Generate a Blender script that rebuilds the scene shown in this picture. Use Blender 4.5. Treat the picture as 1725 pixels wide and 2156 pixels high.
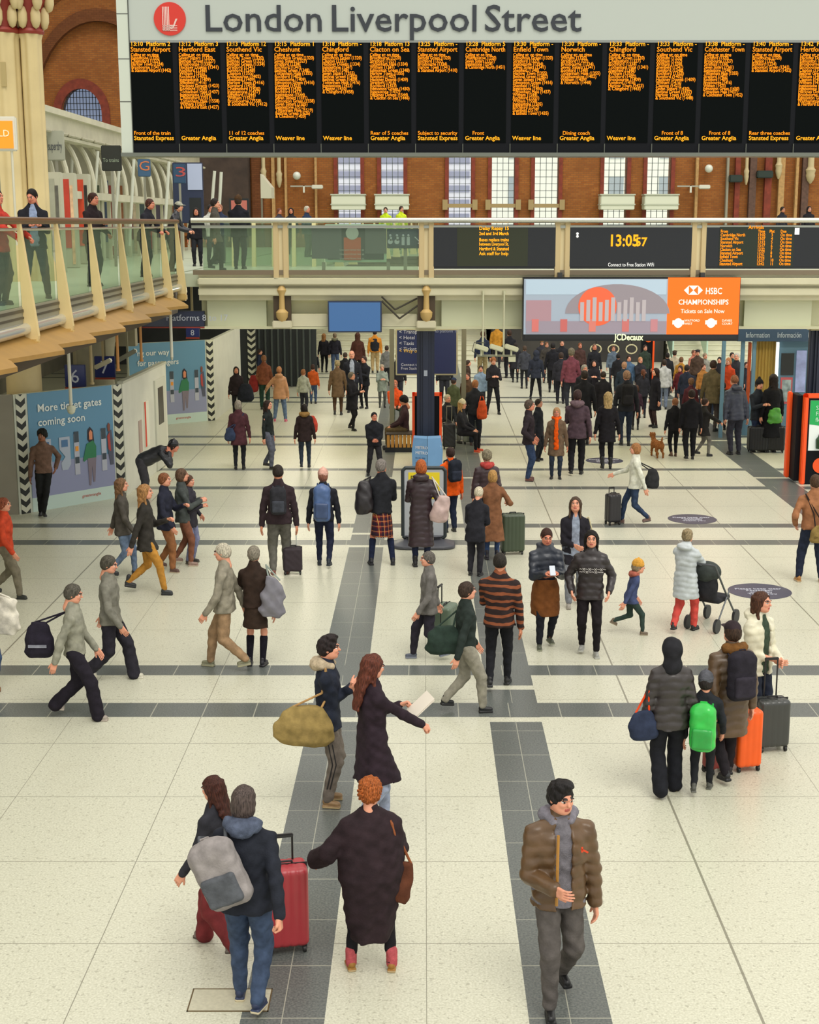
import bpy, bmesh, math, random
import numpy as np
from mathutils import Matrix, Vector
random.seed(7)
for o in list(bpy.data.objects): bpy.data.objects.remove(o)
SC = bpy.context.scene
COL = SC.collection
# ---------------------------------------------------------------- camera (photo frame 1725 x 2156)
W, H = 1725, 2156
F = 3030.0            # focal length in pixels
CX, CY = 893.0, 1078.0
PITCH = math.radians(11.44)
HC = 5.67             # eye height above the concourse floor
cd = bpy.data.cameras.new('camera'); cam = bpy.data.objects.new('camera', cd); COL.objects.link(cam)
cam.location = (0, 0, HC); cam.rotation_euler = (math.radians(90) - PITCH, 0, 0)
cd.sensor_fit = 'VERTICAL'; cd.sensor_height = 36.0; cd.lens = 36.0 * F / H
cd.shift_x = -(CX - W / 2) / H
cd.clip_end = 400
SC.camera = cam
# ---------------------------------------------------------------- light: pale overcast sky above the glass roof
SC.view_settings.view_transform = 'Standard'; SC.view_settings.look = 'None'
SC.view_settings.exposure = 0.20; SC.view_settings.gamma = 1.0; SC.view_settings.use_curve_mapping = False
wd = bpy.data.worlds.new('overcast_sky'); SC.world = wd; wd.use_nodes = True
nt = wd.node_tree; nt.nodes.clear()
wo = nt.nodes.new('ShaderNodeOutputWorld'); bg = nt.nodes.new('ShaderNodeBackground')
tc = nt.nodes.new('ShaderNodeTexCoord'); sx = nt.nodes.new('ShaderNodeSeparateXYZ'); rp = nt.nodes.new('ShaderNodeValToRGB')
nt.links.new(tc.outputs['Generated'], sx.inputs[0]); nt.links.new(sx.outputs['Z'], rp.inputs[0])
rp.color_ramp.elements[0].position = 0.0; rp.color_ramp.elements[0].color = (.76, .77, .74, 1)
rp.color_ramp.elements[1].position = 0.75; rp.color_ramp.elements[1].color = (1.0, .975, .90, 1)
nt.links.new(rp.outputs[0], bg.inputs[0]); bg.inputs[1].default_value = 1.22
nt.links.new(bg.outputs[0], wo.inputs[0])
sl = bpy.data.lights.new('daylight', 'SUN'); sl.energy = 1.15; sl.angle = math.radians(28); sl.color = (1, .96, .90)
so = bpy.data.objects.new('daylight', sl); COL.objects.link(so); so.rotation_euler = (math.radians(30), math.radians(14), 0)

# ---------------------------------------------------------------- pixel helpers (used for real positions on real planes)
cp, sp = math.cos(PITCH), math.sin(PITCH)
def ray(u, v):
    x = (u - CX) / F; a = (v - CY) / F
    return x, cp - a * sp, -sp - a * cp
def flo(u, v, z=0.0):
    x, y, zz = ray(u, v); t = (HC - z) / -zz
    return x * t, y * t
def at(u, v, Y):
    x, y, zz = ray(u, v); t = Y / y
    return x * t, HC + zz * t
# ---------------------------------------------------------------- materials
def lin(c):
    if isinstance(c, str): c = tuple(int(c[i:i + 2], 16) / 255 for i in (0, 2, 4))
    return tuple(((x + .055) / 1.055) ** 2.4 if x > .04045 else x / 12.92 for x in c) + (1,)
MC = {}
def mat(c, rough=.6, metal=0., emit=0., var=.0, bump=0., scale=8., alpha=None, spec=.5, sheen=0.):
    key = (c, rough, metal, emit, var, bump, scale, alpha, spec, sheen)
    if key in MC: return MC[key]
    m = bpy.data.materials.new('m_' + str(c)); m.use_nodes = True; t = m.node_tree
    b = t.nodes['Principled BSDF']; L = lin(c)
    b.inputs['Base Color'].default_value = L; b.inputs['Roughness'].default_value = rough; b.inputs['Metallic'].default_value = metal
    b.inputs['Specular IOR Level'].default_value = spec
    if sheen: b.inputs['Sheen Weight'].default_value = sheen
    if emit:
        b.inputs['Emission Color'].default_value = L; b.inputs['Emission Strength'].default_value = emit
        if emit > .8: b.inputs['Base Color'].default_value = (.02, .015, .01, 1); b.inputs['Specular IOR Level'].default_value = 0
    if var or bump:
        tcn = t.nodes.new('ShaderNodeTexCoord')
        n = t.nodes.new('ShaderNodeTexNoise'); n.inputs['Scale'].default_value = scale; n.inputs['Detail'].default_value = 6
        t.links.new(tcn.outputs['Object'], n.inputs['Vector'])
        if var:
            r = t.nodes.new('ShaderNodeValToRGB'); r.color_ramp.elements[0].position = .3; r.color_ramp.elements[1].position = .7
            r.color_ramp.elements[0].color = tuple(x * (1 - var) for x in L[:3]) + (1,)
            r.color_ramp.elements[1].color = tuple(min(1, x * (1 + var)) for x in L[:3]) + (1,)
            t.links.new(n.outputs['Fac'], r.inputs[0]); t.links.new(r.outputs[0], b.inputs['Base Color'])
        if bump:
            n2 = t.nodes.new('ShaderNodeTexNoise'); n2.inputs['Scale'].default_value = scale * 6
            t.links.new(tcn.outputs['Object'], n2.inputs['Vector'])
            bp = t.nodes.new('ShaderNodeBump'); bp.inputs['Strength'].default_value = bump; bp.inputs['Distance'].default_value = .01
            t.links.new(n2.outputs['Fac'], bp.inputs['Height']); t.links.new(bp.outputs[0], b.inputs['Normal'])
    if alpha is not None:
        tr = t.nodes.new('ShaderNodeBsdfTransparent'); tr.inputs[0].default_value = lin(alpha[0])
        mx = t.nodes.new('ShaderNodeMixShader'); mx.inputs[0].default_value = alpha[1]
        o = t.nodes['Material Output']
        t.links.new(tr.outputs[0], mx.inputs[1]); t.links.new(b.outputs[0], mx.inputs[2]); t.links.new(mx.outputs[0], o.inputs[0])
    MC[key] = m; return m
def cloth(c, kind='wool'):
    if kind == 'puff': return mat(c, .38, var=.18, bump=.1, scale=9, spec=.5)
    if kind == 'shiny': return mat(c, .22, var=.1, bump=.05, scale=9)
    if kind == 'denim': return mat(c, .8, var=.32, bump=.2, scale=14, spec=.2)
    if kind == 'knit': return mat(c, .9, var=.25, bump=.6, scale=22, spec=.15)
    if kind == 'hair': return hairmat(c)
    return mat(c, .82, var=.26, bump=.3, scale=12, spec=.2)
def hairmat(c):
    key = ('hair', c)
    if key in MC: return MC[key]
    m = bpy.data.materials.new('hair_' + c); m.use_nodes = True; t = m.node_tree; b = t.nodes['Principled BSDF']; L = lin(c)
    tcn = t.nodes.new('ShaderNodeTexCoord'); mp = t.nodes.new('ShaderNodeMapping'); mp.inputs['Scale'].default_value = (60, 60, 7)
    n = t.nodes.new('ShaderNodeTexNoise'); n.inputs['Scale'].default_value = 2; n.inputs['Detail'].default_value = 4
    t.links.new(tcn.outputs['Object'], mp.inputs[0]); t.links.new(mp.outputs[0], n.inputs['Vector'])
    r = t.nodes.new('ShaderNodeValToRGB'); r.color_ramp.elements[0].position = .35; r.color_ramp.elements[1].position = .68
    r.color_ramp.elements[0].color = tuple(x * .45 for x in L[:3]) + (1,); r.color_ramp.elements[1].color = tuple(min(1, x * 1.6) for x in L[:3]) + (1,)
    t.links.new(n.outputs['Fac'], r.inputs[0]); t.links.new(r.outputs[0], b.inputs['Base Color'])
    bp = t.nodes.new('ShaderNodeBump'); bp.inputs['Strength'].default_value = .6; bp.inputs['Distance'].default_value = .01
    t.links.new(n.outputs['Fac'], bp.inputs['Height']); t.links.new(bp.outputs[0], b.inputs['Normal'])
    b.inputs['Roughness'].default_value = .6; b.inputs['Specular IOR Level'].default_value = .22; MC[key] = m; return m
class NT:
    """small node helper for the patterned materials"""
    def __init__(s, name, rough=.6, spec=.5):
        s.m = bpy.data.materials.new(name); s.m.use_nodes = True; s.t = s.m.node_tree; s.b = s.t.nodes['Principled BSDF']
        s.b.inputs['Roughness'].default_value = rough; s.b.inputs['Specular IOR Level'].default_value = spec
        g = s.t.nodes.new('ShaderNodeTexCoord'); q = s.t.nodes.new('ShaderNodeSeparateXYZ'); s.co = g.outputs['Object']
        s.t.links.new(s.co, q.inputs[0]); s.x, s.y, s.z = q.outputs
    def val(s, sock, v):
        if hasattr(v, 'node'): s.t.links.new(v, sock)
        else: sock.default_value = v
    def ma(s, op, a, b=0., c=0.):
        n = s.t.nodes.new('ShaderNodeMath'); n.operation = op
        s.val(n.inputs[0], a); s.val(n.inputs[1], b); s.val(n.inputs[2], c); return n.outputs[0]
    def mix(s, f, a, b):
        n = s.t.nodes.new('ShaderNodeMix'); n.data_type = 'RGBA'; s.val(n.inputs[0], f)
        s.val(n.inputs[6], lin(a) if isinstance(a, (str, tuple)) else a); s.val(n.inputs[7], lin(b) if isinstance(b, (str, tuple)) else b); return n.outputs[2]
    def noise(s, scale, detail=5, vec=None):
        n = s.t.nodes.new('ShaderNodeTexNoise'); n.inputs['Scale'].default_value = scale; n.inputs['Detail'].default_value = detail
        s.t.links.new(vec if vec else s.co, n.inputs['Vector']); return n.outputs['Fac']
    def band(s, a, c, w): return s.ma('COMPARE', a, c, w / 2)
    def col(s, c): s.t.links.new(c, s.b.inputs['Base Color']); return s.m
    def bump(s, h, st=.3, d=.01):
        bp = s.t.nodes.new('ShaderNodeBump'); bp.inputs['Strength'].default_value = st; bp.inputs['Distance'].default_value = d
        s.t.links.new(h, bp.inputs['Height']); s.t.links.new(bp.outputs[0], s.b.inputs['Normal'])
# ---------------------------------------------------------------- object helpers
def tag(o, label=None, cat=None, group=None, kind=None):
    if label: o['label'] = label
    if cat: o['category'] = cat
    if group: o['group'] = group
    if kind: o['kind'] = kind
    return o
def empty(name, loc=(0, 0, 0), rz=0., **k):
    o = bpy.data.objects.new(name, None); COL.objects.link(o); o.empty_display_size = .1
    o.location = loc; o.rotation_euler = (0, 0, rz); return tag(o, **k)
def link(name, me, parent=None, mats=None):
    o = bpy.data.objects.new(name, me); COL.objects.link(o)
    if parent is not None: o.parent = parent
    if mats is not None and not me.materials:
        for m in (mats if isinstance(mats, (list, tuple)) else [mats]): me.materials.append(m)
    return o
def mesh_np(name, V, Fq, mi=None, smooth=True):
    me = bpy.data.meshes.new(name); V = np.asarray(V, np.float32); Fq = np.asarray(Fq, np.int32)
    n, k = Fq.shape
    me.vertices.add(len(V)); me.vertices.foreach_set('co', V.ravel())
    me.loops.add(n * k); me.loops.foreach_set('vertex_index', Fq.ravel())
    me.polygons.add(n); me.polygons.foreach_set('loop_start', np.arange(0, n * k, k, dtype=np.int32))
    me.polygons.foreach_set('loop_total', np.full(n, k, np.int32))
    if mi is not None: me.polygons.foreach_set('material_index', np.asarray(mi, np.int32))
    if smooth: me.polygons.foreach_set('use_smooth', np.ones(n, bool))
    me.update(calc_edges=True); return me
class MB:
    def __init__(s): s.bm = bmesh.new()
    def box(s, x0, x1, y0, y1, z0, z1, bev=0., M=None):
        r = bmesh.ops.create_cube(s.bm, size=1); v = r['verts']
        for w in v: w.co = Vector(((x0 + x1) / 2 + w.co.x * (x1 - x0), (y0 + y1) / 2 + w.co.y * (y1 - y0), (z0 + z1) / 2 + w.co.z * (z1 - z0)))
        if bev:
            e = list({e for w in v for e in w.link_edges}); r = bmesh.ops.bevel(s.bm, geom=e, offset=bev, segments=2, affect='EDGES'); v = list({w for f in r['faces'] for w in f.verts} | {w for w in v if w.is_valid})
        if M is not None: bmesh.ops.transform(s.bm, matrix=M, verts=[w for w in v if w.is_valid])
        return s
    def cyl(s, a, b, r0, r1=None, n=16, cap=True):
        a = Vector(a); b = Vector(b); r1 = r0 if r1 is None else r1; d = b - a
        q = d.to_track_quat('Z', 'Y').to_matrix().to_4x4(); q.translation = (a + b) / 2
        bmesh.ops.create_cone(s.bm, cap_ends=cap, segments=n, radius1=r0, radius2=r1, depth=d.length, matrix=q); return s
    def tube(s, pts, r, n=8):
        for i in range(len(pts) - 1):
            s.cyl(pts[i], pts[i + 1], r, n=n)
            if i: bmesh.ops.create_uvsphere(s.bm, u_segments=n, v_segments=max(4, n // 2), radius=r, matrix=Matrix.Translation(pts[i]))
        return s
    def sph(s, c, r, sc=(1, 1, 1), n=16):
        bmesh.ops.create_uvsphere(s.bm, u_segments=n, v_segments=n // 2, radius=r, matrix=Matrix.Translation(c) @ Matrix.Diagonal((*sc, 1))); return s
    def poly(s, pts, d):          # closed outline, extruded by vector d
        vs = [s.bm.verts.new(p) for p in pts]; f = s.bm.faces.new(vs)
        r = bmesh.ops.extrude_face_region(s.bm, geom=[f]); bmesh.ops.translate(s.bm, vec=d, verts=[g for g in r['geom'] if isinstance(g, bmesh.types.BMVert)]); return s
    def lathe(s, prof, c=(0, 0, 0), n=24, flute=0., nf=0):
        rings = []
        for r, z in prof:
            rings.append([s.bm.verts.new((c[0] + (r * (1 + flute * math.cos(nf * i * 2 * math.pi / n))) * math.cos(i * 2 * math.pi / n), c[1] + r * (1 + flute * math.cos(nf * i * 2 * math.pi / n)) * math.sin(i * 2 * math.pi / n), c[2] + z)) for i in range(n)])
        for a, b in zip(rings, rings[1:]):
            for i in range(n): s.bm.faces.new((a[i], a[(i + 1) % n], b[(i + 1) % n], b[i]))
        s.bm.faces.new(rings[0][::-1]); s.bm.faces.new(rings[-1]); return s
    def build(s, name, m, parent=None, smooth=False):
        bmesh.ops.recalc_face_normals(s.bm, faces=s.bm.faces)
        me = bpy.data.meshes.new(name); s.bm.to_mesh(me); s.bm.free()
        if smooth:
            me.polygons.foreach_set('use_smooth', np.ones(len(me.polygons), bool))
            try: me.set_sharp_from_angle(angle=math.radians(40))
            except Exception: pass
        return link(name, me, parent, m)
def text(name, body, size, loc, m, parent=None, ax='L', rz=0., ext=.004, sx=1., bold=0., ls=1., tilt=0.):
    cu = bpy.data.curves.new('t', 'FONT'); cu.body = body; cu.size = size; cu.align_x = {'L': 'LEFT', 'C': 'CENTER', 'R': 'RIGHT'}[ax]
    cu.extrude = ext; cu.resolution_u = 2; cu.offset = bold; cu.space_line = ls
    o = bpy.data.objects.new('t', cu); COL.objects.link(o)
    dg = bpy.context.evaluated_depsgraph_get(); me = bpy.data.meshes.new_from_object(o.evaluated_get(dg))
    bpy.data.objects.remove(o); bpy.data.curves.remove(cu)
    me.transform(Matrix.Rotation(rz, 4, 'Z') @ Matrix.Rotation(math.pi / 2, 4, 'X') @ Matrix.Rotation(tilt, 4, 'Z') @ Matrix.Diagonal((sx, 1, 1, 1)))
    me.materials.clear(); o = link(name, me, parent, m); o.location = loc; return o
def struct(o): o['kind'] = 'structure'; return o

# ---------------------------------------------------------------- signed distance modelling (bodies, clothes, bags)
def cap(a, b, ra, rb=None, k=.03):
    rb = ra if rb is None else rb; a = np.array(a, float); b = np.array(b, float); ba = b - a; bb = max(ba @ ba, 1e-9); R = max(ra, rb)
    def fn(x, y, z):
        t = np.clip(((x - a[0]) * ba[0] + (y - a[1]) * ba[1] + (z - a[2]) * ba[2]) / bb, 0, 1)
        return np.sqrt((x - a[0] - t * ba[0]) ** 2 + (y - a[1] - t * ba[1]) ** 2 + (z - a[2] - t * ba[2]) ** 2) - (ra + (rb - ra) * t)
    return (np.minimum(a, b) - R, np.maximum(a, b) + R, fn, k, 1)
def ell(c, r, k=.03, sub=False):
    c = np.array(c, float); r = np.array(r, float); m = r.min()
    def fn(x, y, z): return (np.sqrt(((x - c[0]) / r[0]) ** 2 + ((y - c[1]) / r[1]) ** 2 + ((z - c[2]) / r[2]) ** 2) - 1) * m
    return (c - r, c + r, fn, k, -1 if sub else 1)
def bx(c, h, r=.01, k=.01, sub=False):
    c = np.array(c, float); h = np.array(h, float)
    def fn(x, y, z):
        qx, qy, qz = np.abs(x - c[0]) - h[0] + r, np.abs(y - c[1]) - h[1] + r, np.abs(z - c[2]) - h[2] + r
        return np.sqrt(np.maximum(qx, 0) ** 2 + np.maximum(qy, 0) ** 2 + np.maximum(qz, 0) ** 2) + np.minimum(np.maximum(np.maximum(qx, qy), qz), 0) - r
    return (c - h, c + h, fn, k, -1 if sub else 1)
def loft(L, k=.03, p=2.3):       # levels (z, cx, cy, halfwidth, halfdepth), ascending z
    L = np.array(sorted(L), float)
    def fn(x, y, z):
        cx, cy, w, d = (np.interp(z, L[:, 0], L[:, i]) for i in (1, 2, 3, 4))
        q = (np.abs((x - cx) / w) ** p + np.abs((y - cy) / d) ** p) ** (1 / p)
        return np.maximum((q - 1) * np.minimum(w, d), np.maximum(L[0, 0] - z, z - L[-1, 0]))
    mn = np.array([(L[:, 1] - L[:, 3]).min(), (L[:, 2] - L[:, 4]).min(), L[0, 0]]); mxx = np.array([(L[:, 1] + L[:, 3]).max(), (L[:, 2] + L[:, 4]).max(), L[-1, 0]])
    return (mn, mxx, fn, k, 1)
def sdf(prims, vox, disp=None, M=None):
    add = [p for p in prims if p[4] == 1]
    lo = np.min([p[0] for p in add], 0) - vox * 2.5 - .012; hi = np.max([p[1] for p in add], 0) + vox * 2.5 + .012
    n = np.ceil((hi - lo) / vox).astype(int) + 1
    D = np.full(n, 9., np.float32); ax = [lo[i] + vox * np.arange(n[i]) for i in range(3)]
    for a, b, fn, k, mode in prims:
        m = max(k, .02) + 2 * vox
        if mode == -1: m = 3 * vox
        i0 = np.clip(np.floor((a - m - lo) / vox).astype(int), 0, n); i1 = np.clip(np.ceil((b + m - lo) / vox).astype(int) + 1, 0, n)
        if (i1 <= i0).any(): continue
        S = tuple(slice(i0[i], i1[i]) for i in range(3))
        d = fn(ax[0][S[0]][:, None, None], ax[1][S[1]][None, :, None], ax[2][S[2]][None, None, :]).astype(np.float32)
        E = D[S]
        if mode == -1: D[S] = np.maximum(E, -d)
        else:
            h = np.maximum(k - np.abs(E - d), 0) / k; D[S] = np.minimum(E, d) - h * h * k * .25
    if disp is not None: D = D + disp(ax[0][:, None, None], ax[1][None, :, None], ax[2][None, None, :]).astype(np.float32)
    s = D < 0; c = np.zeros(n - 1, np.int8)
    offs = [(i, j, k) for i in (0, 1) for j in (0, 1) for k in (0, 1)]
    for o in offs: c += s[o[0]:n[0] - 1 + o[0], o[1]:n[1] - 1 + o[1], o[2]:n[2] - 1 + o[2]]
    act = (c > 0) & (c < 8); ids = np.argwhere(act); idx = np.full(n - 1, -1, np.int32); idx[act] = np.arange(len(ids))
    acc = np.zeros((len(ids), 3)); cnt = np.zeros(len(ids))
    dv = {o: D[ids[:, 0] + o[0], ids[:, 1] + o[1], ids[:, 2] + o[2]] for o in offs}
    for o in offs:
        for a in range(3):
            if o[a]: continue
            q = list(o); q[a] = 1; q = tuple(q); d1, d2 = dv[o], dv[q]; mk = (d1 < 0) != (d2 < 0)
            t = np.where(mk, d1 / np.where(mk, d1 - d2, 1), 0)
            P = np.tile(np.array(o, float), (len(ids), 1)); P[:, a] += t
            acc += P * mk[:, None]; cnt += mk
    V = (ids + acc / cnt[:, None]) * vox + lo
    Fs = []
    for a in range(3):
        b, cc = (a + 1) % 3, (a + 2) % 3
        sl1 = [slice(1, None)] * 3; sl1[a] = slice(0, -1); sl2 = [slice(1, None)] * 3; sl2[a] = slice(1, None)
        e = s[tuple(sl1)] != s[tuple(sl2)]; I = np.argwhere(e)
        I[:, b] += 1; I[:, cc] += 1
        ok = (I[:, 0] < n[0] - 1) & (I[:, 1] < n[1] - 1) & (I[:, 2] < n[2] - 1); I = I[ok]
        sg = s[I[:, 0], I[:, 1], I[:, 2]]
        def g(db, dc):
            J = I.copy(); J[:, b] += db; J[:, cc] += dc; return idx[J[:, 0], J[:, 1], J[:, 2]]
        q = np.stack([g(-1, -1), g(0, -1), g(0, 0), g(-1, 0)], 1); q[~sg] = q[~sg][:, ::-1]; Fs.append(q)
    Fq = np.concatenate(Fs); Fq = Fq[(Fq >= 0).all(1)]
    if M is not None: V = V @ np.array(M)[:3, :3].T + np.array(M)[:3, 3]
    return V, Fq
def joinm(parts):        # [(V, F, matindex array or int)]
    V, Fq, mi, o = [], [], [], 0
    for v, f, m in parts:
        V.append(v); Fq.append(f + o); mi.append(np.full(len(f), m) if np.isscalar(m) else m); o += len(v)
    return np.concatenate(V), np.concatenate(Fq), np.concatenate(mi)
# ---------------------------------------------------------------- people
SKIN = {'a': 'd9977a', 'b': 'c98463', 'c': '8e5a42', 'd': '5f3c2c', 'r': 'd28468'}
HEADS, HANDS, HAIRS, SHOES = {}, {}, {}, {}
def head_mesh(vox, female):
    key = (vox, female)
    if key in HEADS: return HEADS[key]
    j = .92 if female else 1.
    P = [ell((0, .012, .022), (.074, .092, .088)), ell((0, -.022, -.035), (.062 * j, .066, .072), k=.03),
         ell((0, -.055, -.085), (.03 * j, .028, .024), k=.03), ell((.036 * j, -.02, -.068), (.026, .04, .03), k=.03), ell((-.036 * j, -.02, -.068), (.026, .04, .03), k=.03),
         cap((0, -.082, .012), (0, -.106, -.022), .008, .012, k=.012), ell((0, -.088, .024), (.05, .014, .01), k=.014),
         ell((.031, -.068, -.022), (.018, .02, .016), k=.02), ell((-.031, -.068, -.022), (.018, .02, .016), k=.02),
         ell((0, -.086, -.052), (.022, .012, .006), k=.006), ell((0, -.083, -.063), (.019, .012, .006), k=.006),
         ell((.076, .008, -.008), (.009, .018, .031), k=.006), ell((-.076, .008, -.008), (.009, .018, .031), k=.006),
         cap((0, .03, -.06), (0, .04, -.19), .05 * j, .058 * j, k=.03),
         ell((.031, -.094, .006), (.017, .014, .010), sub=True), ell((-.031, -.094, .006), (.017, .014, .010), sub=True),
         ell((.031, -.077, .005), (.014, .013, .0095), k=.002), ell((-.031, -.077, .005), (.014, .013, .0095), k=.002)]
    V, Fq = sdf(P, vox); c = V[Fq].mean(1); x, y, z = np.abs(c[:, 0]), c[:, 1], c[:, 2]; mi = np.zeros(len(Fq), int)
    mi[(y < -.06) & (x < .024) & (z > -.069) & (z < -.047)] = 1
    mi[(y < -.06) & (x > .013) & (x < .05) & (np.abs(z - .027 - .004 * np.sin(x * 60)) < (.006 if vox < .008 else .0035))] = 2
    eye = (y < -.06) & (((x - .031) / .0145) ** 2 + ((z - .005) / .0085) ** 2 < 1)
    mi[eye] = 3; mi[eye & (np.abs(x - .031) < .0065)] = 2; mi[(y < -.06) & (x > .016) & (x < .046) & (z > .0095) & (z < .0145) & ~(eye & (x < 0))] = 2
    HEADS[key] = (V, Fq, mi); return HEADS[key]
def hand_mesh(vox, grip):      # right hand: wrist at origin, fingers towards -z, palm normal +x (towards body), thumb towards -y
    key = (vox, grip)
    if key in HANDS: return HANDS[key]
    P = [cap((0, 0, .06), (0, 0, -.01), .026, .024, k=.01), bx((0, 0, -.05), (.014, .038, .045), r=.012, k=.02), ell((.008, -.022, -.035), (.017, .016, .03), k=.015)]
    for i, (y, ln) in enumerate([(-.029, .074), (-.0095, .082), (.0105, .076), (.029, .06)]):
        a = np.array([0, y, -.088]); ang = {0: .25, 1: 1.15, 2: .05}[grip] + i * .05; d = .0
        for s_, r0, r1 in ((.45, .0088, .008), (.3, .008, .0074), (.25, .0074, .0065)):
            d += ang; b = a + ln * s_ * np.array([math.sin(d), 0, -math.cos(d)]); P.append(cap(a, b, r0, r1, k=.004)); a = b
    t1 = np.array([.012, -.05, -.055]); t2 = np.array([.024 if grip != 1 else .04, -.06 if grip != 1 else -.035, -.088])
    P += [cap((.004, -.026, -.022), t1, .013, .011, k=.012), cap(t1, t2, .0105, .0085, k=.004)]
    HANDS[key] = sdf(P, vox); return HANDS[key]
def nz(seed, amp, f=1.):
    a, b, c = seed * 1.7 % 6.28, seed * 2.9 % 6.28, seed * 4.3 % 6.28
    return lambda x, y, z: amp * (np.sin(31 * f * x + 19 * f * z + a) * np.sin(23 * f * y - 27 * f * z + b) + .6 * np.sin(61 * f * z + 17 * f * x + c) * np.sin(47 * f * x + 39 * f * y))
def hair_mesh(style, vox):
    key = (style, vox)
    if key in HAIRS: return HAIRS[key]
    face = lambda zt=.062: [ell((0, -.135, zt - .125), (.088, .105, .125), sub=True)]
    neck = [ell((0, -.05, -.16), (.09, .10, .09), sub=True)]
    base = [ell((0, .018, .026), (.083, .099, .094)), ell((0, .035, -.02), (.078, .08, .07))]; dp = nz(3, .0022, 2)
    if style == 'short': P = base + face(.08) + neck
    elif style == 'crop': P = [ell((0, .018, .026), (.079, .096, .091)), ell((0, .035, -.01), (.075, .075, .06))] + face(.088) + neck; dp = nz(2, .001, 2)
    elif style == 'quiff': P = base + [ell((0, -.035, .105), (.06, .05, .03))] + face(.075) + neck; dp = nz(4, .004, 2)
    elif style == 'curly': P = [ell((0, .02, .045), (.098, .11, .102)), ell((0, .045, -.01), (.085, .08, .07))] + face(.07) + neck; dp = nz(5, .0075, 3.2)
    elif style == 'bob': P = base + [ell((0, .035, -.05), (.087, .075, .085))] + face(.065)
    elif style in ('long', 'vlong'):
        zl = -.30 if style == 'long' else -.42
        P = base + [loft([(zl, 0, .085, .05, .025), (-.22, 0, .085, .085, .035), (-.1, 0, .06, .09, .06), (0, 0, .03, .088, .085), (.05, 0, .02, .08, .09)], k=.03),
                    cap((.074, .015, 0), (.082, -.01, -.2), .016, .014), cap((-.074, .015, 0), (-.082, -.01, -.2), .016, .014), ell((0, -.135, -.03), (.105, .11, .122), sub=True)]; dp = nz(6, .004, 1.5)
    elif style == 'bun': P = base + [ell((0, .1, .08), (.042, .04, .04), k=.01)] + face(.065) + neck
    elif style == 'pony': P = base + [cap((0, .1, .05), (0, .14, -.05), .028, .032, k=.02), cap((0, .14, -.05), (0, .12, -.2), .032, .014, k=.01)] + face(.065) + neck
    elif style == 'beanie': P = [ell((0, .012, .06), (.086, .1, .088)), loft([(.02, 0, .012, .088, .102), (.065, 0, .012, .09, .104)], k=.008), ell((0, .01, .155), (.01, .01, .01))]; dp = nz(1, .0012, 3)
    elif style == 'pompom': P = [ell((0, .012, .06), (.086, .1, .088)), loft([(.02, 0, .012, .088, .102), (.065, 0, .012, .09, .104)], k=.008), ell((0, .01, .165), (.032, .032, .032))]; dp = nz(1, .003, 3)
    elif style == 'cap': P = [ell((0, .012, .045), (.083, .1, .08)), ell((0, -.09, .045), (.065, .085, .009), k=.01), ell((0, .012, -.06), (.12, .12, .085), sub=True)]; dp = None
    elif style == 'flatcap': P = [ell((0, .0, .075), (.098, .118, .038)), ell((0, -.09, .052), (.07, .06, .01), k=.012)]; dp = None
    elif style == 'hood': P = [ell((0, .028, .015), (.108, .12, .122)), cap((0, .05, -.06), (0, .06, -.16), .085, .1), ell((0, -.13, -.01), (.075, .12, .1), sub=True)]; dp = nz(4, .004)
    HAIRS[key] = sdf(P, vox, dp); return HAIRS[key]
def shoe_mesh(style, hi):
    key = (style, hi)
    if key in SHOES: return SHOES[key]
    top = .03 if style == 'shoe' else (.085 if style == 'boot' else .16)
    P = [cap((0, .025, -.02), (0, -.095, -.034), .03, .024, k=.02), cap((-.006, -.03, -.03), (-.008, -.1, -.034), .024, .021, k=.02), cap((0, .008, top), (0, .012, -.02), .037 if style != 'shoe' else .034, .032, k=.02),
         bx((0, -.035, -.062), (.0355, .088, .018), r=.012, k=.006) if style != 'tall' else bx((0, -.035, -.062), (.03, .085, .016), r=.012, k=.006), bx((0, 0, -.18), (.2, .2, .104), sub=True)]
    V, Fq = sdf(P, .006 if hi else .011); V[:, 2] = np.maximum(V[:, 2], -.0765); z = V[Fq].mean(1)[:, 2]; SHOES[key] = (V, Fq, (z < -.055).astype(int)); return SHOES[key]

def ik(a, t, l1, l2, pole):
    a, t = np.array(a, float), np.array(t, float); d = t - a; L = np.linalg.norm(d); mx = (l1 + l2) * .998
    if L > mx: d *= mx / L; L = mx; t = a + d
    u = d / L; c = (l1 * l1 - l2 * l2 + L * L) / (2 * L); hh = math.sqrt(max(l1 * l1 - c * c, 0))
    p = np.array(pole, float); p -= (p @ u) * u; p /= np.linalg.norm(p); return a + u * c + p * hh, t
ARM = {'down': (.155, -.01, .455), 'fwd': (.145, -.12, .49), 'back': (.155, .11, .48), 'phone': (.045, -.19, .675), 'pocket': (.145, -.06, .53), 'clasp': (.02, -.14, .585),
       'fold': (-.03, -.135, .70), 'strap': (.075, -.10, .755), 'handle': (.165, .09, .45), 'push': (.085, -.27, .585), 'face': (.05, -.12, .85), 'lap': (.05, -.2, .56), 'hip': (.14, .02, .55), 'out': (.26, -.1, .56), 'lift': (.1, -.25, .72)}
PEOPLE = {}
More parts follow.
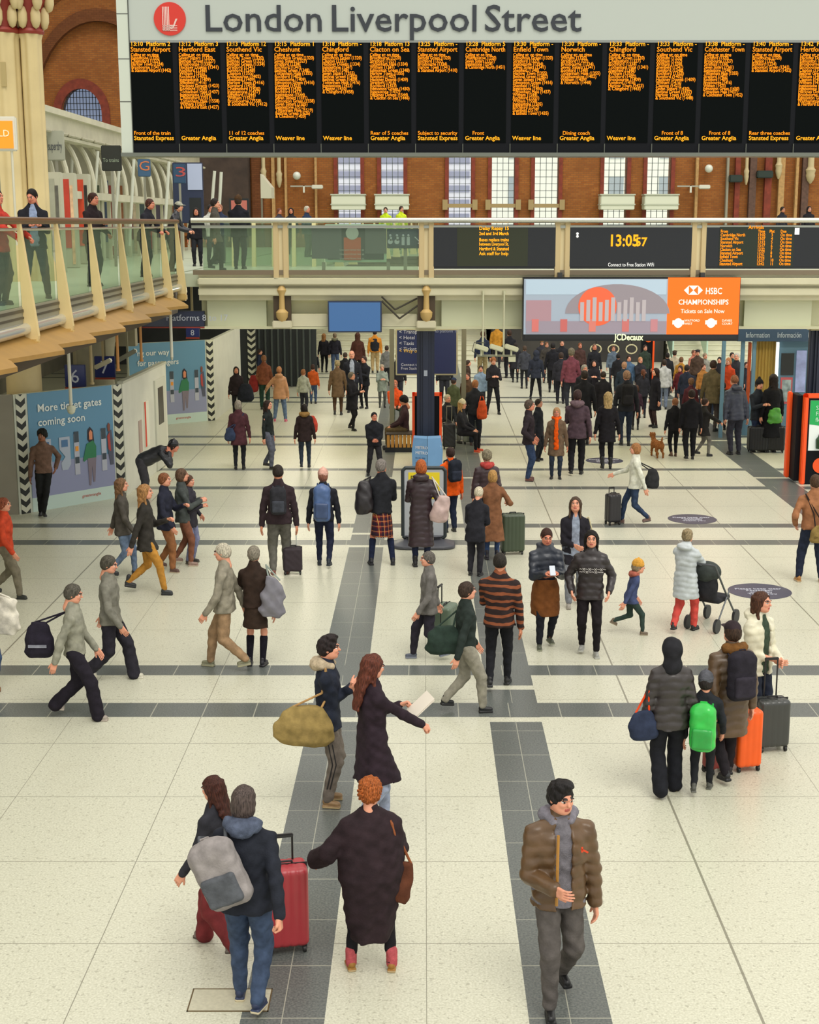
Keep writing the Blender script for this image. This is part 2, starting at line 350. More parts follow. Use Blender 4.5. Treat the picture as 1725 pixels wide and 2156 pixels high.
def person(label, u=None, v=None, vh=None, rot=0, pos=None, h=None, z0=0., skin='a', hair=('short', '2a1f1a'), hat=None, top=('coat', '2a2a30', .5), inner=None, bot=('reg', '25262c'), shoe=('shoe', '1c1c1e', '2a2a2a'),
           legs='stand', s=.1, L='down', R='down', lean=0., hy=0., hp=0., hood=None, scarf=None, female=False, cat='person', group=None, seed=None, sh=None, lod=None, belt=None, wide=1., socks=None, sleeve=1., name='person', turn=0., grip=0, sway=0.):
    """one clothed figure; facing -Y at rot 0, metres; body = head, neck, hands and what lies under the clothes"""
    if pos is None: pos = flo(u, v)
    X, Y = pos
    if h is None: h = at(u, vh, Y)[1]
    h = max(.9, min(h, 1.95)); seed = len(PEOPLE) + 1 if seed is None else seed
    if lod is None: lod = 0 if Y < 14 else 1 if Y < 21 else 2 if Y < 34 else 3
    vx = (.0105, .014, .02, .028)[lod]
    r = empty(name, (X, Y, z0), math.radians(rot), label=label, cat=cat, group=group)
    hs = h / 1.74 if h > 1.45 else .8 + (h - 1.) * .1       # head scale
    hip = .515; fl = [.055, 0., .045]; fr = [-.055, 0., .045]; pl = pr = 0.
    if legs == 'walk': fr[1], fl[1] = -s, s * 1.15; fl[2] = .045 + s * .30; pl = s * 2.2; hip -= s * s * .9
    elif legs == 'walkl': fl[1], fr[1] = -s, s * 1.15; fr[2] = .045 + s * .30; pr = s * 2.2; hip -= s * s * .9
    elif legs == 'wide': fl[0], fr[0] = .1, -.1; fl[1] = -.03
    elif legs == 'sit': hip = .29; fl[1] = fr[1] = -.25; fl[0], fr[0] = .07, -.07
    elif legs == 'cross': fl[0], fr[0] = -.03, -.06; fl[1] = -.13
    elif legs == 'run': fr[1], fl[1] = -.16, .2; fl[2] = .16; pl = .8; hip -= .04
    tl = math.tan(lean)
    sit = legs == 'sit'
    def T(x, y, z):   # fraction of height -> metres incl. lean, hips shift
        zz = z - (.515 - hip)
        yy = y + (-(z - .515) * tl if z > .515 else 0)
        if z > .515 and lean > .5: zz = hip + (z - .515) * math.cos(lean) ; yy = y * math.cos(lean) - (z - .515) * math.sin(lean)
        return np.array([x + (z - .515) * sway if z > .515 else x, yy, zz]) * h
    hipL, hipR = T(.048, 0, .515), T(-.048, 0, .515)
    fL, fR = np.array(fl) * h, np.array(fr) * h
    kL, aL = ik(hipL, fL, .245 * h, .235 * h, (.12, -1, 0)); kR, aR = ik(hipR, fR, .245 * h, .235 * h, (-.12, -1, 0))
    sw = (.098 if female else .108) * wide; kind = top[0]; puff = {'puff': .016, 'coat': .010, 'thin': .004, 'cape': .02, 'knit': .008}[kind]
    shL, shR = T(sw, .0, .778), T(-sw, .0, .778)
    def arm(P, side):
        P = ARM[P] if isinstance(P, str) else P; sh_ = shL if side > 0 else shR
        off = -(.515 - hip); tgt = np.array([P[0] * side, P[1] - (P[2] - .515) * tl * .9, P[2] + off]) * h
        return ik(sh_, tgt, .172 * h, .15 * h, (.5 * side, .75, -.5))
    eL, wL = arm(L, 1); eR, wR = arm(R, -1); q = h * wide
    sk = mat(SKIN[skin], .5, var=.08, scale=10, spec=.4)
    # --- body
    Hm = Matrix.Translation(Vector(T(0, -.012, .935))) @ Matrix.Rotation(math.radians(hy), 4, 'Z') @ Matrix.Rotation(math.radians(hp) + min(lean, .5) * .3, 4, 'X') @ Matrix.Diagonal((hs, hs, hs, 1))
    hv, hf, hm = head_mesh((.005, .006, .009, .012)[lod], female); A = np.array(Hm); hv = hv @ A[:3, :3].T + A[:3, 3]; parts = [(hv, hf, hm)]
    for side, e, w, P in ((1, eL, wL, L), (-1, eR, wR, R)):
        d = Vector(w - e).normalized(); xa = Vector((side * -1., 0, 0)) if P not in ('phone', 'lap', 'push') else Vector((side * -.5, 0, -1)); xa = (xa - d * xa.dot(d)).normalized(); za = -d; ya = za.cross(xa)
        gv, gf = hand_mesh((.0045, .006, .009, .012)[lod], 1 if (P in ('phone', 'handle', 'push', 'strap', 'lap') or grip) else 0)
        gv = gv.copy() * hs
        if side < 0: pass
        R3 = np.array([xa, ya, za]).T
        if (ya.y > 0 and P not in ('phone', 'push', 'lap')) or (P in ('phone', 'push', 'lap') and ya.z < 0): gv[:, 1] *= -1; gf = gf[:, ::-1]
        parts.append((gv @ R3.T + w, gf, 0))
    B = [loft([T(0, 0, z)[[2]].tolist() + T(0, 0, z)[:2].tolist() + [wd * q, dd * q] for z, wd, dd in ((.49, .07, .05), (.56, .075, .052), (.63, .066, .045), (.73, .08, .052), (.79, .082, .045), (.84, .04, .035))]) if lean <= .5 else cap(T(0, 0, .52), T(0, 0, .8), .06 * h, .06 * h)]
    B += [cap(T(0, .012, .8), T(0, .005, .885), .032 * h, .028 * h), cap(shL, eL, .024 * h, .02 * h), cap(eL, wL, .02 * h, .0145 * h, k=.01), cap(shR, eR, .024 * h, .02 * h), cap(eR, wR, .02 * h, .0145 * h, k=.01),
          cap(hipL, kL, .038 * h, .025 * h), cap(kL, aL, .026 * h, .018 * h), cap(hipR, kR, .038 * h, .025 * h), cap(kR, aR, .026 * h, .018 * h)]
    bv, bf = sdf(B, max(vx, .018) if bot[0] not in ('kilt', 'skirt', 'shorts') else max(vx, .014)); parts.append((bv, bf, 0))
    V, Fq, mi = joinm(parts); hc = 0
    me = mesh_np('body', V, Fq, mi)
    for m in (sk, mat('b0574c' if skin in 'abr' else '5c302a', .5), mat('2a1c16', .6), mat('e8e0d6', .3)): me.materials.append(m)
    link('body', me, r)
    # --- hair / hat (children with the head's transform)
    hvox = (.006, .008, .011, .014)[lod]
    def cover(nm, st, c, kd='hair'):
        k2 = ('H', st, hvox)
        if k2 not in HAIRS: HAIRS[k2] = hair_mesh(st, hvox)
        a, b = HAIRS[k2]; k3 = ('M', st, hvox, c)
        if k3 not in HAIRS: HAIRS[k3] = mesh_np(nm, a, b); HAIRS[k3].materials.append(cloth(c, kd))
        o = link(nm, HAIRS[k3], r); o.matrix_basis = Hm @ Matrix.Diagonal((1.03, 1.03, 1.03, 1))
    if hair: cover('hair', hair[0], hair[1])
    if hat: cover('hood' if hat[0] == 'hood' else 'hat', hat[0], hat[1], hat[2] if len(hat) > 2 else 'knit')
    # --- bottoms
    def LV(z, wd, dd, cy=0.): t = T(0, cy, z); return (t[2], t[0], t[1], wd * q, dd * q)
    dn = nz(seed, .0032 * h)
    bk = bot[0]; c = bot[1]
    if bk in ('slim', 'reg', 'wide', 'shorts'):
        ra, rb, rc = {'slim': (.054, .037, .025), 'reg': (.056, .043, .030), 'wide': (.057, .047, .048), 'shorts': (.06, .05, .05)}[bk]
        up = [LV(.49, .078, .056), LV(.53, .083, .06), LV(.60, .075, .052)]
        if lean > .5: P = [cap(T(0, 0, .52), T(0, 0, .6), .07 * h)]
        else: P = [loft(up)]
        for hp_, kk, aa in ((hipL, kL, aL), (hipR, kR, aR)):
            P.append(cap(hp_, kk, ra * h, rb * h, k=.02))
            if bk != 'shorts':
                ce = (rb * 1.0 + rc) / 2 * h; P.append(cap(kk, aa + np.array([0, 0, (.012 if bk != 'wide' else -.006) * h]), rb * h, rc * h, k=.01))
        o = link('trousers' if bk != 'shorts' else 'shorts', mesh_np('trousers', *sdf(P, vx, dn)), r, cloth(c, bot[2] if len(bot) > 2 else 'wool'))
    elif bk in ('kilt', 'skirt'):
        hem = bot[3] if len(bot) > 3 else .29
        P = [loft([LV(hem, .105, .085), LV(.42, .095, .075), LV(.53, .083, .062), LV(.6, .072, .052)], p=2)]
        pl_ = (lambda x, y, z: .006 * np.sin(x * 150) * np.clip((.55 * h - z) * 4, 0, 1) + 0 * y) if bk == 'kilt' else dn
        link('kilt' if bk == 'kilt' else 'skirt', mesh_np('skirt', *sdf(P, vx, pl_)), r, bot[2] if not isinstance(bot[2], str) else cloth(c, bot[2]))
        if socks:
            for kk, aa in ((kL, aL), (kR, aR)): link('sock', mesh_np('sock', *sdf([cap(kk * .8 + aa * .2, aa, .033 * h, .024 * h)], vx)), r, cloth(socks, 'knit'))
    if bk not in ('kilt', 'skirt') and socks:
        for aa in (aL, aR): link('sock', mesh_np('sock', *sdf([cap(aa + np.array([0, 0, .06 * h]), aa + np.array([0, 0, -.01]), .029 * h, .028 * h)], vx)), r, cloth(socks, 'knit'))
    # --- shoes
    for aa, pt, sd in ((aL, pl, 1), (aR, pr, -1)):
        st, c1, c2 = shoe; a, b, m = shoe_mesh(st, lod < 2); k3 = ('S', st, lod < 2, c1, c2)
        if k3 not in SHOES:
            SHOES[k3] = mesh_np('shoe', a, b, m); SHOES[k3].materials.append(mat(c1, .45, var=.2, bump=.2, scale=20)); SHOES[k3].materials.append(mat(c2, .6))
        o = link('shoe', SHOES[k3], r); q_ = h / 1.7; sc = q_
        o.matrix_basis = Matrix.Translation(Vector(aa) + Vector((0, 0, max(0, .0765 * sc - aa[2]) if pt == 0 else .012))) @ Matrix.Rotation(sd * .16, 4, 'Z') @ Matrix.Rotation(pt * .6, 4, 'X') @ Matrix.Diagonal((sc, sc, sc, 1))
    # --- top
    hem = top[2]; p_ = puff
    def torso(e, hem, open_=False, hemw=None):
        lv = [(.53, .086, .06), (.62, .078, .055), (.69, .088, .062), (.745, .092, .06), (.78, .08, .053), (.812, .058, .045), (.84, .042, .04), (.855, .038, .037)]
        f = 1.08 if hem < .45 else 1.
        fl_ = {'cape': .75, 'coat': .22, 'puff': .10, 'thin': .1, 'knit': .1}[kind]
        out = []
        if hem < .53 and kind != 'cape': out.append((hem, (.088 + (.53 - hem) * fl_ * .5) + e, (.062 + (.53 - hem) * fl_ * .5) + e))
        if kind == 'cape': out = [(hem, .098, .085), (.3, .118, .10), (.42, .132, .11)]; lv = [(.53, .138, .105), (.62, .135, .095), (.70, .125, .08), (.765, .108, .068), (.80, .09, .055), (.83, .062, .046), (.855, .042, .04)]
        out += [(z, a + (e if z < .81 else e * .5), b + (e if z < .81 else e * .5)) for z, a, b in lv if z > hem + .015]
        if lean > .5: return cap(T(0, 0, .56), T(0, 0, .77), (.075 + e) * h, (.07 + e) * h)
        lo_ = [list(LV(z, a, b)) for z, a, b in out]
        if hem < .50 and kind != 'cape' and legs != 'sit':      # the coat hangs over the striding thighs
            zz = [z for z in np.arange(hem, .56, .02)]; base_ = np.array(sorted(lo_)); lo2 = []
            for z in zz:
                zm = LV(z, .1, .1)[0]; b0 = [np.interp(zm, base_[:, 0], base_[:, i]) for i in range(1, 5)]; rr_ = (.058 if bot[0] != 'slim' else .05) * h + .012
                ys, xs_ = [], []
                for hp_, kk, aa in ((hipL, kL, aL), (hipR, kR, aR)):
                    q0, q1 = (hp_, kk) if zm > kk[2] else (kk, aa); f3 = min(max((q0[2] - zm) / max(q0[2] - q1[2], .01), 0), 1); c3 = q0 + (q1 - q0) * f3; ys += [c3[1] + sg * rr_ * (min(np.linalg.norm(q1 - q0) / max(q0[2] - q1[2], .01), 1.7) - 1) for sg in (-1, 1)]; xs_.append(c3[0])
                y0 = min(b0[1] - b0[3], min(ys) - rr_); y1 = max(b0[1] + b0[3], max(ys) + rr_); x0 = min(b0[0] - b0[2], min(xs_) - rr_); x1 = max(b0[0] + b0[2], max(xs_) + rr_)
                lo2.append([zm, (x0 + x1) / 2, (y0 + y1) / 2, (x1 - x0) / 2, (y1 - y0) / 2])
            top_ = LV(zz[-1], .1, .1)[0]; lo_ = lo2 + [l for l in lo_ if l[0] > top_ + .01]
        return loft(lo_, k=.03)
    if inner: link('shirt', mesh_np('shirt', *sdf([torso(.003, max(hem, .48)), cap(T(0, .01, .84), T(0, 0, .868), .036 * h, .034 * h)], vx, dn)), r, cloth(inner, 'knit'))
    sr = {'puff': .037, 'coat': .031, 'thin': .026, 'cape': .05, 'knit': .03}[kind] * (1 if not female else .95)
    P = [torso(p_, hem)]
    if lean <= .5: P += [cap(T(i * .03, .006, .822), T(i * (sw - .012), .003, .779), (sr - .006) * h, (sr - .003) * h, k=.05) for i in (-1, 1)]
    P.append(cap(T(0, .01, .83), T(0, .004, .862 if kind != 'thin' else .85), .043 * h, .04 * h, k=.02))
    for sh_, e_, w_ in ((shL, eL, wL), (shR, eR, wR)):
        P.append(cap(sh_, e_, sr * .98 * h, sr * h, k=.04)); we = e_ + (w_ - e_) * (.97 if sleeve == 1 else sleeve)
        P.append(cap(e_, we, sr * h, sr * (.82 if kind != 'cape' else 1.05) * h, k=.015))
    if hood == True or (hood is None and kind == 'puff' and not hat): P.append(ell(T(0, .055, .845), (.075 * h, .05 * h, .035 * h), k=.04))
    if inner:
        P.append(bx(T(0, -.14, .66), (.034 * h, .105 * h, .20 * h), r=.02 * h, sub=True))
    if kind == 'puff':
        sp_ = .05 * h; amp = .0085 if lod < 2 else .009
        dd = lambda x, y, z: dn(x, y, z) * .7 - amp * (np.abs(np.sin(np.pi * (z + .15 * np.abs(x)) / sp_)) - .6) + 0 * y
    elif kind == 'cape': dd = lambda x, y, z: dn(x, y, z) * 1.2 + .006 * np.sin(x * 42 + z * 5) * np.clip((.7 * h - z) * 2, 0, 1) + 0 * y
    else: dd = dn
    tv, tf = sdf(P, vx, dd)
    tc_ = top[1]; tk = {'puff': 'puff', 'coat': 'wool', 'thin': 'wool', 'cape': 'wool', 'knit': 'knit'}[kind]
    mm = cloth(tc_, tk) if isinstance(tc_, str) else tc_
    me = mesh_np('jacket', tv, tf); link({'coat': 'coat' if hem < .45 else 'jacket', 'puff': 'jacket', 'thin': 'top', 'cape': 'cloak', 'knit': 'jumper'}[kind], me, r, mm)
    if hood and hood is not True:
        P = [cap(T(-.055, .03, .85), T(.055, .03, .85), .03 * h, k=.03), cap(T(-.055, .03, .85), T(-.035, -.03, .835), .026 * h, .018 * h, k=.02), cap(T(.055, .03, .85), T(.035, -.03, .835), .026 * h, .018 * h, k=.02), ell(T(0, .06, .84), (.06 * h, .038 * h, .042 * h))]
        link('hood', mesh_np('hood', *sdf(P, vx, nz(seed, .004, 2))), r, cloth(hood, 'knit'))
    if scarf:
        P = [cap(T(-.04, .02, .855), T(.04, .02, .855), .024 * h), cap(T(-.045, .01, .855), T(0, -.045, .845), .024 * h), cap(T(.045, .01, .855), T(0, -.045, .845), .024 * h),
             loft([(T(0, 0, scarf[1])[2], T(0, -.083, scarf[1])[0], T(0, -.083, scarf[1])[1], .035 * h, .014 * h), (T(0, 0, .7)[2], T(0, -.1, .7)[0], T(0, -.1, .7)[1], .03 * h, .014 * h), (T(0, 0, .84)[2], 0, T(0, -.06, .84)[1], .022 * h, .02 * h)])]
        link('scarf', mesh_np('scarf', *sdf(P, vx, dn)), r, cloth(scarf[0], 'knit'))
    PEOPLE[label] = dict(root=r, h=h, wL=wL, wR=wR, T=T, shL=shL, shR=shR, Hm=Hm, lod=lod, kL=kL, kR=kR, aL=aL, aR=aR, hipL=hipL, hipR=hipR, M=Matrix.Translation((X, Y, z0)) @ Matrix.Rotation(math.radians(rot), 4, 'Z'), puff=p_)
    return PEOPLE[label]
def wp(p, x, y, z): return p['M'] @ Vector(p['T'](x, y, z))
def wv(p, v): return p['M'] @ Vector(v)
# ---------------------------------------------------------------- luggage
def backpack(p, label, c, c2=None, w=.15, hh=.24, d=.085, zc=.70, off=0., tilt=0., kd='wool'):
    """worn on p's back"""
    h = p['h']; b = p['T'](off, .062 + p['puff'], zc); rt = empty('backpack', p['M'] @ Vector((b[0], b[1] + d, b[2])), 0, label=label, cat='backpack')
    rt.rotation_euler = (0, tilt, p['root'].rotation_euler.z); vx = (.008, .011, .016, .024)[p['lod']]
    link('body', mesh_np('pack', *sdf([bx((0, 0, 0), (w, d, hh), r=min(.085, d * .95), k=.03), ell((0, 0, hh * .8), (w * .8, d * .8, hh * .3))], vx, nz(w * 99, .004))), rt, cloth(c, kd))
    link('front_pocket', mesh_np('pk', *sdf([bx((0, d * .95, -hh * .35), (w * .78, d * .35, hh * .45), r=.03)], vx, nz(2, .003))), rt, cloth(c2 or c, kd))
    for sd in (-1, 1):
        s = (p['M'].to_3x3().inverted() @ (Vector((0, 0, 0))));
        x = w * .6 * sd; MB().tube([(x, -d * .8, hh * .7), (x * 1.05, -d - .07, hh * 1.0), (x * 1.1, -d - .20, hh * .75), (x * 1.15, -d - .235, 0), (x * 1.1, -d * .8, -hh * .7)], .014, 6).build('strap', cloth(c2 or c), rt, True)
    MB().tube([(-.03, -.01, hh), (-.03, -.01, hh + .03), (.03, -.01, hh + .03), (.03, -.01, hh)], .007, 6).build('handle', cloth(c), rt, True)
    return rt
def bag(label, loc, rz, c, w=.2, hh=.2, d=.08, strap=None, sc=None, kd='wool', name='shoulder_bag', cat='bag', tilt=0., vx=.014, c2=None, dp=.006):
    """soft bag hanging at loc (centre), strap = world points the strap runs over"""
    rt = empty(name, loc, rz, label=label, cat=cat); rt.rotation_euler = (0, tilt, rz)
    link('body', mesh_np('bag', *sdf([loft([(-hh, 0, 0, w * .75, d * .8), (-hh * .7, 0, 0, w, d), (0, 0, 0, w * .95, d * .95), (hh * .7, 0, 0, w * .7, d * .5), (hh, 0, 0, w * .5, d * .3)], p=2.2)], vx, nz(w * 77, dp, .55))), rt, cloth(c, kd))
    if strap:
        iv = (Matrix.Translation(loc) @ Matrix.Rotation(rz, 4, 'Z') @ Matrix.Rotation(tilt, 4, 'Y')).inverted(); pts = [iv @ Vector(q) for q in strap]
        pts = [Vector((-w * .45, 0, hh * .9))] + pts + [Vector((w * .45, 0, hh * .9))]
        MB().tube(pts, .011, 6).build('strap', cloth(sc or c), rt, True)
    if c2: MB().box(-w * .62, w * .62, -d * 1.02, -d * .9, -hh * .35, -hh * .2).build('trim_band', cloth(c2), rt)
    return rt
def suitcase(label, x, y, rz, c, w=.21, hh=.3, d=.125, hz=.0, grip=None, hard=True, shine=.35, z0=0., hc='3a3a3c'):
    """upright four wheeled case: shell, wheels, telescopic handle"""
    rt = empty('suitcase', (x, y, z0), rz, label=label, cat='suitcase'); wz = .055
    def grooves(X, Y, Z): return (.004 * (np.sin(X * 95) > .55) * (np.abs(X) < w * .8)) + 0 * Y + 0 * Z
    link('shell', mesh_np('shell', *sdf([bx((0, 0, wz + hh), (w, d, hh), r=.045)], .011, grooves if hard else nz(4, .003))), rt, mat(c, shine, var=.06, scale=6))
    MB().box(-w - .003, w + .003, -.006, .006, wz + .01, wz + 2 * hh + .004, bev=.002).build('zip_seam', mat('1e1e20', .5), rt)
    for sx_ in (-1, 1):
        for sy in (-1, 1): MB().cyl((sx_ * w * .78 - .012, sy * d * .7, .028), (sx_ * w * .78 + .012, sy * d * .7, .028), .028, n=12).box(sx_ * w * .78 - .018, sx_ * w * .78 + .018, sy * d * .7 - .012, sy * d * .7 + .012, .03, wz + .02).build('wheel', mat('1a1a1a', .5), rt, True)
    t = wz + 2 * hh
    if hz:
        MB().cyl((-w * .4, d * .6, t - .02), (-w * .4, d * .6, t + hz), .009, n=8).cyl((w * .4, d * .6, t - .02), (w * .4, d * .6, t + hz), .009, n=8).box(-w * .45, w * .45, d * .6 - .014, d * .6 + .014, t + hz - .012, t + hz + .018, bev=.006).build('telescopic_handle', mat(hc, .3, .7), rt, True)
    MB().tube([(-.06, 0, t - .005), (-.05, 0, t + .022), (.05, 0, t + .022), (.06, 0, t - .005)], .009, 6).build('carry_handle', mat('222224', .5), rt, True)
    return rt
# ================================================================ THE PLACE
CREAM, TAN, NAVY = 'd9cba0', 'c9a668', '1f2b45'
# ---- floor: pale terrazzo with dark granite bands
def floor_mat():
    n = NT('terrazzo_floor', .32, .4)
    x, y = n.x, n.y
    dk = n.band(x, -1.025, .61)
    for c, w in ((1.06, .60), (7.82, .75)): dk = n.ma('MAXIMUM', dk, n.band(x, c, w))
    cr = None
    for c, w in ((16.22, .50), (17.75, .42), (25.26, .40), (26.72, .36), (30.65, .36), (33.0, .3), (36.8, .34), (38.2, .34), (45.7, .34), (46.9, .34), (53., .34), (54.4, .34)):
        b = n.band(y, c, w); cr = b if cr is None else n.ma('MAXIMUM', cr, b)
    # a pale gap either side of each cross band where it meets the long bands
    gap = None
    for c in (17.05, 15.88, 26.0, 24.95, 31.9, 37.5, 46.3):
        b = n.band(y, c, .16); gap = b if gap is None else n.ma('MAXIMUM', gap, b)
    dk = n.ma('MULTIPLY', dk, n.ma('SUBTRACT', 1., gap)); dk = n.ma('MAXIMUM', dk, cr)
    sp = n.noise(55, 2); bl = n.noise(.5, 3); st = n.noise(3.5, 8)
    lt = n.mix(n.ma('MULTIPLY', n.ma('SUBTRACT', sp, .32), 1.1), 'b9b8a3', 'f0efdd')
    lt = n.mix(n.ma('MULTIPLY', n.ma('GREATER_THAN', n.noise(26, 3), .63), .5), lt, '8d8a78')
    lt = n.mix(n.ma('MULTIPLY', n.ma('SUBTRACT', st, .55), .7), lt, 'a7a28c')
    d2 = n.mix(n.ma('MULTIPLY', n.ma('SUBTRACT', sp, .3), 1.6), '4c5150', '7d817a')
    # joints
    jx = None
    for c, w in ((2.45, .022), (5.65, .02), (-5.62, .022), (-2.6, .008), (-4.1, .006), (4.0, .006), (0.02, .006), (7.0, .006), (-7.2, .006)):
        b = n.band(x, c, w); jx = b if jx is None else n.ma('MAXIMUM', jx, b)
    jy = n.ma('LESS_THAN', n.ma('MODULO', n.ma('ADD', y, 100.4), 1.5), .009)
    lt = n.mix(n.ma('MULTIPLY', n.ma('MAXIMUM', jx, jy), .75), lt, '6a6656')
    dj = n.ma('MAXIMUM', n.ma('LESS_THAN', n.ma('MODULO', n.ma('ADD', y, 100.), .75), .010), n.ma('MAXIMUM', n.band(x, -1.03, .008), n.band(x, 1.06, .008)))
    dj2 = n.ma('MULTIPLY', cr, n.ma('LESS_THAN', n.ma('MODULO', n.ma('ADD', x, 50.), .60), .012))
    d2 = n.mix(n.ma('MULTIPLY', n.ma('MAXIMUM', n.ma('MULTIPLY', dj, n.ma('SUBTRACT', 1., cr)), dj2), .6), d2, 'b9b7a4')
    return n.col(n.mix(dk, lt, d2))
struct(MB().box(-20, 26, 2, 67, -.2, 0).build('floor', floor_mat()))
# a metal access cover let into the floor, lower left
ac = empty('floor_access_cover', (*flo(485, 2106), .001), 0, label='thin metal frame of a square access cover set in the pale floor, lower left', cat='access cover')
MB().box(-.3, .3, -.16, -.15, 0, .004).box(-.3, .3, .15, .16, 0, .004).box(-.3, -.29, -.16, .16, 0, .004).box(.29, .3, -.16, .16, 0, .004).build('frame', mat('6b5a3c', .5, .5), ac)
MB().box(-.29, .29, -.15, .15, 0, .002).build('cover_plate', mat('bab69f', .4, var=.1, scale=30), ac)
# ---- round navy floor stickers with small white writing
for i, (u, v, rr, lb) in enumerate([(1458, 1093, .47, 'middle'), (1600, 1245, .49, 'nearest and largest'), (1273, 970, .45, 'farthest, half under the walking crowd')]):
    X, Y = flo(u, v)
    g = empty('floor_sticker', (X, Y, .001), 0, label='round navy floor sticker with white writing, ' + lb + ' of the three', cat='floor sticker', group='round navy stickers on the concourse floor')
    MB().cyl((0, 0, 0), (0, 0, .003), rr, n=48).build('disc', mat('34364e', .4), g)
    t = text('writing', 'Please keep clear\nPassenger\nwalkway\nThank you', .105, (0, .1, .004), mat('c9cad4', .5), g, 'C'); t.rotation_euler = (-math.pi / 2, 0, 0)

# ---- brick walls
def brick(name, a, b, mort, sc=1.):
    n = NT(name, .85, .2); q = n.t.nodes.new('ShaderNodeTexBrick'); cb = n.t.nodes.new('ShaderNodeCombineXYZ')
    n.t.links.new(n.ma('ADD', n.x, n.y), cb.inputs[0]); n.t.links.new(n.z, cb.inputs[1]); n.t.links.new(cb.outputs[0], q.inputs['Vector'])
    q.inputs['Color1'].default_value = lin(a); q.inputs['Color2'].default_value = lin(b); q.inputs['Mortar'].default_value = lin(mort)
    q.inputs['Scale'].default_value = 1.; q.inputs['Brick Width'].default_value = .23 * sc; q.inputs['Row Height'].default_value = .085 * sc; q.inputs['Mortar Size'].default_value = .008
    return n.col(n.mix(n.ma('MULTIPLY', n.noise(1.2, 6), .8), q.outputs[0], '6f4524'))
BR = brick('brick_orange', 'b06f36', '9a5a2b', '7a5a3c'); BRED = mat('7a3220', .8, var=.25, scale=5); BDK = brick('brick_dark', '74452a', '5f3521', '4a3222')
YB = 66.
def X66(u): return at(u, 460, YB)[0]
wins = [(712, 760), (803, 850), (945, 992), (1035, 1083), (1125, 1175), (1270, 1318), (1360, 1410)]
w = MB(); xs = [-24.]
for a, b in wins: xs += [X66(a), X66(b)]
xs.append(24.)
xs[0] = -12.6
for i in range(0, len(xs), 2): w.box(xs[i], xs[i + 1], YB, YB + .7, 4.4, 11.)
w.box(xs[1] * 0 - 12.6, 24, YB, YB + .7, 11., 18.)
cut = MB(); arch = [(-16.2 + 1.0 * math.cos(t) * 1, 9.0 + 1.5 * math.sin(t)) for t in np.linspace(0, math.pi, 17)]
struct(w.build('wall_back', BR)); wall = MB().box(-24, -12.6, YB, YB + .7, 4.4, 18.).build('wall_back_left', BR)
wx, wz = at(173, 245, YB)
cut.poly([(wx + .9 * math.cos(t), YB - 1, wz + .1 + 1.15 * math.sin(t) ** .9) for t in np.linspace(0, math.pi, 15)] + [(wx - .9, YB - 1, wz - 1.1), (wx + .9, YB - 1, wz - 1.1)], (0, 3, 0))
co = cut.build('cutter', BR); mo = wall.modifiers.new('b', 'BOOLEAN'); mo.object = co; mo.operation = 'DIFFERENCE'; mo.solver = 'EXACT'
me = bpy.data.meshes.new_from_object(wall.evaluated_get(bpy.context.evaluated_depsgraph_get())); wall.modifiers.clear(); wall.data = me; bpy.data.objects.remove(co); struct(wall)
lead = mat('56605c', .5); pane = mat('dfe8e0', .1, spec=.6, alpha=(('fafcfa'), .04))
for i, (a, b) in enumerate(wins):
    x0, x1 = X66(a), X66(b)
    f = MB()
    for k in range(5): xx = x0 + (x1 - x0) * k / 4; f.box(xx - .011, xx + .011, YB + .28, YB + .34, 4.5, 11)
    for k in range(22): f.box(x0, x1, YB + .28, YB + .34, 4.6 + k * .3 - .01, 4.6 + k * .3 + .01)
    fo = struct(f.build('window_%d' % (i + 1), lead)); MB().box(x0, x1, YB + .3, YB + .31, 4.5, 11).build('pane', pane, fo)
    j = MB()
    for xx in (x0, x1): j.box(xx - (.17 if xx == x0 else 0), xx + (0 if xx == x0 else .17), YB - .1, YB + .05, 4.5, 11)
    struct(j.build('trim_%d' % (i + 1), BRED))
    if i in (2, 3, 4): struct(MB().box(x0 - .25, x1 + .25, YB - .15, YB + .3, 6.25, 6.42).box(x0 - .28, x0 - .05, YB - .2, YB + .1, 6.15, 6.6).box(x1 + .05, x1 + .28, YB - .2, YB + .1, 6.15, 6.6).build('trim_%d' % (i + 11), mat('a08a5e', .7)))
    else:
        cx = (x0 + x1) / 2
        ca = empty('door_canopy', (cx, YB - .1, 6.15), 0, label='white box canopy over the doorway under the %s tall window' % {0: 'leftmost', 1: 'second', 5: 'sixth', 6: 'rightmost'}[i], cat='canopy', group='box canopies along the brick wall')
        MB().box(-.75, .75, -.9, 0, .0, .62, bev=.03).build('box', mat('d5d8c2', .5), ca); MB().box(-.78, .78, -.93, 0, .20, .26).box(-.78, .78, -.93, 0, .62, .68).build('moulding', mat('b9bda8', .5), ca)
# pointed arch window left with lattice and red brick surround
f = MB()
for k in range(-6, 7): f.box(wx + k * .14 - .012, wx + k * .14 + .012, YB + .3, YB + .34, wz - 1, wz + 1.2)
for k in range(9): f.box(wx - .85, wx + .85, YB + .3, YB + .34, wz - 1 + k * .26, wz - .975 + k * .26)
fo = struct(f.build('window_8', mat('3c4248', .5))); MB().box(wx - .9, wx + .9, YB + .32, YB + .33, wz - 1.1, wz + 1.25).build('pane', mat('a9b2c4', .1, alpha=('b4bccd', .12)), fo)
def archband(cx, cz, r0, r1, zb, y0, y1, m, name, sy=1.):
    b = MB(); ts = np.linspace(0, math.pi, 25); o = [(cx + r1 * math.cos(t), y0, cz + r1 * sy * math.sin(t)) for t in ts] + [(cx - r1, y0, zb), (cx - r0, y0, zb)] + [(cx + r0 * math.cos(t), y0, cz + r0 * sy * math.sin(t)) for t in ts[::-1]] + [(cx + r0, y0, zb), (cx + r1, y0, zb)]
    return struct(b.poly(o, (0, y1 - y0, 0)).build(name, m))
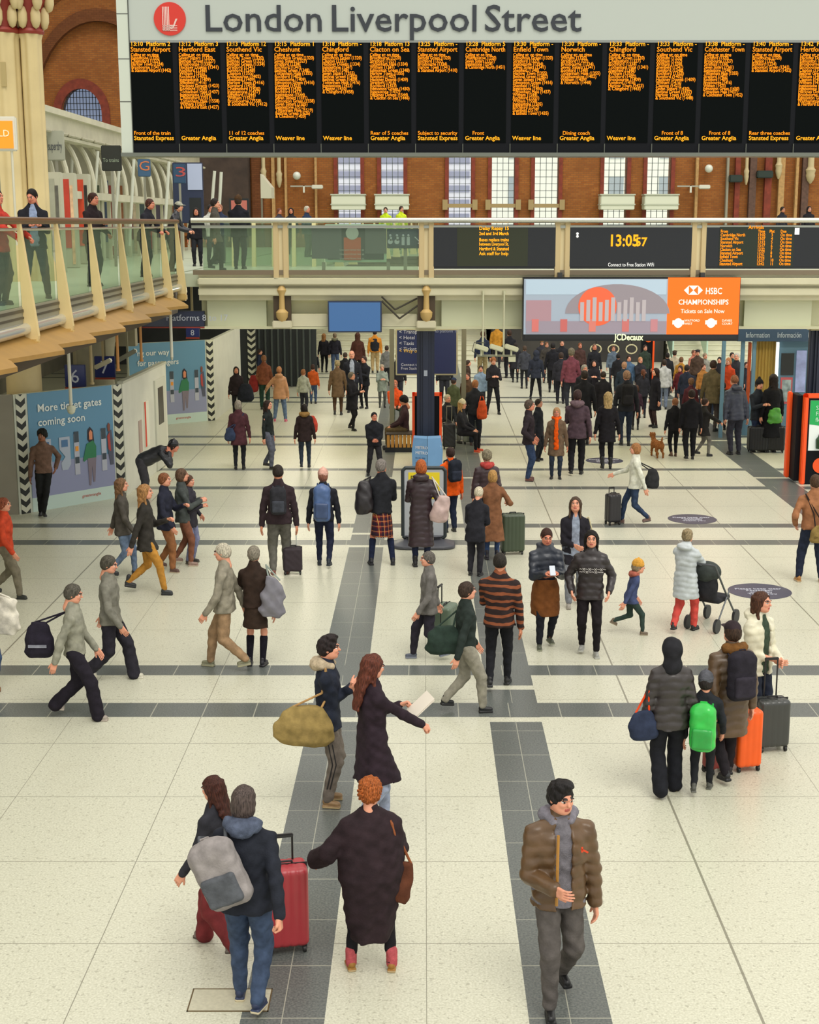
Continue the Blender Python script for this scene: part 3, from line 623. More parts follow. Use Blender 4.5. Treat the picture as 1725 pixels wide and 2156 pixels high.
archband(wx, wz + .1, .9, 1.25, 5, YB - .12, YB + .02, BRED, 'trim_21', 1.2)
archband(wx + .9, wz - .5, 3.0, 3.35, 5, YB - .35, YB + .02, BDK, 'trim_22', 1.5)
archband(wx + .9, wz - .5, 3.35, 3.9, 5, YB - .2, YB + .02, BR, 'trim_23', 1.5)
archband(wx + .9, wz - .5, 4.2, 6.5, 5, YB - .9, YB + .02, mat('3f3128', .8, var=.3, scale=2), 'trim_24', 1.6)
# pilasters, corbels and small wall fittings between the windows
i = 30
for u, ww, m in ((430, .3, 'cream'), (527, .1, 'c'), (545, .5, 'b'), (578, .14, 'c'), (604, .1, 'c'), (667, .1, 'c'), (1463, .12, 'c'), (1527, .1, 'g'), (1548, .22, 'r'), (1580, .3, 'd'), (1612, .3, 'r'), (1640, .26, 'c'), (1672, .12, 'c'), (1690, .3, 'd')):
    x = X66(u); struct(MB().box(x - ww / 2, x + ww / 2, YB - .25, YB, 4.5, 10.).build('trim_%d' % i, {'cream': mat('d2bf8f', .6), 'c': mat('b08a55', .7, var=.2), 'b': BDK, 'g': mat('8e8a78', .5), 'r': BRED, 'd': mat('5b4236', .8, var=.3)}[m])); i += 1
for u, v, wd in ((495, 385, .40), (555, 372, .26), (588, 378, .26), (1572, 372, .22), (1640, 360, .3), (1707, 370, .42)):
    x, z = at(u, v, YB - .3)
    MBc = MB().lathe([(.03, -.35), (wd * .35, -.2), (wd * .5, .0), (wd * .45, .1), (wd * .55, .25), (wd * .4, .32), (wd * .33, .4), (wd * .33, 2.4)], (x, YB - .3, z), 12); struct(MBc.build('trim_%d' % i, mat('b7a67d', .7), smooth=True)); i += 1
for u, v, lb in ((625, 370, 'left of the leftmost window'), (1493, 355, 'right of the rightmost window')):
    x, z = at(u, v, YB - .3); g = empty('wall_lamp', (x, YB, z), 0, label='small round white wall lamp on the brick panel ' + lb, cat='lamp', group='round lamps on the brick wall')
    MB().sph((0, -.3, 0), .18).build('globe', mat('cfd2c4', .3), g, True); MB().cyl((0, 0, 0), (0, -.3, 0), .04).build('bracket', mat('55584e', .5), g)
for u, v, ww, lb in ((640, 392, 1.1, 'left of the leftmost window'), (1455, 392, 1.1, 'right of the rightmost window')):
    x, z = at(u, v, YB - .5); g = empty('security_camera', (x, YB, z), 0, label='white security camera on a long wall arm, ' + lb, cat='camera', group='cameras on arms on the brick wall')
    MB().box(-.6, .6, -.5, -.44, -.03, .03).box(-.03, .03, -.5, 0, -.03, .03).build('arm', mat('a39f8f', .5), g); MB().box(.35, .85, -.62, -.42, -.12, .06, bev=.03).build('camera_body', mat('cfcdbb', .4), g); MB().box(-.04, .04, -.54, -.46, -.28, 0).build('mount', mat('cfcdbb', .4), g)
for u, v, q, lb in ((1550, 376, 26, 'left and lower'), (1611, 367, 32, 'right and higher')):
    x, z = at(u, v, YB - .4); MBb = MB().box(-q / 90, q / 90, -.5, -.1, -.16, .16, bev=.04); o = MBb.build('roller_blind_box', mat('18291f', .5)); o.location = (x, YB, z); tag(o, 'dark green box fitting on the brick wall, %s at the far right' % lb, 'wall fitting', 'green boxes on the brick wall')
# pale office building outside, beyond the windows
ob = empty('office_building', (X66(760), 96, 0), 0, label='pale lavender office building with rows of windows outside the arched windows', cat='building')
MB().box(-14, 6, 0, 8, 0, 30).build('facade', mat('e4e5f4', .7), ob)
bb = MB()
for k in range(16): bb.box(-13.8, 5.8, -.06, .05, 3 + k * .9, 3.42 + k * .9)
bb.build('window_band', mat('9a9eba', .2), ob)
ob = empty('stone_building', (X66(1180), 100, 0), 0, label='cream stone building with tall windows outside the middle windows', cat='building')
MB().box(-2.6, 16, 0, 8, 0, 30).build('facade', mat('f6f7ec', .7), ob)
bb = MB()
for k in range(4, 9):
    for q in range(4): bb.box(-14 + k * 3.4, -13 + k * 3.4, -.06, .05, 3.4 + q * 3.2, 5.4 + q * 3.2)
bb.build('window_opening', mat('a9b4bb', .3), ob)

# ---- lower level: back wall, stairs, side walls
struct(MB().box(-20, 24, 66.0, 66.5, 0, 4.4).build('wall_back_lower', mat('8f8b7c', .7, var=.2, scale=1)))
st_m = mat('d6d4bd', .6, var=.06, scale=3)
for nme, x0, x1 in (('trim_70', -5.2, 2.6), ('trim_71', 10., 15.6)):
    s_ = MB()
    for k in range(24): s_.box(x0, x1, 58.4 + k * .32, 66, k * .172, (k + 1) * .172 - .03).box(x0, x1, 58.37 + k * .32, 66, (k + 1) * .172 - .03, (k + 1) * .172)
    struct(s_.build(nme, st_m))
struct(MB().box(-20, -5.3, 58, 66, 0, 4.4).build('wall_shops_left', mat('3c3f42', .7, var=.3, scale=.8)))
struct(MB().box(2.8, 9.8, 59, 66, 0, 4.4).build('wall_shops_middle', mat('3a3733', .7, var=.3, scale=.8)))
# ---- decks
deck = mat('bfc8b0', .35, var=.08, scale=2)
struct(MB().box(-20, -5.64, 10, 66, 4.2, 4.5).build('floor_upper_left', deck))
struct(MB().box(-5.55, 16, 33.05, 38.2, 4.2, 4.5).build('floor_upper_bridge', deck))
struct(MB().box(-5.55, -2.6, 38.2, 58, 4.2, 4.5).build('floor_upper_side', deck))
struct(MB().box(-5.55, 24, 57.5, 66, 4.3, 4.5).build('floor_upper_back', deck))
# wall behind the left walkway at ground level
struct(MB().box(-20, -19.5, 5, 66, 0, 18).build('wall_left', BDK))
struct(MB().box(-14.4, -14.1, 20, 58, 0, 4.2).build('wall_left_lower', mat('6f6a5c', .8, var=.35, scale=.6)))
struct(MB().box(-14, -7.2, 36, 36.3, 2.6, 4.2).build('wall_left_beam', mat('8a8470', .7, var=.2, scale=1)))

# ---- the bridge front: fascia mouldings, cream panels, brackets
cm = mat('d3ceaf', .5, var=.05, scale=2); cm2 = mat('bfb795', .6, var=.08, scale=2)
def Z33(v, Y=33.): return at(893, v, Y)[1]
f = MB(); X0, X1 = -5.1, 16
f.box(X0, X1, 32.9, 33.05, Z33(583), 4.5).box(X0, X1, 32.75, 33.05, Z33(600), Z33(584), bev=.03).box(X0, X1, 32.95, 33.1, Z33(613), Z33(598)).box(X0, X1, 32.82, 33.1, Z33(622), Z33(606), bev=.02).box(X0, X1, 32.95, 33.1, Z33(632), Z33(622))
struct(f.build('trim_80', cm, smooth=False))
f = MB(); z0, z1 = Z33(693), Z33(630)
f.box(X0, X1, 33.3, 33.4, z0, z1).box(X0, X1, 33.0, 33.4, z0, z0 + .06)
struct(f.build('trim_81', mat('c9c8a6', .55, var=.05, scale=1)))
f = MB()
x0, x1 = at(607, 660, 33)[0], at(690, 660, 33)[0]; x2, x3 = at(803, 660, 33)[0], at(880, 660, 33)[0]
f.box(x0, x1, 33.0, 33.3, Z33(690), Z33(661), bev=.02).box(x2, x3, 33.0, 33.3, Z33(690), Z33(661), bev=.02)
struct(f.build('trim_82', cm))
f = MB(); f.box(at(435, 660, 33)[0], at(560, 660, 33)[0], 33.12, 33.3, Z33(688), Z33(626)); f.box(at(930, 660, 33)[0], at(1100, 660, 33)[0], 33.12, 33.3, Z33(688), Z33(626)); f.box(at(1570, 660, 33)[0], at(1712, 660, 33)[0], 33.12, 33.3, Z33(688), Z33(632)); struct(f.build('trim_83', mat('cdd0b0', .5)))
posts = [(592, 'beside the glass balustrade corner'), (898, 'above the navy column'), (1184, 'between the first and second display screens'), (1470, 'between the clock screen and the arrivals screen')]
for k, (u, lb) in enumerate(posts):
    x = at(u, 520, 32.9)[0]; g = empty('bridge_post', (x, 32.9, 4.2), 0, label='cream metal balustrade post on the bridge, ' + lb, cat='post', group='cream posts along the bridge front')
    zt, zb = Z33(466) - 4.2, Z33(588) - 4.2
    MB().box(-.17, -.05, -.12, .06, zb, zt, bev=.01).box(.05, .17, -.12, .06, zb, zt, bev=.01).build('fin', mat('cfb98a', .5), g); MB().box(-.05, .05, -.06, .06, zb, zt).build('web', mat('e2d3a8', .5), g)
    if k < 2:
        zz = Z33(690) - 4.2; z6 = Z33(610) - 4.2
        MB().box(-.2, .2, .0, .1, zz + .1, z6).build('back_plate', mat('4a3c2a', .6), g)
        MB().lathe([(.05, z6 + .1), (.11, z6), (.06, z6 - .12), (.07, (zz + z6) / 2), (.14, zz + .36), (.13, zz + .25), (.04, zz + .12)][::-1], (0, -.06, 0), 14).build('bracket', mat('c9a86a', .5), g, True)
        MB().box(-.22, .22, -.14, .06, zz, zz + .17, bev=.02).build('shoe_block', mat('cfc9ac', .5), g)
glass_m = mat('b4c4b0', .06, spec=.8, alpha=('dfeade', .14)); rail_m = mat('d8d8cc', .18, .75)
bal = empty('bridge_balustrade', (0, 32.85, 4.5), 0, label='glass balustrade with a bright steel handrail along the front of the bridge', cat='balustrade')
zt = Z33(464) - 4.5
MB().cyl((-5.2, -.1, zt), (16, -.1, zt), .055, n=16).build('handrail', rail_m, bal, True); MB().box(-5.2, 16, -.06, -.02, zt - .17, zt - .11).build('lower_rail', mat('a9ada2', .3, .5), bal)
MB().box(-5.2, 16, -.05, 0, Z33(578) - 4.5, Z33(568) - 4.5).build('bottom_rail', mat('7c6e58', .4), bal)
xa = [-5.15] + [at(u, 520, 32.9)[0] for u, _ in posts[:2]]
for a, b in zip(xa, xa[1:]): MB().box(a + .18, b - .18, .0, .012, Z33(570) - 4.5, zt - .12).build('glass_panel', glass_m, bal)
# rear balustrades seen through the glass
def finrow(name, label, P, Q, n, zb, h_, m, out=(0, 0), group=None):
    g = empty(name, (P[0], P[1], zb), 0, label=label, cat='balustrade', group=group); d = Vector((Q[0] - P[0], Q[1] - P[1], 0)); u = d.normalized(); o = Vector((u.y, -u.x, 0)) if not out[0] and not out[1] else Vector((*out, 0))
    MB().cyl((0, 0, h_), d + Vector((0, 0, h_)), .045).build('handrail', rail_m, g, True)
    for k in range(n):
        c = d * (k + .5) / n; b_ = MB(); t = u * .05
        b_.poly([c - t + o * .02 + Vector((0, 0, h_ - .03)), c - t + o * .06 + Vector((0, 0, h_ - .03)), c - t + o * .24 + Vector((0, 0, -.05)), c - t - o * .0 + Vector((0, 0, -.05))], t * 2).build('fin', m, g)
    gb = MB(); gb.poly([Vector((0, 0, .02)) - o * .02, d + Vector((0, 0, .02)) - o * .02, d + Vector((0, 0, h_ - .06)) - o * .02, Vector((0, 0, h_ - .06)) - o * .02], o * .01).build('glass_panel', glass_m, g); return g
fm = mat('d9cf9c', .5)
finrow('glass_balustrade', 'cream finned glass balustrade receding behind the bridge', (-2.55, 38.5), (-.1, 57.4), 9, 4.5, 1.15, fm, (1, 0))
finrow('glass_balustrade', 'cream finned glass balustrade across the rear edge of the bridge', (-5.2, 38.1), (-2.6, 38.1), 5, 4.5, 1.15, fm, (0, -1))

# ---- left walkway edge: big tapering fins, glass, tan ledges
YW = [15.4, 17.8, 20.1, 21.9, 24.2, 26.7, 29.0, 31.3, 33.0]
YW = [17.7, 20.1, 22.1, 24.35, 26.7, 28.9, 31.0, 32.8]
wk = empty('walkway_balustrade', (-5.55, 15, 4.5), 0, label='glass balustrade of the left walkway with tall cream tapering fins and a brown handrail', cat='balustrade')
XE = -5.55
MB().cyl((0, 1.2, 1.18), (0, 18, 1.15), .05).build('handrail', mat('6e5030', .35, .3), wk, True); MB().cyl((-.02, 1.2, 1.06), (-.02, 18, 1.03), .022).build('upper_rail', rail_m, wk, True)
MB().cyl((.02, 1.2, -.30), (.02, 17.9, -.30), .085).build('edge_tube', mat('cfd2cc', .15, .6), wk, True)
MB().box(-.09, .0, 1.2, 18, -.34, .0).build('edge_beam', mat('8e8a76', .4), wk); MB().box(-.0, .015, 1.2, 18, -.07, -.03).box(-.0, .015, 1.2, 18, -.16, -.13).build('edge_trim', mat('3f3a2e', .4), wk)
for k in range(len(YW)):
    y = YW[k] - 15
    MB().poly([(-.02, y - .05, 1.15), (.02, y - .05, 1.15), (.20, y - .05, -.40), (.17, y - .05, -.52), (.0, y - .05, -.52)], (0, .10, 0)).build('fin', mat('dcc48c', .5, var=.05, scale=3), wk)
    MB().box(-.02, .20, y - .09, y + .09, -.60, -.44, bev=.03).build('fin_shoe', mat('c7a765', .5), wk)
    y2 = YW[k + 1] - 15 if k + 1 < len(YW) else 18.2
    if k + 1 < len(YW) or True: MB().box(-.05, -.035, y + .08, y2 - .08, 0, 1.05).build('glass_panel', glass_m, wk)
MB().box(-.05, -.035, 1.2, YW[0] - 15 - .1, -.1, 1.05).build('glass_panel', glass_m, wk)
for k in range(len(YW) - 1):
    y = YW[k]
    g = MB().poly([(-5.62, y - 2.0, .24), (-5.26, y - 2.0, .06), (-5.08, y + .28, -.02), (-5.2, y + .44, .04), (-5.62, y + .44, .24)], (0, 0, -.06)).build('soffit_ledge', mat('a27b3a', .5, var=.08, scale=3)); g.location = (0, 0, 3.90)
    g.rotation_euler = (0, 0, 0); tag(g, 'tan metal ledge panel under the left walkway, %s one along from the near end' % ('first', 'second', 'third', 'fourth', 'fifth', 'sixth', 'seventh')[k], 'ledge panel', 'tan ledge panels under the left walkway')
struct(MB().box(-6.2, -5.6, 12, 33, 3.62, 4.2).build('trim_84', mat('4c4030', .7)))
# clustered column left
X, Y = -7.95, 28.9
col = empty('clustered_column', (X, Y, 0), 0, label='tall fluted cream column with a red and gold leafed capital at the far left', cat='column')
sh = mat('d4bf8d', .5, var=.07, scale=2); zc = at(50, 72, Y)[1]
MB().lathe([(.42, 4.5), (.42, 4.8), (.34, 5.0), (.33, zc - .1), (.36, zc)], (-.18, 0, 0), 64, .06, 10).build('shaft', sh, col, True)
MB().lathe([(.26, 4.5), (.26, 4.8), (.2, 5.0), (.2, zc - .1), (.23, zc)], (.36, .1, 0), 48, .07, 8).build('side_shaft', sh, col, True)
MB().lathe([(.36, 0), (.34, 4.2)], (-.1, 0, 0), 32).build('lower_shaft', sh, col, True)
MB().lathe([(.37, zc), (.4, zc + .05), (.37, zc + .1)], (-.18, 0, 0), 32).lathe([(.25, zc), (.27, zc + .05), (.25, zc + .1)], (.36, .1, 0), 24).build('necking_ring', mat('8d2f22', .5), col, True)
cpb = MB().lathe([(.34, zc + .1), (.38, zc + .45), (.6, zc + .9), (.85, zc + 1.1), (.85, zc + 1.5)], (-.18, 0, 0), 32).lathe([(.22, zc + .1), (.26, zc + .45), (.5, zc + .9), (.55, zc + 1.5)], (.36, .1, 0), 24); cpb.build('capital', mat('8a2f22', .6), col, True)
lf = MB()
for cxx, rr, nn in ((-.18, .38, 9), (.36, .26, 7)):
    for k in range(nn):
        a = k * 2 * math.pi / nn; ca_, sa_ = math.cos(a), math.sin(a)
        for rz_, zz, wd in ((rr + .02, .3, .10), (rr + .13, .62, .12), (rr + .36, .95, .13)): lf.sph((cxx + rz_ * ca_, (.1 if rr < .3 else 0) + rz_ * sa_, zc + zz), .2, (.5, .5, 1.1), 10)
lf.build('leaf', mat('cdb888', .6), col, True)
MB().box(-.12, -.02, -.36, -.33, zc - 1.0, zc - .55).build('cartouche', mat('b09c69', .5), col)

# ---- the old white ironwork gallery receding along the left wall
gal = empty('ironwork_gallery', (-9.6, 34, 4.5), 0, label='white Victorian ironwork arcade with curved ribs receding on the upper left', cat='arcade')
iw = mat('c9c5ae', .5, var=.1, scale=2); L_ = 28
zt1 = at(95, 245, 36)[1] - 4.5
MB().box(-.3, .2, 0, L_, 3.4, 3.8).box(-.5, .35, 0, L_, 3.8, 3.95).box(-.35, .3, 0, L_, 1.75, 1.95).box(-.2, .2, 0, L_, 3.25, 3.33).build('cornice', iw, gal)
MB().box(-.9, -.8, 0, L_, 1.9, 3.7).build('backing_panel', mat('8d8a74', .7), gal)
for k in range(19):
    y = .3 + k * 1.5; b_ = MB(); pts = [(.25 - .8 * (1 - math.cos(t)), y, 1.95 + 1.5 * math.sin(t)) for t in np.linspace(0, 1.35, 8)]
    b_.tube(pts, .07, 8).box(-.05, .05, y - .05, y + .05, -0., 1.8)
    b_.build('curved_rib', iw, gal, True)
    b_ = MB()
    for q in range(9): b_.sph((.3, y + .15 + q * .14, 3.36), .05, n=8)
    b_.build('beading', mat('a8a38c', .6), gal)
# ================================================================ BOARDS, SIGNS, FURNITURE
ORG = mat('ff9014', .5, emit=1.35); ORG2 = mat('ffa81e', .5, emit=1.4); WHT = mat('f2f2ee', .5); LITW = mat('f4f4f0', .5, emit=.5)
BLK = mat('101217', .6, spec=.15); BLK2 = mat('1c2024', .45)
# ---- the big departures board
YD = 25.
bx0, bz1 = at(243, -40, YD); bz0 = at(243, 322, YD)[1]; bx1 = at(1880, 100, YD)[0]
bd = empty('departure_board', ((bx0 + bx1) / 2, YD, bz0), 0, label='huge hanging departures board with the station name and orange train columns', cat='departure board')
def DB(u, v): x, z = at(u, v, YD); return x - (bx0 + bx1) / 2, z - bz0
hw = (bx1 - bx0) / 2
MB().box(-hw, hw, .05, .5, .02, bz1 - bz0).build('housing', mat('8d9487', .5), bd)
zt = DB(0, 86)[1]; xl = DB(270, 0)[0]
MB().box(xl, hw, 0, .06, zt, bz1 - bz0).build('header_panel', mat('b3bab2', .4), bd)
fr = MB().box(-hw, xl - .012, -.02, .06, 0, bz1 - bz0)
fr.build('side_frame', mat('c6cdbf', .4), bd)
b_ = MB()
for v in (30, 125, 215): z = DB(0, v)[1]; b_.box(-hw, xl - .012, -.024, -.018, z, z + .012)
b_.box(xl - .012, xl, -.03, .05, 0, bz1 - bz0).build('frame_joint', mat('4b4f48', .5), bd)
MB().box(xl, hw, -.01, .05, zt - .03, zt + .012).build('divider_rail', mat('8a8e88', .3, .5), bd)
MB().box(xl, hw, 0, .06, .0, zt - .03).build('display_backing', BLK, bd)
MB().box(-hw, hw, -.12, .4, -.06, -.0).build('bottom_tray', mat('6e7268', .4, .3), bd)
lx, lz = DB(358, 40)
MB().cyl((lx, -.025, lz), (lx, .0, lz), .265, n=48).build('logo_disc', mat('c42a18', .4, emit=.1), bd)
lg = MB(); wl = mat('e8cfc6', .4)
for k in range(5): lg.box(lx - .12 + k * .025, lx - .108 + k * .025, -.034, -.024, lz - .19, lz + .19)
for k in range(4): lg.box(lx - .12, lx + .12, -.034, -.024, lz - .19 + k * .025, lz - .182 + k * .025)
for k in range(5): lg.tube([(lx - .0, -.03, lz - .1 - k * .015), (lx + .06, -.03, lz - .10 - k * .01), (lx + .1 + k * .006, -.03, lz - .0)], .004, 4)
lg.build('logo_letter', wl, bd)
tx, tz = DB(428, 66)
def fit(o, wdt):
    w0 = max(v.co.x for v in o.data.vertices) - min(v.co.x for v in o.data.vertices); o.data.transform(Matrix.Diagonal((wdt / w0, 1, 1, 1))); return o
for s_, ua, ub in (('London', 428, 672), ('Liverpool', 694, 998), ('Street', 1019, 1222)): tx = DB(ua, 40)[0]; fit(text('station_name', s_, .60, (tx, -.012, tz), mat('2a2f36', .5), bd, ext=.012, bold=.004), DB(ub, 40)[0] - tx)
colz = [('13:10', '2', 'Stansted Airport', 160, 'Stansted Express', 'Front of the train'), ('13:12', '3', 'Hertford East', 248, 'Greater Anglia', ''), ('13:13', '12', 'Southend Vic', 238, 'Greater Anglia', '11 of 12 coaches'), ('13:15', '1', 'Cheshunt', 272, 'Weaver line', ''),
        ('13:18', '-', 'Chingford', 210, 'Weaver line', ''), ('13:18', '13', 'Clacton on Sea', 228, 'Greater Anglia', 'Rear of 5 coaches'), ('13:25', '-', 'Stansted Airport', 160, 'Stansted Express', 'Subject to security'), ('13:28', '5', 'Cambridge North', 152, 'Greater Anglia', '     Front'), ('13:30', '-', 'Enfield Town', 265, 'Weaver line', ''),
        ('13:30', '-', 'Norwich', 188, 'Greater Anglia', '  Dining coach'), ('13:33', '-', 'Chingford', 207, 'Weaver line', ''), ('13:33', '-', 'Southend Vic', 227, 'Greater Anglia', '     Front of 8'), ('13:38', '-', 'Colchester Town', 216, 'Greater Anglia', '     Front of 8'), ('13:40', '-', 'Stansted Airport', 158, 'Stansted Express', 'Rear three coaches'), ('13:42', '-', 'Hertford East', 243, 'Greater Anglia', ''), ('13:45', '-', 'Ipswich', 200, 'Greater Anglia', '')]
stn = ['Tottenham Hale', 'Harlow Town', 'Bethnal Green', 'Hackney Downs', 'Seven Sisters', 'Romford', 'Shenfield', 'Edmonton Green', 'Broxbourne', 'Clapton', 'Walthamstow', 'Stratford', 'Ingatestone', 'Chelmsford', 'Witham', 'Rochford']
for i, (tm, pf, ds, ve, op, nt2) in enumerate(colz):
    u0 = 284 + i * 99.3; x, z = DB(u0, 322); x2 = DB(u0 + 92, 322)[0]
    cp_ = MB().box(x - .02, x2 - .05, -.012, .0, DB(0, 298)[1] - .02, zt - .04).build('display_panel', mat('0b0f0f', .8, spec=.05), bd)
    MB().box(x2 + .015, x2 + .03, -.02, 0, 0, .15).build('joint', mat('55584f', .5), bd)
    ls = ['%s  Platform %s' % (tm, pf), ds]; z_ = DB(0, 97)[1]
    tt = text('time_and_platform', ls[0], .098, (x, -.022, z_), ORG2, cp_, ext=.001, bold=.0012); fit(tt, .655)
    tt = text('destination', ds, .11, (x, -.022, DB(0, 109)[1]), ORG, cp_, ext=.001, bold=.0012)
    rows = int((ve - 116) / 7.6); body = ['Calling at: on time']; rr = random.Random(i)
    for k in range(rows - 1): body.append('%s (%02d%02d)' % (rr.choice(stn), 13 + k // 6, (20 + k * 7) % 60))
    body.append('& %s (14%02d)' % (ds, rr.randint(10, 59)))
    text('calling_points', '\n'.join(body), .078, (x, -.022, DB(0, 119)[1]), ORG, cp_, ext=.001, ls=.81 * .0625 / .078 * 1.22 * .8, bold=.0012)
    wt = max(v.co.x for v in cp_.children[-1].data.vertices) if cp_.children else 0
    for c_ in cp_.children:
        wt = max(v.co.x for v in c_.data.vertices)
        if wt > .66: c_.data.transform(Matrix.Diagonal((.66 / wt, 1, 1, 1)))
    text('operator', op, .098, (x, -.022, DB(0, 295)[1]), ORG2, cp_, ext=.001, bold=.0012)
    if nt2: text('note', nt2, .088, (x, -.022, DB(0, 284)[1]), ORG, cp_, ext=.001, bold=.001)
    b_ = MB()
for sx_ in (-.8, -.4, 0, .4, .8): MB().cyl((sx_ * hw, .3, bz1 - bz0), (sx_ * hw, .3, bz1 - bz0 + 3), .03).build('hanger', mat('777b72', .4, .5), bd)
# ---- bridge display screens
YS = 32.8
def panel(name, label, cat, u0, v0, u1, v1, Y, d=.14, frame='1a1d22', face='14171c', fb=.05, group=None, emit=0.):
    x0, z1 = at(u0, v0, Y); x1, z0 = at(u1, v1, Y); g = empty(name, ((x0 + x1) / 2, Y, z0), 0, label=label, cat=cat, group=group)
    w2, hh = (x1 - x0) / 2, z1 - z0
    MB().box(-w2, w2, .0, d, 0, hh, bev=.01).build('casing', mat(frame, .4), g); MB().box(-w2 + fb, w2 - fb, -.012, .0, fb, hh - fb).build('screen', mat(face, .25, emit=emit), g)
    return g, w2, hh, (lambda u, v: (at(u, v, Y)[0] - (x0 + x1) / 2, at(u, v, Y)[1] - z0))
g, w2, hh, L_ = panel('display_screen', 'black display screen on the bridge with a short centred orange message', 'display screen', 908, 474, 1175, 566, YS)
xa, _ = L_(965, 0); xb, _ = L_(1119, 0); MB().box(xa, xb, -.02, -.012, .06, hh - .06).build('matrix_panel', mat('2e3320', .5), g)
for k, (s_, v) in enumerate((('Delay Repay 15', 481), ('2nd and 3rd March', 492), ('Buses replace trains', 505), ('between Liverpool St,', 514), ('Hertford & Stansted', 524), ('Ask staff for help', 534))): fit(text('message_line', s_, .105, (*[L_(1009, v)[0], -.026], L_(0, v + 3)[1]), ORG2, g, ext=.001, bold=.002), L_(1073, 0)[0] - L_(1009, 0)[0])
g, w2, hh, L_ = panel('display_screen', 'black clock screen on the bridge showing 13:05:57 in orange', 'display screen', 1196, 474, 1460, 566, YS)
x, z = L_(1281, 518); text('clock_digits', '13:05', .36, (x, -.022, z), ORG2, g, ext=.002, bold=.008, sx=.86); x, z = L_(1338, 518); text('seconds', '57', .27, (x, -.022, z), ORG2, g, ext=.002, bold=.006, sx=.95)
x, z = L_(1280, 561); fit(text('writing', 'Connect to Free Station WiFi', .12, (x, -.022, z), LITW, g, ext=.001), 1.03); x, z = L_(1216, 492); MB().sph((x, -.02, z), .03).sph((x, -.02, z - .06), .03).build('symbol', LITW, g)
g, w2, hh, L_ = panel('display_screen', 'black arrivals screen on the bridge with columns of orange train times', 'display screen', 1482, 474, 1760, 566, YS)
xa, _ = L_(1535, 0); xb, _ = L_(1697, 0); MB().box(xa, xb, -.02, -.012, .04, hh - .04).build('matrix_panel', mat('1c281a', .5), g)
text('heading', 'Arrivals', .11, (L_(1597, 0)[0], -.026, L_(0, 482)[1]), ORG, g, ext=.001, bold=.002)
arr = ['From', 'Cambridge North', 'Southend Vic', 'Stansted Airport', 'Norwich', 'Clacton on Sea', 'Stansted Airport', 'Enfield Town', 'Cheshunt', 'Stansted Airport']
for nm, u, rows in (('origin_column', 1537, arr), ('time_column', 1618, ['Time'] + ['13:%02d' % (k * 5 + 2) for k in range(9)]), ('platform_column', 1643, ['Plat'] + ['  %d' % (k + 3) for k in range(9)]), ('status_column', 1667, ['Due'] + ['On time'] * 9)):
    for k, s_ in enumerate(rows): text(nm, s_, .095, (L_(u, 0)[0], -.026, L_(0, 490 + k * 7.6)[1]), ORG, g, ext=.001, bold=.002, sx=.8)
MB().box(L_(1698, 0)[0], L_(1708, 0)[0], -.02, -.012, L_(0, 494)[1], L_(0, 480)[1]).build('symbol', LITW, g)
# poster frame and toilets sign seen through the bridge glass
g, w2, hh, L_ = panel('poster_frame', 'dark poster with an orange picture in a pale green frame behind the bridge glass', 'poster', 684, 472, 814, 552, 34.2, frame='a9c2ac', face='32333a', fb=.06)
MB().box(-.8, -.72, .03, .1, 4.5 - g.location.z, 0).box(.72, .8, .03, .1, 4.5 - g.location.z, 0).build('post', mat('8d8b7c', .5), g)
x, z = L_(742, 500); MB().box(x - .2, x + .2, -.02, -.012, z - .52, z + .0).build('orange_figure', mat('c24a22', .5), g); MB().cyl((x, -.03, z + .1), (x, -.014, z + .1), .15, n=32).build('white_disc', mat('b9bcbc', .4), g)
MB().box(x - .95, x - .25, -.016, -.012, .08, hh - .08).box(x + .3, x + .8, -.016, -.012, .2, hh - .1).build('building_shape', mat('55555c', .5), g)
for k in range(3): text('caption', 'Liverpool Street line up', .06, (x - .3, -.03, z - .3 - k * .1), mat('b6b6b6', .5), g, ext=.001)
g, w2, hh, L_ = panel('toilets_sign', 'navy toilets sign with white figures and an arrow behind the bridge glass', 'sign', 815, 482, 892, 523, 34.2, frame='2b3554', face='2b3554')
MB().box(-.04, .04, .03, .1, 4.5 - g.location.z, 0).build('post', mat('8d8b7c', .5), g)
for u, k in ((822, 0), (836, 0), (849, 1), (860, 1)):
    x, z = L_(u, 505); b_ = MB().sph((x, -.02, z + .1), .03, n=8)
    if k: b_.box(x - .035, x + .035, -.024, -.014, z - .12, z + .07)
    else: b_.cyl((x, -.024, z - .04), (x, -.014, z - .04), .06, n=16).box(x - .01, x + .04, -.024, -.014, z - .02, z + .07)
    b_.build('pictogram', mat('aeb4c4', .5), g)
x, z = L_(880, 505); MB().box(x - .012, x + .012, -.022, -.014, -.1, .1, M=Matrix.Translation((0, 0, z)) @ Matrix.Translation((x, 0, 0)) @ Matrix.Rotation(-.8, 4, 'Y') @ Matrix.Translation((-x, 0, 0))).box(x + .0, x + .08, -.022, -.014, z - .09, z - .065).box(x + .055, x + .08, -.022, -.014, z - .09, z).build('arrow', mat('aeb4c4', .5), g)
# blue screen under the bridge
g, w2, hh, L_ = panel('blue_screen', 'plain mid blue hanging display screen under the bridge', 'display screen', 690, 634, 804, 700, 32.7, frame='2f3b55', face='3f6ba3', fb=.03, emit=.12)
MB().tube([(w2, .1, .8), (w2 + .3, .2, .5), (w2 + .8, .25, .75)], .02).tube([(w2, .1, .7), (w2 + .4, .2, .3), (w2 + .9, .25, .65)], .02).build('cable', mat('3c372c', .6), g)
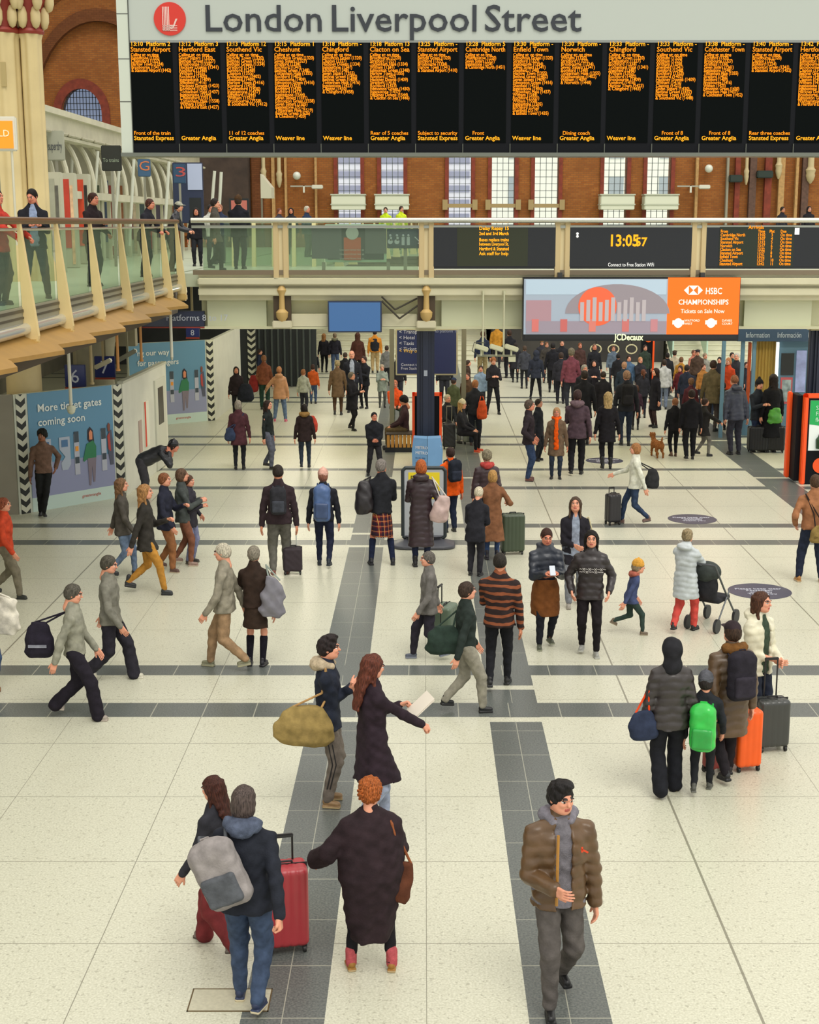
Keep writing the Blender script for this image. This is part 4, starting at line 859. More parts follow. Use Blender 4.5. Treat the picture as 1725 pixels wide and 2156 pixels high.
# large advertising screen
g, w2, hh, L_ = panel('advertising_screen', 'wide hanging advertising screen with a grey picture and an orange championships advert', 'advertising screen', 1102, 584, 1555, 718, 32.55, d=.3, frame='0f1014', face='15161a')
def LB(nm, u0, v0, u1, v1, m, y0=-.02, parent=None): a = L_(u0, v0); b = L_(u1, v1); return MB().box(a[0], b[0], y0, y0 + .008, b[1], a[1]).build(nm, m, parent or g)
def em(c, e=.35): return mat(c, .4, emit=e)
pic = LB('picture_panel', 1104, 587, 1405, 704, em('98a4b2'))
LB('picture_sky', 1108, 589, 1403, 620, em('a9bccb'), -.026, pic)
b_ = MB(); pts = [L_(1190 + 110 * (1 - math.cos(t)), 660 - 62 * math.sin(t)) for t in np.linspace(0, math.pi, 20)]; b_.poly([(x, -.030, z) for x, z in pts], (0, .004, 0)).build('arched_hall_shape', em('8b8288'), pic)
x, z = L_(1258, 645); MB().cyl((x, -.038, z), (x, -.03, z), .43, n=40).build('orange_disc', em('e0603c'), pic)
for k in range(11): LB('column_shape', 1222 + k * 13, 636 - (k % 3) * 5, 1229 + k * 13, 676, em('aca3a6'), -.044, pic)
LB('low_building_shape', 1108, 632, 1160, 690, em('a28088'), -.032, pic); LB('street_strip', 1108, 676, 1403, 702, em('8f8490'), -.034, pic)
for u, c in ((1120, 'c46c66'), (1180, 'b8605c'), (1240, 'c87468'), (1310, 'bd6a66'), (1370, 'b57a80')): LB('red_figure_shape', u, 672, u + 14, 698, em(c), -.040, pic)
ad = LB('orange_advert', 1407, 584, 1554, 704, em('ff6408', .6), -.022)
WE = em('ffe6d8', .7)
def hexa(u, v, r):
    x, z = L_(u, v); P_ = lambda a, b: (x + a * r, -.03, z + b * r)
    b_ = MB().poly([P_(-1.5, 0), P_(-.75, .72), P_(-.75, -.72)], (0, .004, 0)).poly([P_(1.5, 0), P_(.75, -.72), P_(.75, .72)], (0, .004, 0)).poly([P_(-.75, .72), P_(.75, .72), P_(0, 0)], (0, .004, 0)).poly([P_(-.75, -.72), P_(0, 0), P_(.75, -.72)], (0, .004, 0)); b_.build('hexagon_logo', WE, ad)
hexa(1460, 611, .14)
x, z = L_(1485, 619); fit(text('brand_writing', 'HSBC', .2, (x, -.03, z), WE, ad, ext=.001, bold=.002), .36)
x, z = L_(1428, 641); fit(text('advert_heading', 'CHAMPIONSHIPS', .16, (x, -.03, z), WE, ad, ext=.001, bold=.002), 1.12)
x, z = L_(1433, 659); fit(text('advert_line', 'Tickets on Sale Now', .13, (x, -.03, z), WE, ad, ext=.001), .98)
for u in (1428, 1497): x, z = L_(u, 680); MB().sph((x, -.03, z), .1, (1, .1, 1.1), 12).box(x - .13, x + .13, -.034, -.026, z - .03, z + .06).build('event_badge', WE, ad)
for u, s_ in ((1441, 'WATFORD\nWEST'), (1520, 'DAVIES\nCOURT')): x, z = L_(u, 677); text('badge_writing', s_, .07, (x, -.03, z), WE, ad, ext=.001)
x, z = L_(1294, 716); fit(text('maker_writing', 'JCDecaux', .2, (x, -.026, z), em('e6f2b8', .7), g, ext=.004, bold=.004), .66)
for sx_ in (-1.6, 1.6): MB().box(sx_ - .05, sx_ + .05, .1, .3, hh, hh + .1).build('hanging_bracket', mat('3a3a3a', .5), g)
# ---- navy columns
for u, u1, lb, Yc in ((878, 915, 'at the centre of the concourse behind the newspaper stand', 33.2), (1700, 1742, 'at the far right edge above the orange advert stand', 33.4)):
    x0 = at(u, 800, Yc)[0]; x1 = at(u1, 800, Yc)[0]; xc = (x0 + x1) / 2; r_ = (x1 - x0) / 2
    g = empty('navy_column', (xc, Yc, 0), 0, label='tall dark navy steel column ' + lb, cat='column', group='navy columns under the bridge')
    MB().box(-r_, r_, -r_ * .4, r_ * .4, 0, Z33(690), bev=.02).box(-r_ * .55, r_ * .55, -r_, r_, 0, Z33(690), bev=.05).build('shaft', mat('1e2539', .4, var=.1, scale=2), g); MB().box(-r_ * 1.15, r_ * 1.15, -r_ * 1.1, r_ * 1.1, Z33(697), Z33(690)).build('cap_plate', mat('bdb792', .5), g)
    if u < 1000: MB().box(-.04, .04, -r_ - .01, -r_, at(0, 790, Yc)[1], at(0, 778, Yc)[1]).build('label_plate', mat('9aa0ab', .5), g)
# ---- newspaper stand in front of the column, orange framed panels behind
X, Y = flo(900, 1003)
g = empty('newspaper_stand', (X, Y, 0), 0, label='light blue free newspaper stand with white lettering at the foot of the navy column', cat='newspaper stand')
nb = mat('6f9bc8', .4, var=.05, scale=3)
for sd in (-1, 1):
    b_ = MB().poly([(0.005 * sd, 0, 0), (.33 * sd, .12, 0), (.35 * sd, .12, .55), (.31 * sd, .12, .86), (0.005 * sd, 0, .86)], (0, .4, 0)); b_.build('bin', nb, g)
    M_ = MB().box(.04, .27, -.012, -.004, .5, .56); 
for sd, x in ((-1, -.27), (1, .05)):
    an = math.atan2(.12, .33) * -sd * -1
    for s_, z, sz, c in (('METRO', .62, .09, 'e9ded8'), ('METRO', .50, .09, 'e9e9ee'), ('FREE', .22, .13, '27364f'), ('the city, daily', .4, .045, '35507c')):
        t = text('writing', s_, sz, (x, 0, z), mat(c, .5), g, ext=.002); t.location = (x, (.045 if sd > 0 else .11) - .02, z); t.rotation_euler = (0, 0, sd * .35)
for u0, u1, lb in ((868, 878, 'left'), (914, 931, 'right')): pass
x0, z1 = at(868, 828, 33.6); x1, _ = at(931, 828, 33.6)
g = empty('advert_stand', ((x0 + x1) / 2, 33.75, 0), 0, label='black advert stand with an orange frame standing behind the navy column', cat='advert stand')
w_ = (x1 - x0) / 2
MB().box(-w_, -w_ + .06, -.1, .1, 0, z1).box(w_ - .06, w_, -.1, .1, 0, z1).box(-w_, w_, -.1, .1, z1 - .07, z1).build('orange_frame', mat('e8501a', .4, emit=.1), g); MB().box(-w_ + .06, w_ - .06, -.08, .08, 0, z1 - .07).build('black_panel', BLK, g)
# right hand advert stand with green poster
X0, Y0 = flo(1672, 1002)
g = empty('advert_stand', (X0 + .75, Y0 - 1.0, 0), 0, label='orange framed advert stand with a green and white poster at the right edge', cat='advert stand')
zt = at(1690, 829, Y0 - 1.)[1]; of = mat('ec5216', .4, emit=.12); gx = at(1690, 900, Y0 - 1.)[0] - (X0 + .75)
MB().box(gx, gx + .09, -.1, .1, 0, zt, bev=.02).box(gx, gx + 1.2, -.1, .1, zt - .09, zt, bev=.02).box(gx + 1.11, gx + 1.2, -.1, .1, 0, zt).build('orange_frame', of, g); MB().box(gx - .19, gx - .11, .5, .7, 0.05, zt - .02, bev=.02).build('rear_frame', of, g)
MB().box(gx - .11, gx + .02, .1, .65, .05, zt - .05).box(gx + .09, gx + 1.11, -.06, .08, 0, zt - .09).build('black_panel', BLK, g)
MB().box(gx + .13, gx + 1.05, -.075, -.06, .75, zt - .14).build('poster', mat('dfe6e2', .4, emit=.15), g)
MB().poly([(gx + .13, -.08, zt - .14), (gx + 1.05, -.08, zt - .14), (gx + 1.05, -.08, zt - .62), (gx + .6, -.08, zt - .72), (gx + .13, -.08, zt - .66)][::-1], (0, .004, 0)).build('green_area', mat('18a050', .4, emit=.15), g)
MB().lathe([(.0, .78), (.13, .8), (.14, 1.0), (.09, 1.06), (.07, 1.12)], (gx + .42, -.09, 0), 16).build('green_bottle_shape', mat('1d4a2c', .4), g)
text('poster_writing', 'SALE\nFresh\nflowers', .13, (gx + .25, -.088, zt - .34), mat('bfe8cc', .5, emit=.1), g, ext=.001); MB().cyl((gx + .42, -.075, .42), (gx + .42, -.062, .42), .17, n=30).build('orange_disc', of, g)
# ---- wayfinding board behind the column
for u0, u1, nm in ((836, 872, 'l'),): pass
g, w2, hh, L_ = panel('wayfinding_board', 'large navy wayfinding board with white arrows and writing behind the navy column', 'sign', 833, 692, 964, 790, 37.5, frame='b9b18f', face='27305c', fb=.04)
for k, s_ in enumerate(['< Transport', '< Hotel', '< Taxis', '< Tickets']): text('writing', s_, .13, (L_(838, 0)[0], -.02, L_(0, 702 + k * 12)[1]), mat('c9cede', .5), g, ext=.001)
text('writing', '< Way out', .13, (L_(838, 0)[0], -.02, L_(0, 742)[1]), mat('e8b82c', .5), g, ext=.001); text('writing', 'Connect to\nFree Station WiFi', .1, (L_(842, 0)[0], -.02, L_(0, 770)[1]), mat('c9cede', .5), g, ext=.001); text('writing', 'to platform 13', .1, (L_(918, 0)[0], -.02, L_(0, 700)[1]), mat('8f98b8', .5), g, ext=.001)
for sx_ in (-w2 - .16, w2 + .1): MB().box(sx_, sx_ + .12, 0, .14, at(0, 905, 37.5)[1] - at(0, 790, 37.5)[1], hh).build('post', mat('777360', .5), g)
# ---- yellow notice stand with dark weighted foot
X, Y = flo(893, 1150)
g = empty('notice_stand', (X, Y, 0), 0, label='black framed poster stand with a yellow notice and heavy grey foot', cat='poster stand')
zt = at(0, 985, Y)[1]; zb = at(0, 1128, Y)[1]; wh = .375
b_ = MB().tube([(-wh, 0, zb), (-wh, 0, zt - .05), (-wh + .05, 0, zt), (wh - .05, 0, zt), (wh, 0, zt - .05), (wh, 0, zb), (wh - .03, 0, zb - .03), (-wh + .03, 0, zb - .03), (-wh, 0, zb)], .032, 10); b_.build('frame', mat('2b3336', .35), g, True)
MB().box(-wh + .03, wh - .03, -.012, .012, zb, zt - .03).build('poster', mat('aeb3b8', .4), g); MB().box(-wh + .1, wh - .1, -.02, -.012, zt - .55, zt - .08).build('yellow_notice', mat('dcc522', .5, emit=.05), g)
text('writing', 'Please\nkeep\nright', .12, (-.24, -.024, zt - .22), mat('2e2c18', .5), g, ext=.001)
link('foot', mesh_np('foot', *sdf([loft([(0, 0, 0, .56, .34), (.06, 0, 0, .55, .33), (.2, 0, 0, .34, .16), (zb - .04, 0, 0, .3, .05)], p=4)], .02)), g, mat('4a4b52', .4, var=.1, scale=4))
# ---- hanging camera rig below the bridge
g = empty('camera_rig', (at(1045, 735, 32.7)[0], 32.7, 0), 0, label='white hanging rack of security cameras on two thin poles in front of the bridge', cat='camera')
wtm = mat('c9c8a8', .45); zr = at(0, 748, 32.7)[1]
for u in (1017, 1061): x = at(u, 700, 32.7)[0] - g.location.x; MB().cyl((x, 0, zr), (x, 0, at(0, 612, 32.7)[1]), .022).box(x - .03, x + .03, 0, .2, at(0, 618, 32.7)[1], at(0, 612, 32.7)[1]).build('pole', wtm, g, True)
MB().box(-.44, .44, -.05, .05, zr - .03, zr + .01).build('shelf', mat('8b8c74', .5), g); MB().box(.28, .44, -.08, .06, zr - .14, zr - .03).build('junction_box', wtm, g)
for x in (-.34, 0, .34):
    b_ = MB().box(-.16, .16, -.06, .06, -.05, .06, bev=.02, M=Matrix.Translation((x, -.1, zr + .17)) @ Matrix.Rotation(.3, 4, 'Y')); b_.box(x - .02, x + .02, -.1, 0, zr, zr + .12).build('camera', wtm, g)
MB().tube([(-.4, 0, zr + .02), (-.55, -.1, zr + .1), (-.5, -.1, zr + .3), (-.25, 0, zr + .28)], .008, 5).build('cable', mat('4b4a3a', .6), g)
# ---- poles with dome cameras under the left walkway
for u, v0, v1, dome, lb in ((150, 712, 862, 1, 'with a white dome camera in front of the ticket gates hoarding'), (362, 646, 752, 0, 'above the farther hoarding')):
    Yp = 27. if dome else 31.; x, z0 = at(u, v1, Yp); z1 = at(u, v0, Yp)[1]
    g = empty('hanging_pole', (x, Yp, z0), 0, label='slim white pole ' + lb, cat='pole')
    MB().cyl((0, 0, 0), (0, 0, (4.21 if dome else 3.95) - z0), .032).build('pole', mat('d6d3c0', .4), g, True)
    if dome: MB().cyl((0, 0, 0), (0, 0, .07), .09, .07).sph((0, 0, -.02), .075, n=14).build('dome_camera', mat('cfd0b8', .3), g, True)
    else: MB().cyl((0, 0, -.06), (0, 0, .0), .02, .032).build('pole_tip', mat('b9b6a0', .4), g, True)
for u, v0, v1, Yp, lb in ((194, 705, 808, 27.5, 'leftmost'), (249, 692, 780, 29., 'middle'), (298, 676, 760, 31., 'rightmost')):
    x, z0 = at(u, v1, Yp); z1 = at(u, v0, Yp)[1]; o = MB().cyl((0, 0, 0), (0, 0, 4.21 - z0 if lb == 'leftmost' else 3.95 - z0), .03).cyl((0, 0, -.01), (0, 0, .03), .045).build('hanger_rod', mat('c58a48' if lb != 'leftmost' else 'a18f66', .5), None, True); o.location = (x, Yp, z0); tag(o, 'thin tan rod hanging below the left walkway ledges, %s of three' % lb, 'rod', 'tan rods under the left walkway')
# platform signs
for u0, v0, u1, v1, s_, lb, Yp in ((135, 768, 181, 815, '6', 'small square navy platform sign with a white 6', 30.), (198, 750, 243, 795, '7', 'small square navy platform sign half hidden by a camera', 32.), (391, 690, 420, 710, '8', 'small navy platform sign with an 8 under the long platforms sign', 38.)):
    g, w2, hh, L_ = panel('platform_sign', lb, 'sign', u0, v0, u1, v1, Yp, d=.08, frame='202a5c', face='243070', fb=.01); MB().box(-w2, w2, -.014, 0, -.04, .0).build('red_edge', mat('a03a2a', .5), g); text('number', s_, hh * .85, (0, -.016, hh * .2), mat('ccd2e4', .5), g, 'C', ext=.001)
    MB().box(-.03, .03, .02, .06, hh, 4.21 - g.location.z).build('hanger', mat('7d7355', .5), g)
x, z = at(217, 766, 31.); g = empty('security_camera', (x, 31., z), 0, label='boxy white security camera tilted in front of the second navy platform sign', cat='camera'); MB().box(-.2, .2, -.07, .07, -.05, .05, bev=.02, M=Matrix.Rotation(-.45, 4, 'Y')).build('camera_body', mat('c6bfa0', .4), g); MB().box(-.02, .02, 0, .04, 0, 4.21 - z).build('bracket', mat('9c8a60', .5), g)
x, z = at(268, 748, 32.5); g = empty('security_camera', (x, 32.5, z), 0, label='long grey security camera beside the middle tan rod', cat='camera'); MB().box(-.24, .24, -.06, .06, -.05, .05, bev=.02, M=Matrix.Rotation(-.5, 4, 'Y')).build('camera_body', mat('8f8d78', .4), g); MB().box(-.02, .02, 0, .04, 0, 4.21 - z).build('bracket', mat('8a8468', .5), g)
g, w2, hh, L_ = panel('platforms_sign', 'long navy platforms sign reading 8 to 17 under the far end of the left walkway', 'sign', 298, 655, 431, 688, 33.0, frame='1d2338', face='1f2740', fb=.01); MB().box(-w2, w2, -.014, .0, -.03, .0).build('red_edge', mat('8c3228', .5), g)
text('writing', 'Platforms 8 to 17', .2, (L_(326, 0)[0], -.018, L_(0, 675)[1]), mat('b9bec8', .5), g, ext=.001)
# ---- curtain wall column below the walkway (grey trumpet)
o = MB().lathe([(.5, 0), (.45, 2.2), (.5, 2.8), (.8, 3.4), (1.5, 3.9), (1.5, 4.1)], (0, 0, 0), 32).build('trumpet_column', mat('8f8a76', .6, var=.1, scale=2), None, True); o.location = (-7.9, 34.5, 0); tag(o, 'pale grey flared column behind the white hoarding on the left', 'column')
# ---- hoardings
def chev():
    n = NT('hazard_chevrons', .5); s_ = n.ma('MODULO', n.ma('ADD', n.ma('SUBTRACT', n.z, n.ma('MULTIPLY', n.ma('ABSOLUTE', n.x), .8)), 10.), .22)
    return n.col(n.mix(n.ma('LESS_THAN', s_, .11), 'd0d0bc', '1f2220'))
CH = chev()
def hoard(name, label, A, B, hgt, art=True, strips=(0, 1), face='cfd3c4', text1=None, cat='hoarding'):
    A, B = Vector((*A, 0)), Vector((*B, 0)); d = B - A; L = d.length; g = empty(name, A, math.atan2(d.y, d.x), label=label, cat=cat)
    MB().box(0, L, 0, .12, 0, hgt).build('panel', mat(face, .5, var=.06, scale=2), g)
    for s_ in strips:
        x = .14 if s_ == 0 else L - .10; o = MB().box(-.10, .10, -.02, 0, 0, hgt).build('hazard_strip', CH, g); o.location = (x, 0, 0)
    return g, L
hA, hB = flo(42, 1083), flo(264, 1045); HH = 2.36
g, HL = hoard('hoarding', 'blue picture hoarding reading More ticket gates coming soon with chevron edges', hA, hB, HH)
def P2(nm, pts, c, y=-.012, par=None): return MB().poly([(x, y, z) for x, z in pts][::-1], (0, .004, 0)).build(nm, mat(c, .5), par or g)
def artwork(g, x0, x1, zt, ms):
    bl = MB().box(x0, x1, -.01, 0, .28, zt).build('blue_poster', mat('5f8fae', .5), g); MB().box(x0, x1, -.014, -.008, .28, .95).build('lilac_floor', mat('8f94b4', .5), bl); MB().box(x0, x1, -.012, 0, .0, .28).build('pale_footer', mat('c4d8cf', .5), bl)
    W_ = x1 - x0; S = lambda f: x0 + W_ * f
    def gate(f):
        x = S(f); MB().box(x - .06, x + .06, -.024, -.014, .62, 1.45).build('gate_shape', mat('b3b6c4', .5), bl); MB().box(x - .055, x + .055, -.028, -.024, 1.28, 1.5).box(x - .05, x + .05, -.028, -.024, .85, .98).build('gate_panel', mat('3a4650', .5), bl)
    gate(.54); gate(.87); MB().box(S(.54) - .035, S(.54) + .035, -.032, -.026, 1.1, 1.2).build('orange_light', mat('e89a30', .5), bl)
    for f in (.18, .40): P2('machine_shape', [(S(f) - .13, 1.42), (S(f) + .12, 1.42), (S(f) + .13, .86), (S(f) + .05, .75), (S(f) - .08, .75), (S(f) - .10, .9), (S(f) + .0, 1.02), (S(f) - .08, 1.12), (S(f) - .13, 1.18)], 'aab4c4', -.022, bl); P2('machine_screen', [(S(f) - .08, 1.36), (S(f) + .07, 1.36), (S(f) + .07, 1.22), (S(f) - .08, 1.22)], '49719c', -.027, bl)
    x = S(.71)
    P2('printed_hair', [(x - .07, 1.3), (x - .06, 1.5), (x, 1.56), (x + .07, 1.48), (x + .09, 1.25), (x + .05, 1.15)], '2c2430', -.020, bl); P2('printed_jumper', [(x - .10, 1.22), (x + .06, 1.28), (x + .13, 1.15), (x + .12, .92), (x - .08, .92), (x - .18, .86), (x - .2, .9)], '2f7a52', -.026, bl)
    P2('printed_face', [(x - .035, 1.3), (x + .04, 1.3), (x + .045, 1.45), (x + .0, 1.5), (x - .04, 1.44)], 'd98a64', -.030, bl); P2('printed_trousers', [(x - .09, .92), (x + .12, .92), (x + .07, .42), (x + .03, .42), (x + .01, .75), (x - .03, .36), (x - .07, .36)], '7f7480', -.026, bl)
    x = S(.96); P2('printed_man', [(x - .06, 1.4), (x + .02, 1.45), (x + .05, 1.2), (x + .05, .72), (x - .03, .72), (x - .09, 1.1)], '4f5265', -.026, bl); P2('printed_shirt', [(x - .09, 1.33), (x - .03, 1.4), (x - .01, 1.0), (x - .07, 1.05)], 'b04038', -.03, bl); P2('printed_head', [(x - .07, 1.42), (x - .02, 1.42), (x - .01, 1.56), (x - .05, 1.6), (x - .08, 1.54)], '7d4536', -.03, bl)
    for s_, z in ms: text('writing', s_, .215, (S(.10), -.03, z), mat('d6dcd6', .5, emit=.05), bl, ext=.001, bold=.003)
    text('writing', 'greateranglia', .09, (S(.58), -.02, .13), mat('c8685a', .5), bl, ext=.001)
artwork(g, .30, HL - .24, HH, (('More ticket gates', 1.98), ('coming soon', 1.70)))
for o in [c for c in g.children_recursive if c.name.startswith('writing') and 'More' ]: pass
A2 = flo(-80, 1104); hoard('hoarding', 'plain grey beige hoarding panel at the left edge beside the chevron strip', (hA[0] - 3.2, hA[1] - .3), (hA[0] - .02, hA[1]), HH, strips=(), face='8f897b')
hC = flo(356, 972)
g2, L2 = hoard('hoarding', 'white side hoarding with a door and sign receding from the ticket gates hoarding', (hB[0] + .02, hB[1] + .05), hC, HH, strips=(), face='d3d3c6')
MB().box(L2 * .42, L2 * .52, -.03, 0, .75, 1.75).build('notice', mat('e2e0cf', .5), g2); MB().box(L2 * .42, L2 * .45, -.034, -.03, .75, 1.75).build('red_edge', mat('d2381e', .5), g2); MB().box(L2 * .68, L2 * .93, -.04, 0, .02, 2.1).build('door', mat('c9c9ba', .5), g2); MB().box(L2 * .74, L2 * .86, -.05, -.04, 1.05, 1.9).build('door_window', mat('2c2622', .3), g2); MB().box(L2 * .3, L2 * .36, -.02, 0, .7, 1.4).build('red_smear_notice', mat('b09a90', .5), g2)
MB().box(0, L2, -.02, .1, HH, HH + .05).build('top_rail', mat('b5b5a4', .5), g2)
hD, hE = flo(345, 899), flo(452, 885)
g, HL = hoard('hoarding', 'farther blue picture hoarding ending in way and passengers with a chevron right edge', (hD[0] - .9, hD[1] - .1), hE, 2.33, strips=(1,))
artwork(g, .02, HL - .24, 2.33, (('ng our way', 1.98), ('for passengers', 1.70)))
hF = flo(470, 872); hoard('hoarding', 'narrow white side hoarding receding from the farther blue hoarding', (hE[0] + .02, hE[1] + .05), (hE[0] + .15, 46.5), 2.33, strips=(), face='d8d8ca')
# ---- dark shop units and back of hall at the left of the lower level
g = empty('shop_unit', (-6.0, 50, 0), 0, label='dark shop shutter with a chevron edge at the back left under the bridge', cat='shop')
x0 = at(472, 740, 50)[0] + 6; x1 = at(520, 740, 50)[0] + 6; MB().box(x0, x1, 0, .3, .05, 3.6).build('shutter', mat('262b2e', .6, var=.2, scale=1), g); o = MB().box(-.13, .13, -.02, .2, 0, 3.6).build('hazard_strip', CH, g); o.location = (x1 + .16, 0, 0)
b_ = MB()
for k in range(9): b_.box(x1 + .4 + k * .22, x1 + .46 + k * .22, 0, .1, 0, 3.6)
b_.build('railing_bar', mat('3e4644', .5), g); MB().box(x1 + .35, x1 + 2.4, .12, .2, 0, 3.6).build('dark_backing', mat('20262a', .6), g)
X, Y = flo(615, 790); g = empty('assistance_desk', (X, Y, 0), 0, label='navy passenger assistance desk with a small red badge at the back of the hall', cat='desk'); MB().box(-.5, .5, 0, .6, 0, 1.0, bev=.02).build('desk_body', mat('263f5c', .5), g); text('writing', 'Passenger\nAssistance\nPoint', .2, (-.36, -.01, .68), mat('b9c4d0', .5), g, ext=.001); MB().box(.2, .38, -.012, 0, .72, .92).build('red_badge', mat('d0492f', .5), g); MB().box(-.4, .45, 0, .5, 1.0, 1.1).build('counter_top', mat('8fa0a8', .4), g); MB().box(.1, .55, .1, .2, 1.45, 1.95).cyl((.3, .15, 1.0), (.3, .15, 1.5), .03).build('screen', mat('3566a4', .4), g)
# ---- information kiosk
YK = 38.
kx0 = at(1552, 705, YK)[0]; kx1 = at(1706, 705, YK)[0]
g = empty('information_kiosk', (kx0, YK, 0), 0, label='blue grey information kiosk with a lettered header, yellow curtain and posters at the right', cat='kiosk'); KW = kx1 - kx0 + .9
def KZ(v): return at(0, v, YK)[1]
def KX(u): return at(u, 800, YK)[0] - kx0
kb = mat('5b7f98', .5)
MB().box(-.0, KW, -.1, 2.2, KZ(718), KZ(690)).build('header', mat('27405c', .5), g)
for u, s_ in ((1566, 'Information'), (1632, 'Información'), (1696, 'Informations')): fit(text('header_writing', s_, .2, (KX(u) - .02, -.11, KZ(710)), mat('a9b6c4', .5), g, ext=.001), .62)
for u in (1519, 1559, 1583): MB().box(KX(u), KX(u) + .09, .0, .1, 0, KZ(718)).build('post', kb, g)
MB().box(KX(1578), KX(1582), .1, .3, .9, KZ(722)).build('orange_strip', mat('e0602a', .5), g)
b_ = MB(); 
for k in range(16): b_.cyl((KX(1590) + .04 + k * .042, .5 + .02 * (k % 2), .9), (KX(1590) + .04 + k * .042, .5 + .02 * (k % 2), KZ(720)), .03, n=8)
b_.build('yellow_curtain', mat('b99a4a', .7), g, True)
MB().box(KX(1637), KX(1642), .2, .3, .9, KZ(722)).build('light_strip', mat('f2f4f0', .5, emit=.8), g); MB().box(KX(1642), KW, .3, 2.2, 0, KZ(718)).box(KX(1575), KX(1642), .4, 2.2, 0, .95).build('kiosk_wall', kb, g)
MB().box(KX(1649), KX(1676), .27, .3, KZ(792), KZ(746)).build('dark_window', BLK2, g); MB().box(KX(1650), KX(1675), .27, .3, KZ(853), KZ(797)).build('poster', mat('b8505a', .5), g); MB().box(KX(1653), KX(1672), .26, .27, KZ(848), KZ(802)).build('poster_picture', mat('8f9fa8', .5, var=.5, scale=7), g); MB().box(KX(1681), KX(1702), .26, .3, KZ(828), KZ(740)).build('lit_poster', mat('8790b8', .4, emit=.35, var=.4, scale=3), g)
# second lit screens in the crowd area
X, Y = flo(1377, 800); g = empty('digital_advert', (X, 50, 0), 0, label='black digital advert totem with an orange edge standing beyond the crowd', cat='advert stand'); x0 = at(1352, 740, 50)[0] - X; x1 = at(1378, 740, 50)[0] - X; MB().box(x0, x1, 0, .3, 0, 3.2).build('totem', BLK, g); MB().box(x1 - .06, x1, -.03, .3, 0, 3.2).build('orange_edge', of, g); MB().sph(((x0 + x1) / 2, -.02, 1.75), .16, (1, .2, 1.3)).build('orange_picture', mat('e8601c', .4, emit=.2), g)
# round lamps of the shop beyond
for k, (u, lb) in enumerate(((1255, 'leftmost'), (1292, 'middle'), (1330, 'rightmost'))):
    x, z = at(u, 735, 58.2); g = empty('ring_lamp', (x, 58.2, z), 0, label='dim ring shaped lamp above the back crowd, %s of three' % lb, cat='lamp', group='ring lamps at the back of the hall'); bm_ = MB(); pts = [(.22 * math.cos(t), 0, .18 * math.sin(t)) for t in np.linspace(0, 2 * math.pi, 13)]; bm_.tube(pts, .025, 6).build('ring', mat('bdb58e', .4, emit=.2), g, True); MB().cyl((0, 0, .18), (0, 0, 4.3 - z), .012).build('cord', BLK, g)
# glass stair balustrades at the right back
for u, lb in ((1425, 'left'), (1498, 'right')):
    x = at(u, 745, 57)[0]; g = empty('stair_balustrade', (x, 58, 0), 0, label='pale green glass stair balustrade at the back right, the %s one' % lb, cat='balustrade', group='glass balustrades on the back stairs')
    MB().poly([(0, 0, .1), (0, 0, 1.1), (0, 7.6, 5.2), (0, 7.6, 4.2)], (.06, 0, 0)).build('glass', mat('b9d6c2', .2), g); MB().cyl((.03, 0, 1.15), (.03, 7.6, 5.25), .05).build('handrail', rail_m, g)
# bench with slats around the column (seats) and litter bin
X, Y = flo(853, 955); g = empty('bench', (X, Y + .25, 0), 0, label='wooden slatted bench left of the navy column with people sitting on it', cat='bench')
b_ = MB()
for k in range(9): b_.box(-.45 + k * .1, -.38 + k * .1, -.05, .5, .12, .44)
b_.build('slat', mat('c08a3c', .5), g); MB().box(-.5, .5, -.04, .5, 0, .12).build('plinth', BLK2, g); MB().box(-.48, .5, -.06, .52, .44, .47).build('seat', mat('3a3028', .5), g)
X, Y = flo(960, 935); g = empty('bench', (X + .1, Y + .55, 0), 0, label='dark bench right of the navy column behind the suitcases', cat='bench'); MB().box(-.6, .6, 0, .5, .40, .46).build('seat', mat('3a3028', .5), g)
for x in (-.5, .5): MB().box(x - .04, x + .04, .05, .45, 0, .4).build('leg', BLK2, g)
# ---- upper level left: shops, hanging signs, column, office wall
def sgn(label, u0, v0, u1, v1, Y, c, s_=None, tc='c0c4cc', sz=.3, name='hanging_sign', tilt=0., cat='sign'):
    x0, z1 = at(u0, v0, Y); x1, z0 = at(u1, v1, Y); g = empty(name, ((x0 + x1) / 2, Y, z0), 0, label=label, cat=cat); g.rotation_euler = (0, tilt, 0)
    MB().box(-(x1 - x0) / 2, (x1 - x0) / 2, 0, .1, 0, z1 - z0, bev=.02).build('sign_box', mat(c, .5), g)
    if name != 'advert_pillar': MB().box(-.03, .03, .02, .08, 4.5 - z0, 0).build('post', mat('8d8b7c', .5), g)
    if s_: fit(text('writing', s_, sz, (-(x1 - x0) * .42, -.01, (z1 - z0) * .35), mat(tc, .5), g, ext=.001), (x1 - x0) * .8)
    return g, x1 - x0, z1 - z0
g, a, b = sgn('orange shop sign in a white frame on the left walkway, cut by the photo edge', -60, 245, 36, 318, 24., 'd8d4c4'); MB().box(-a / 2 + .03, a / 2 - .05, -.014, 0, .04, b - .07).build('orange_face', mat('e8941a', .4, emit=.25), g); text('writing', 'TWORLD', .15, (a / 2 - .1, -.02, b * .42), mat('f0e2c0', .5, emit=.2), g, 'R', ext=.001); MB().cyl((a / 2 - .1, .05, -1.5), (a / 2 - .1, .05, 0), .02).build('post', mat('cfcab4', .4), g)
sgn('pale sign with dark blurred shop lettering under the ironwork arcade', 97, 275, 136, 338, 37., 'a9aa9a', 'superdry', '3a3f4c', .3)
g, a, b = sgn('dark display sign with faint green writing hanging on the upper left', 212, 306, 256, 360, 38., '24261f', 'To trains', '93a08a', .14)
sgn('small blue hanging sign with an orange letter, left of the pair', 289, 335, 317, 372, 44., '3f5f80', 'G', 'd07a50', .4); sgn('small blue hanging sign with a red symbol, right of the pair', 364, 345, 391, 386, 44., '2c4a68', '3', 'b04a48', .4)
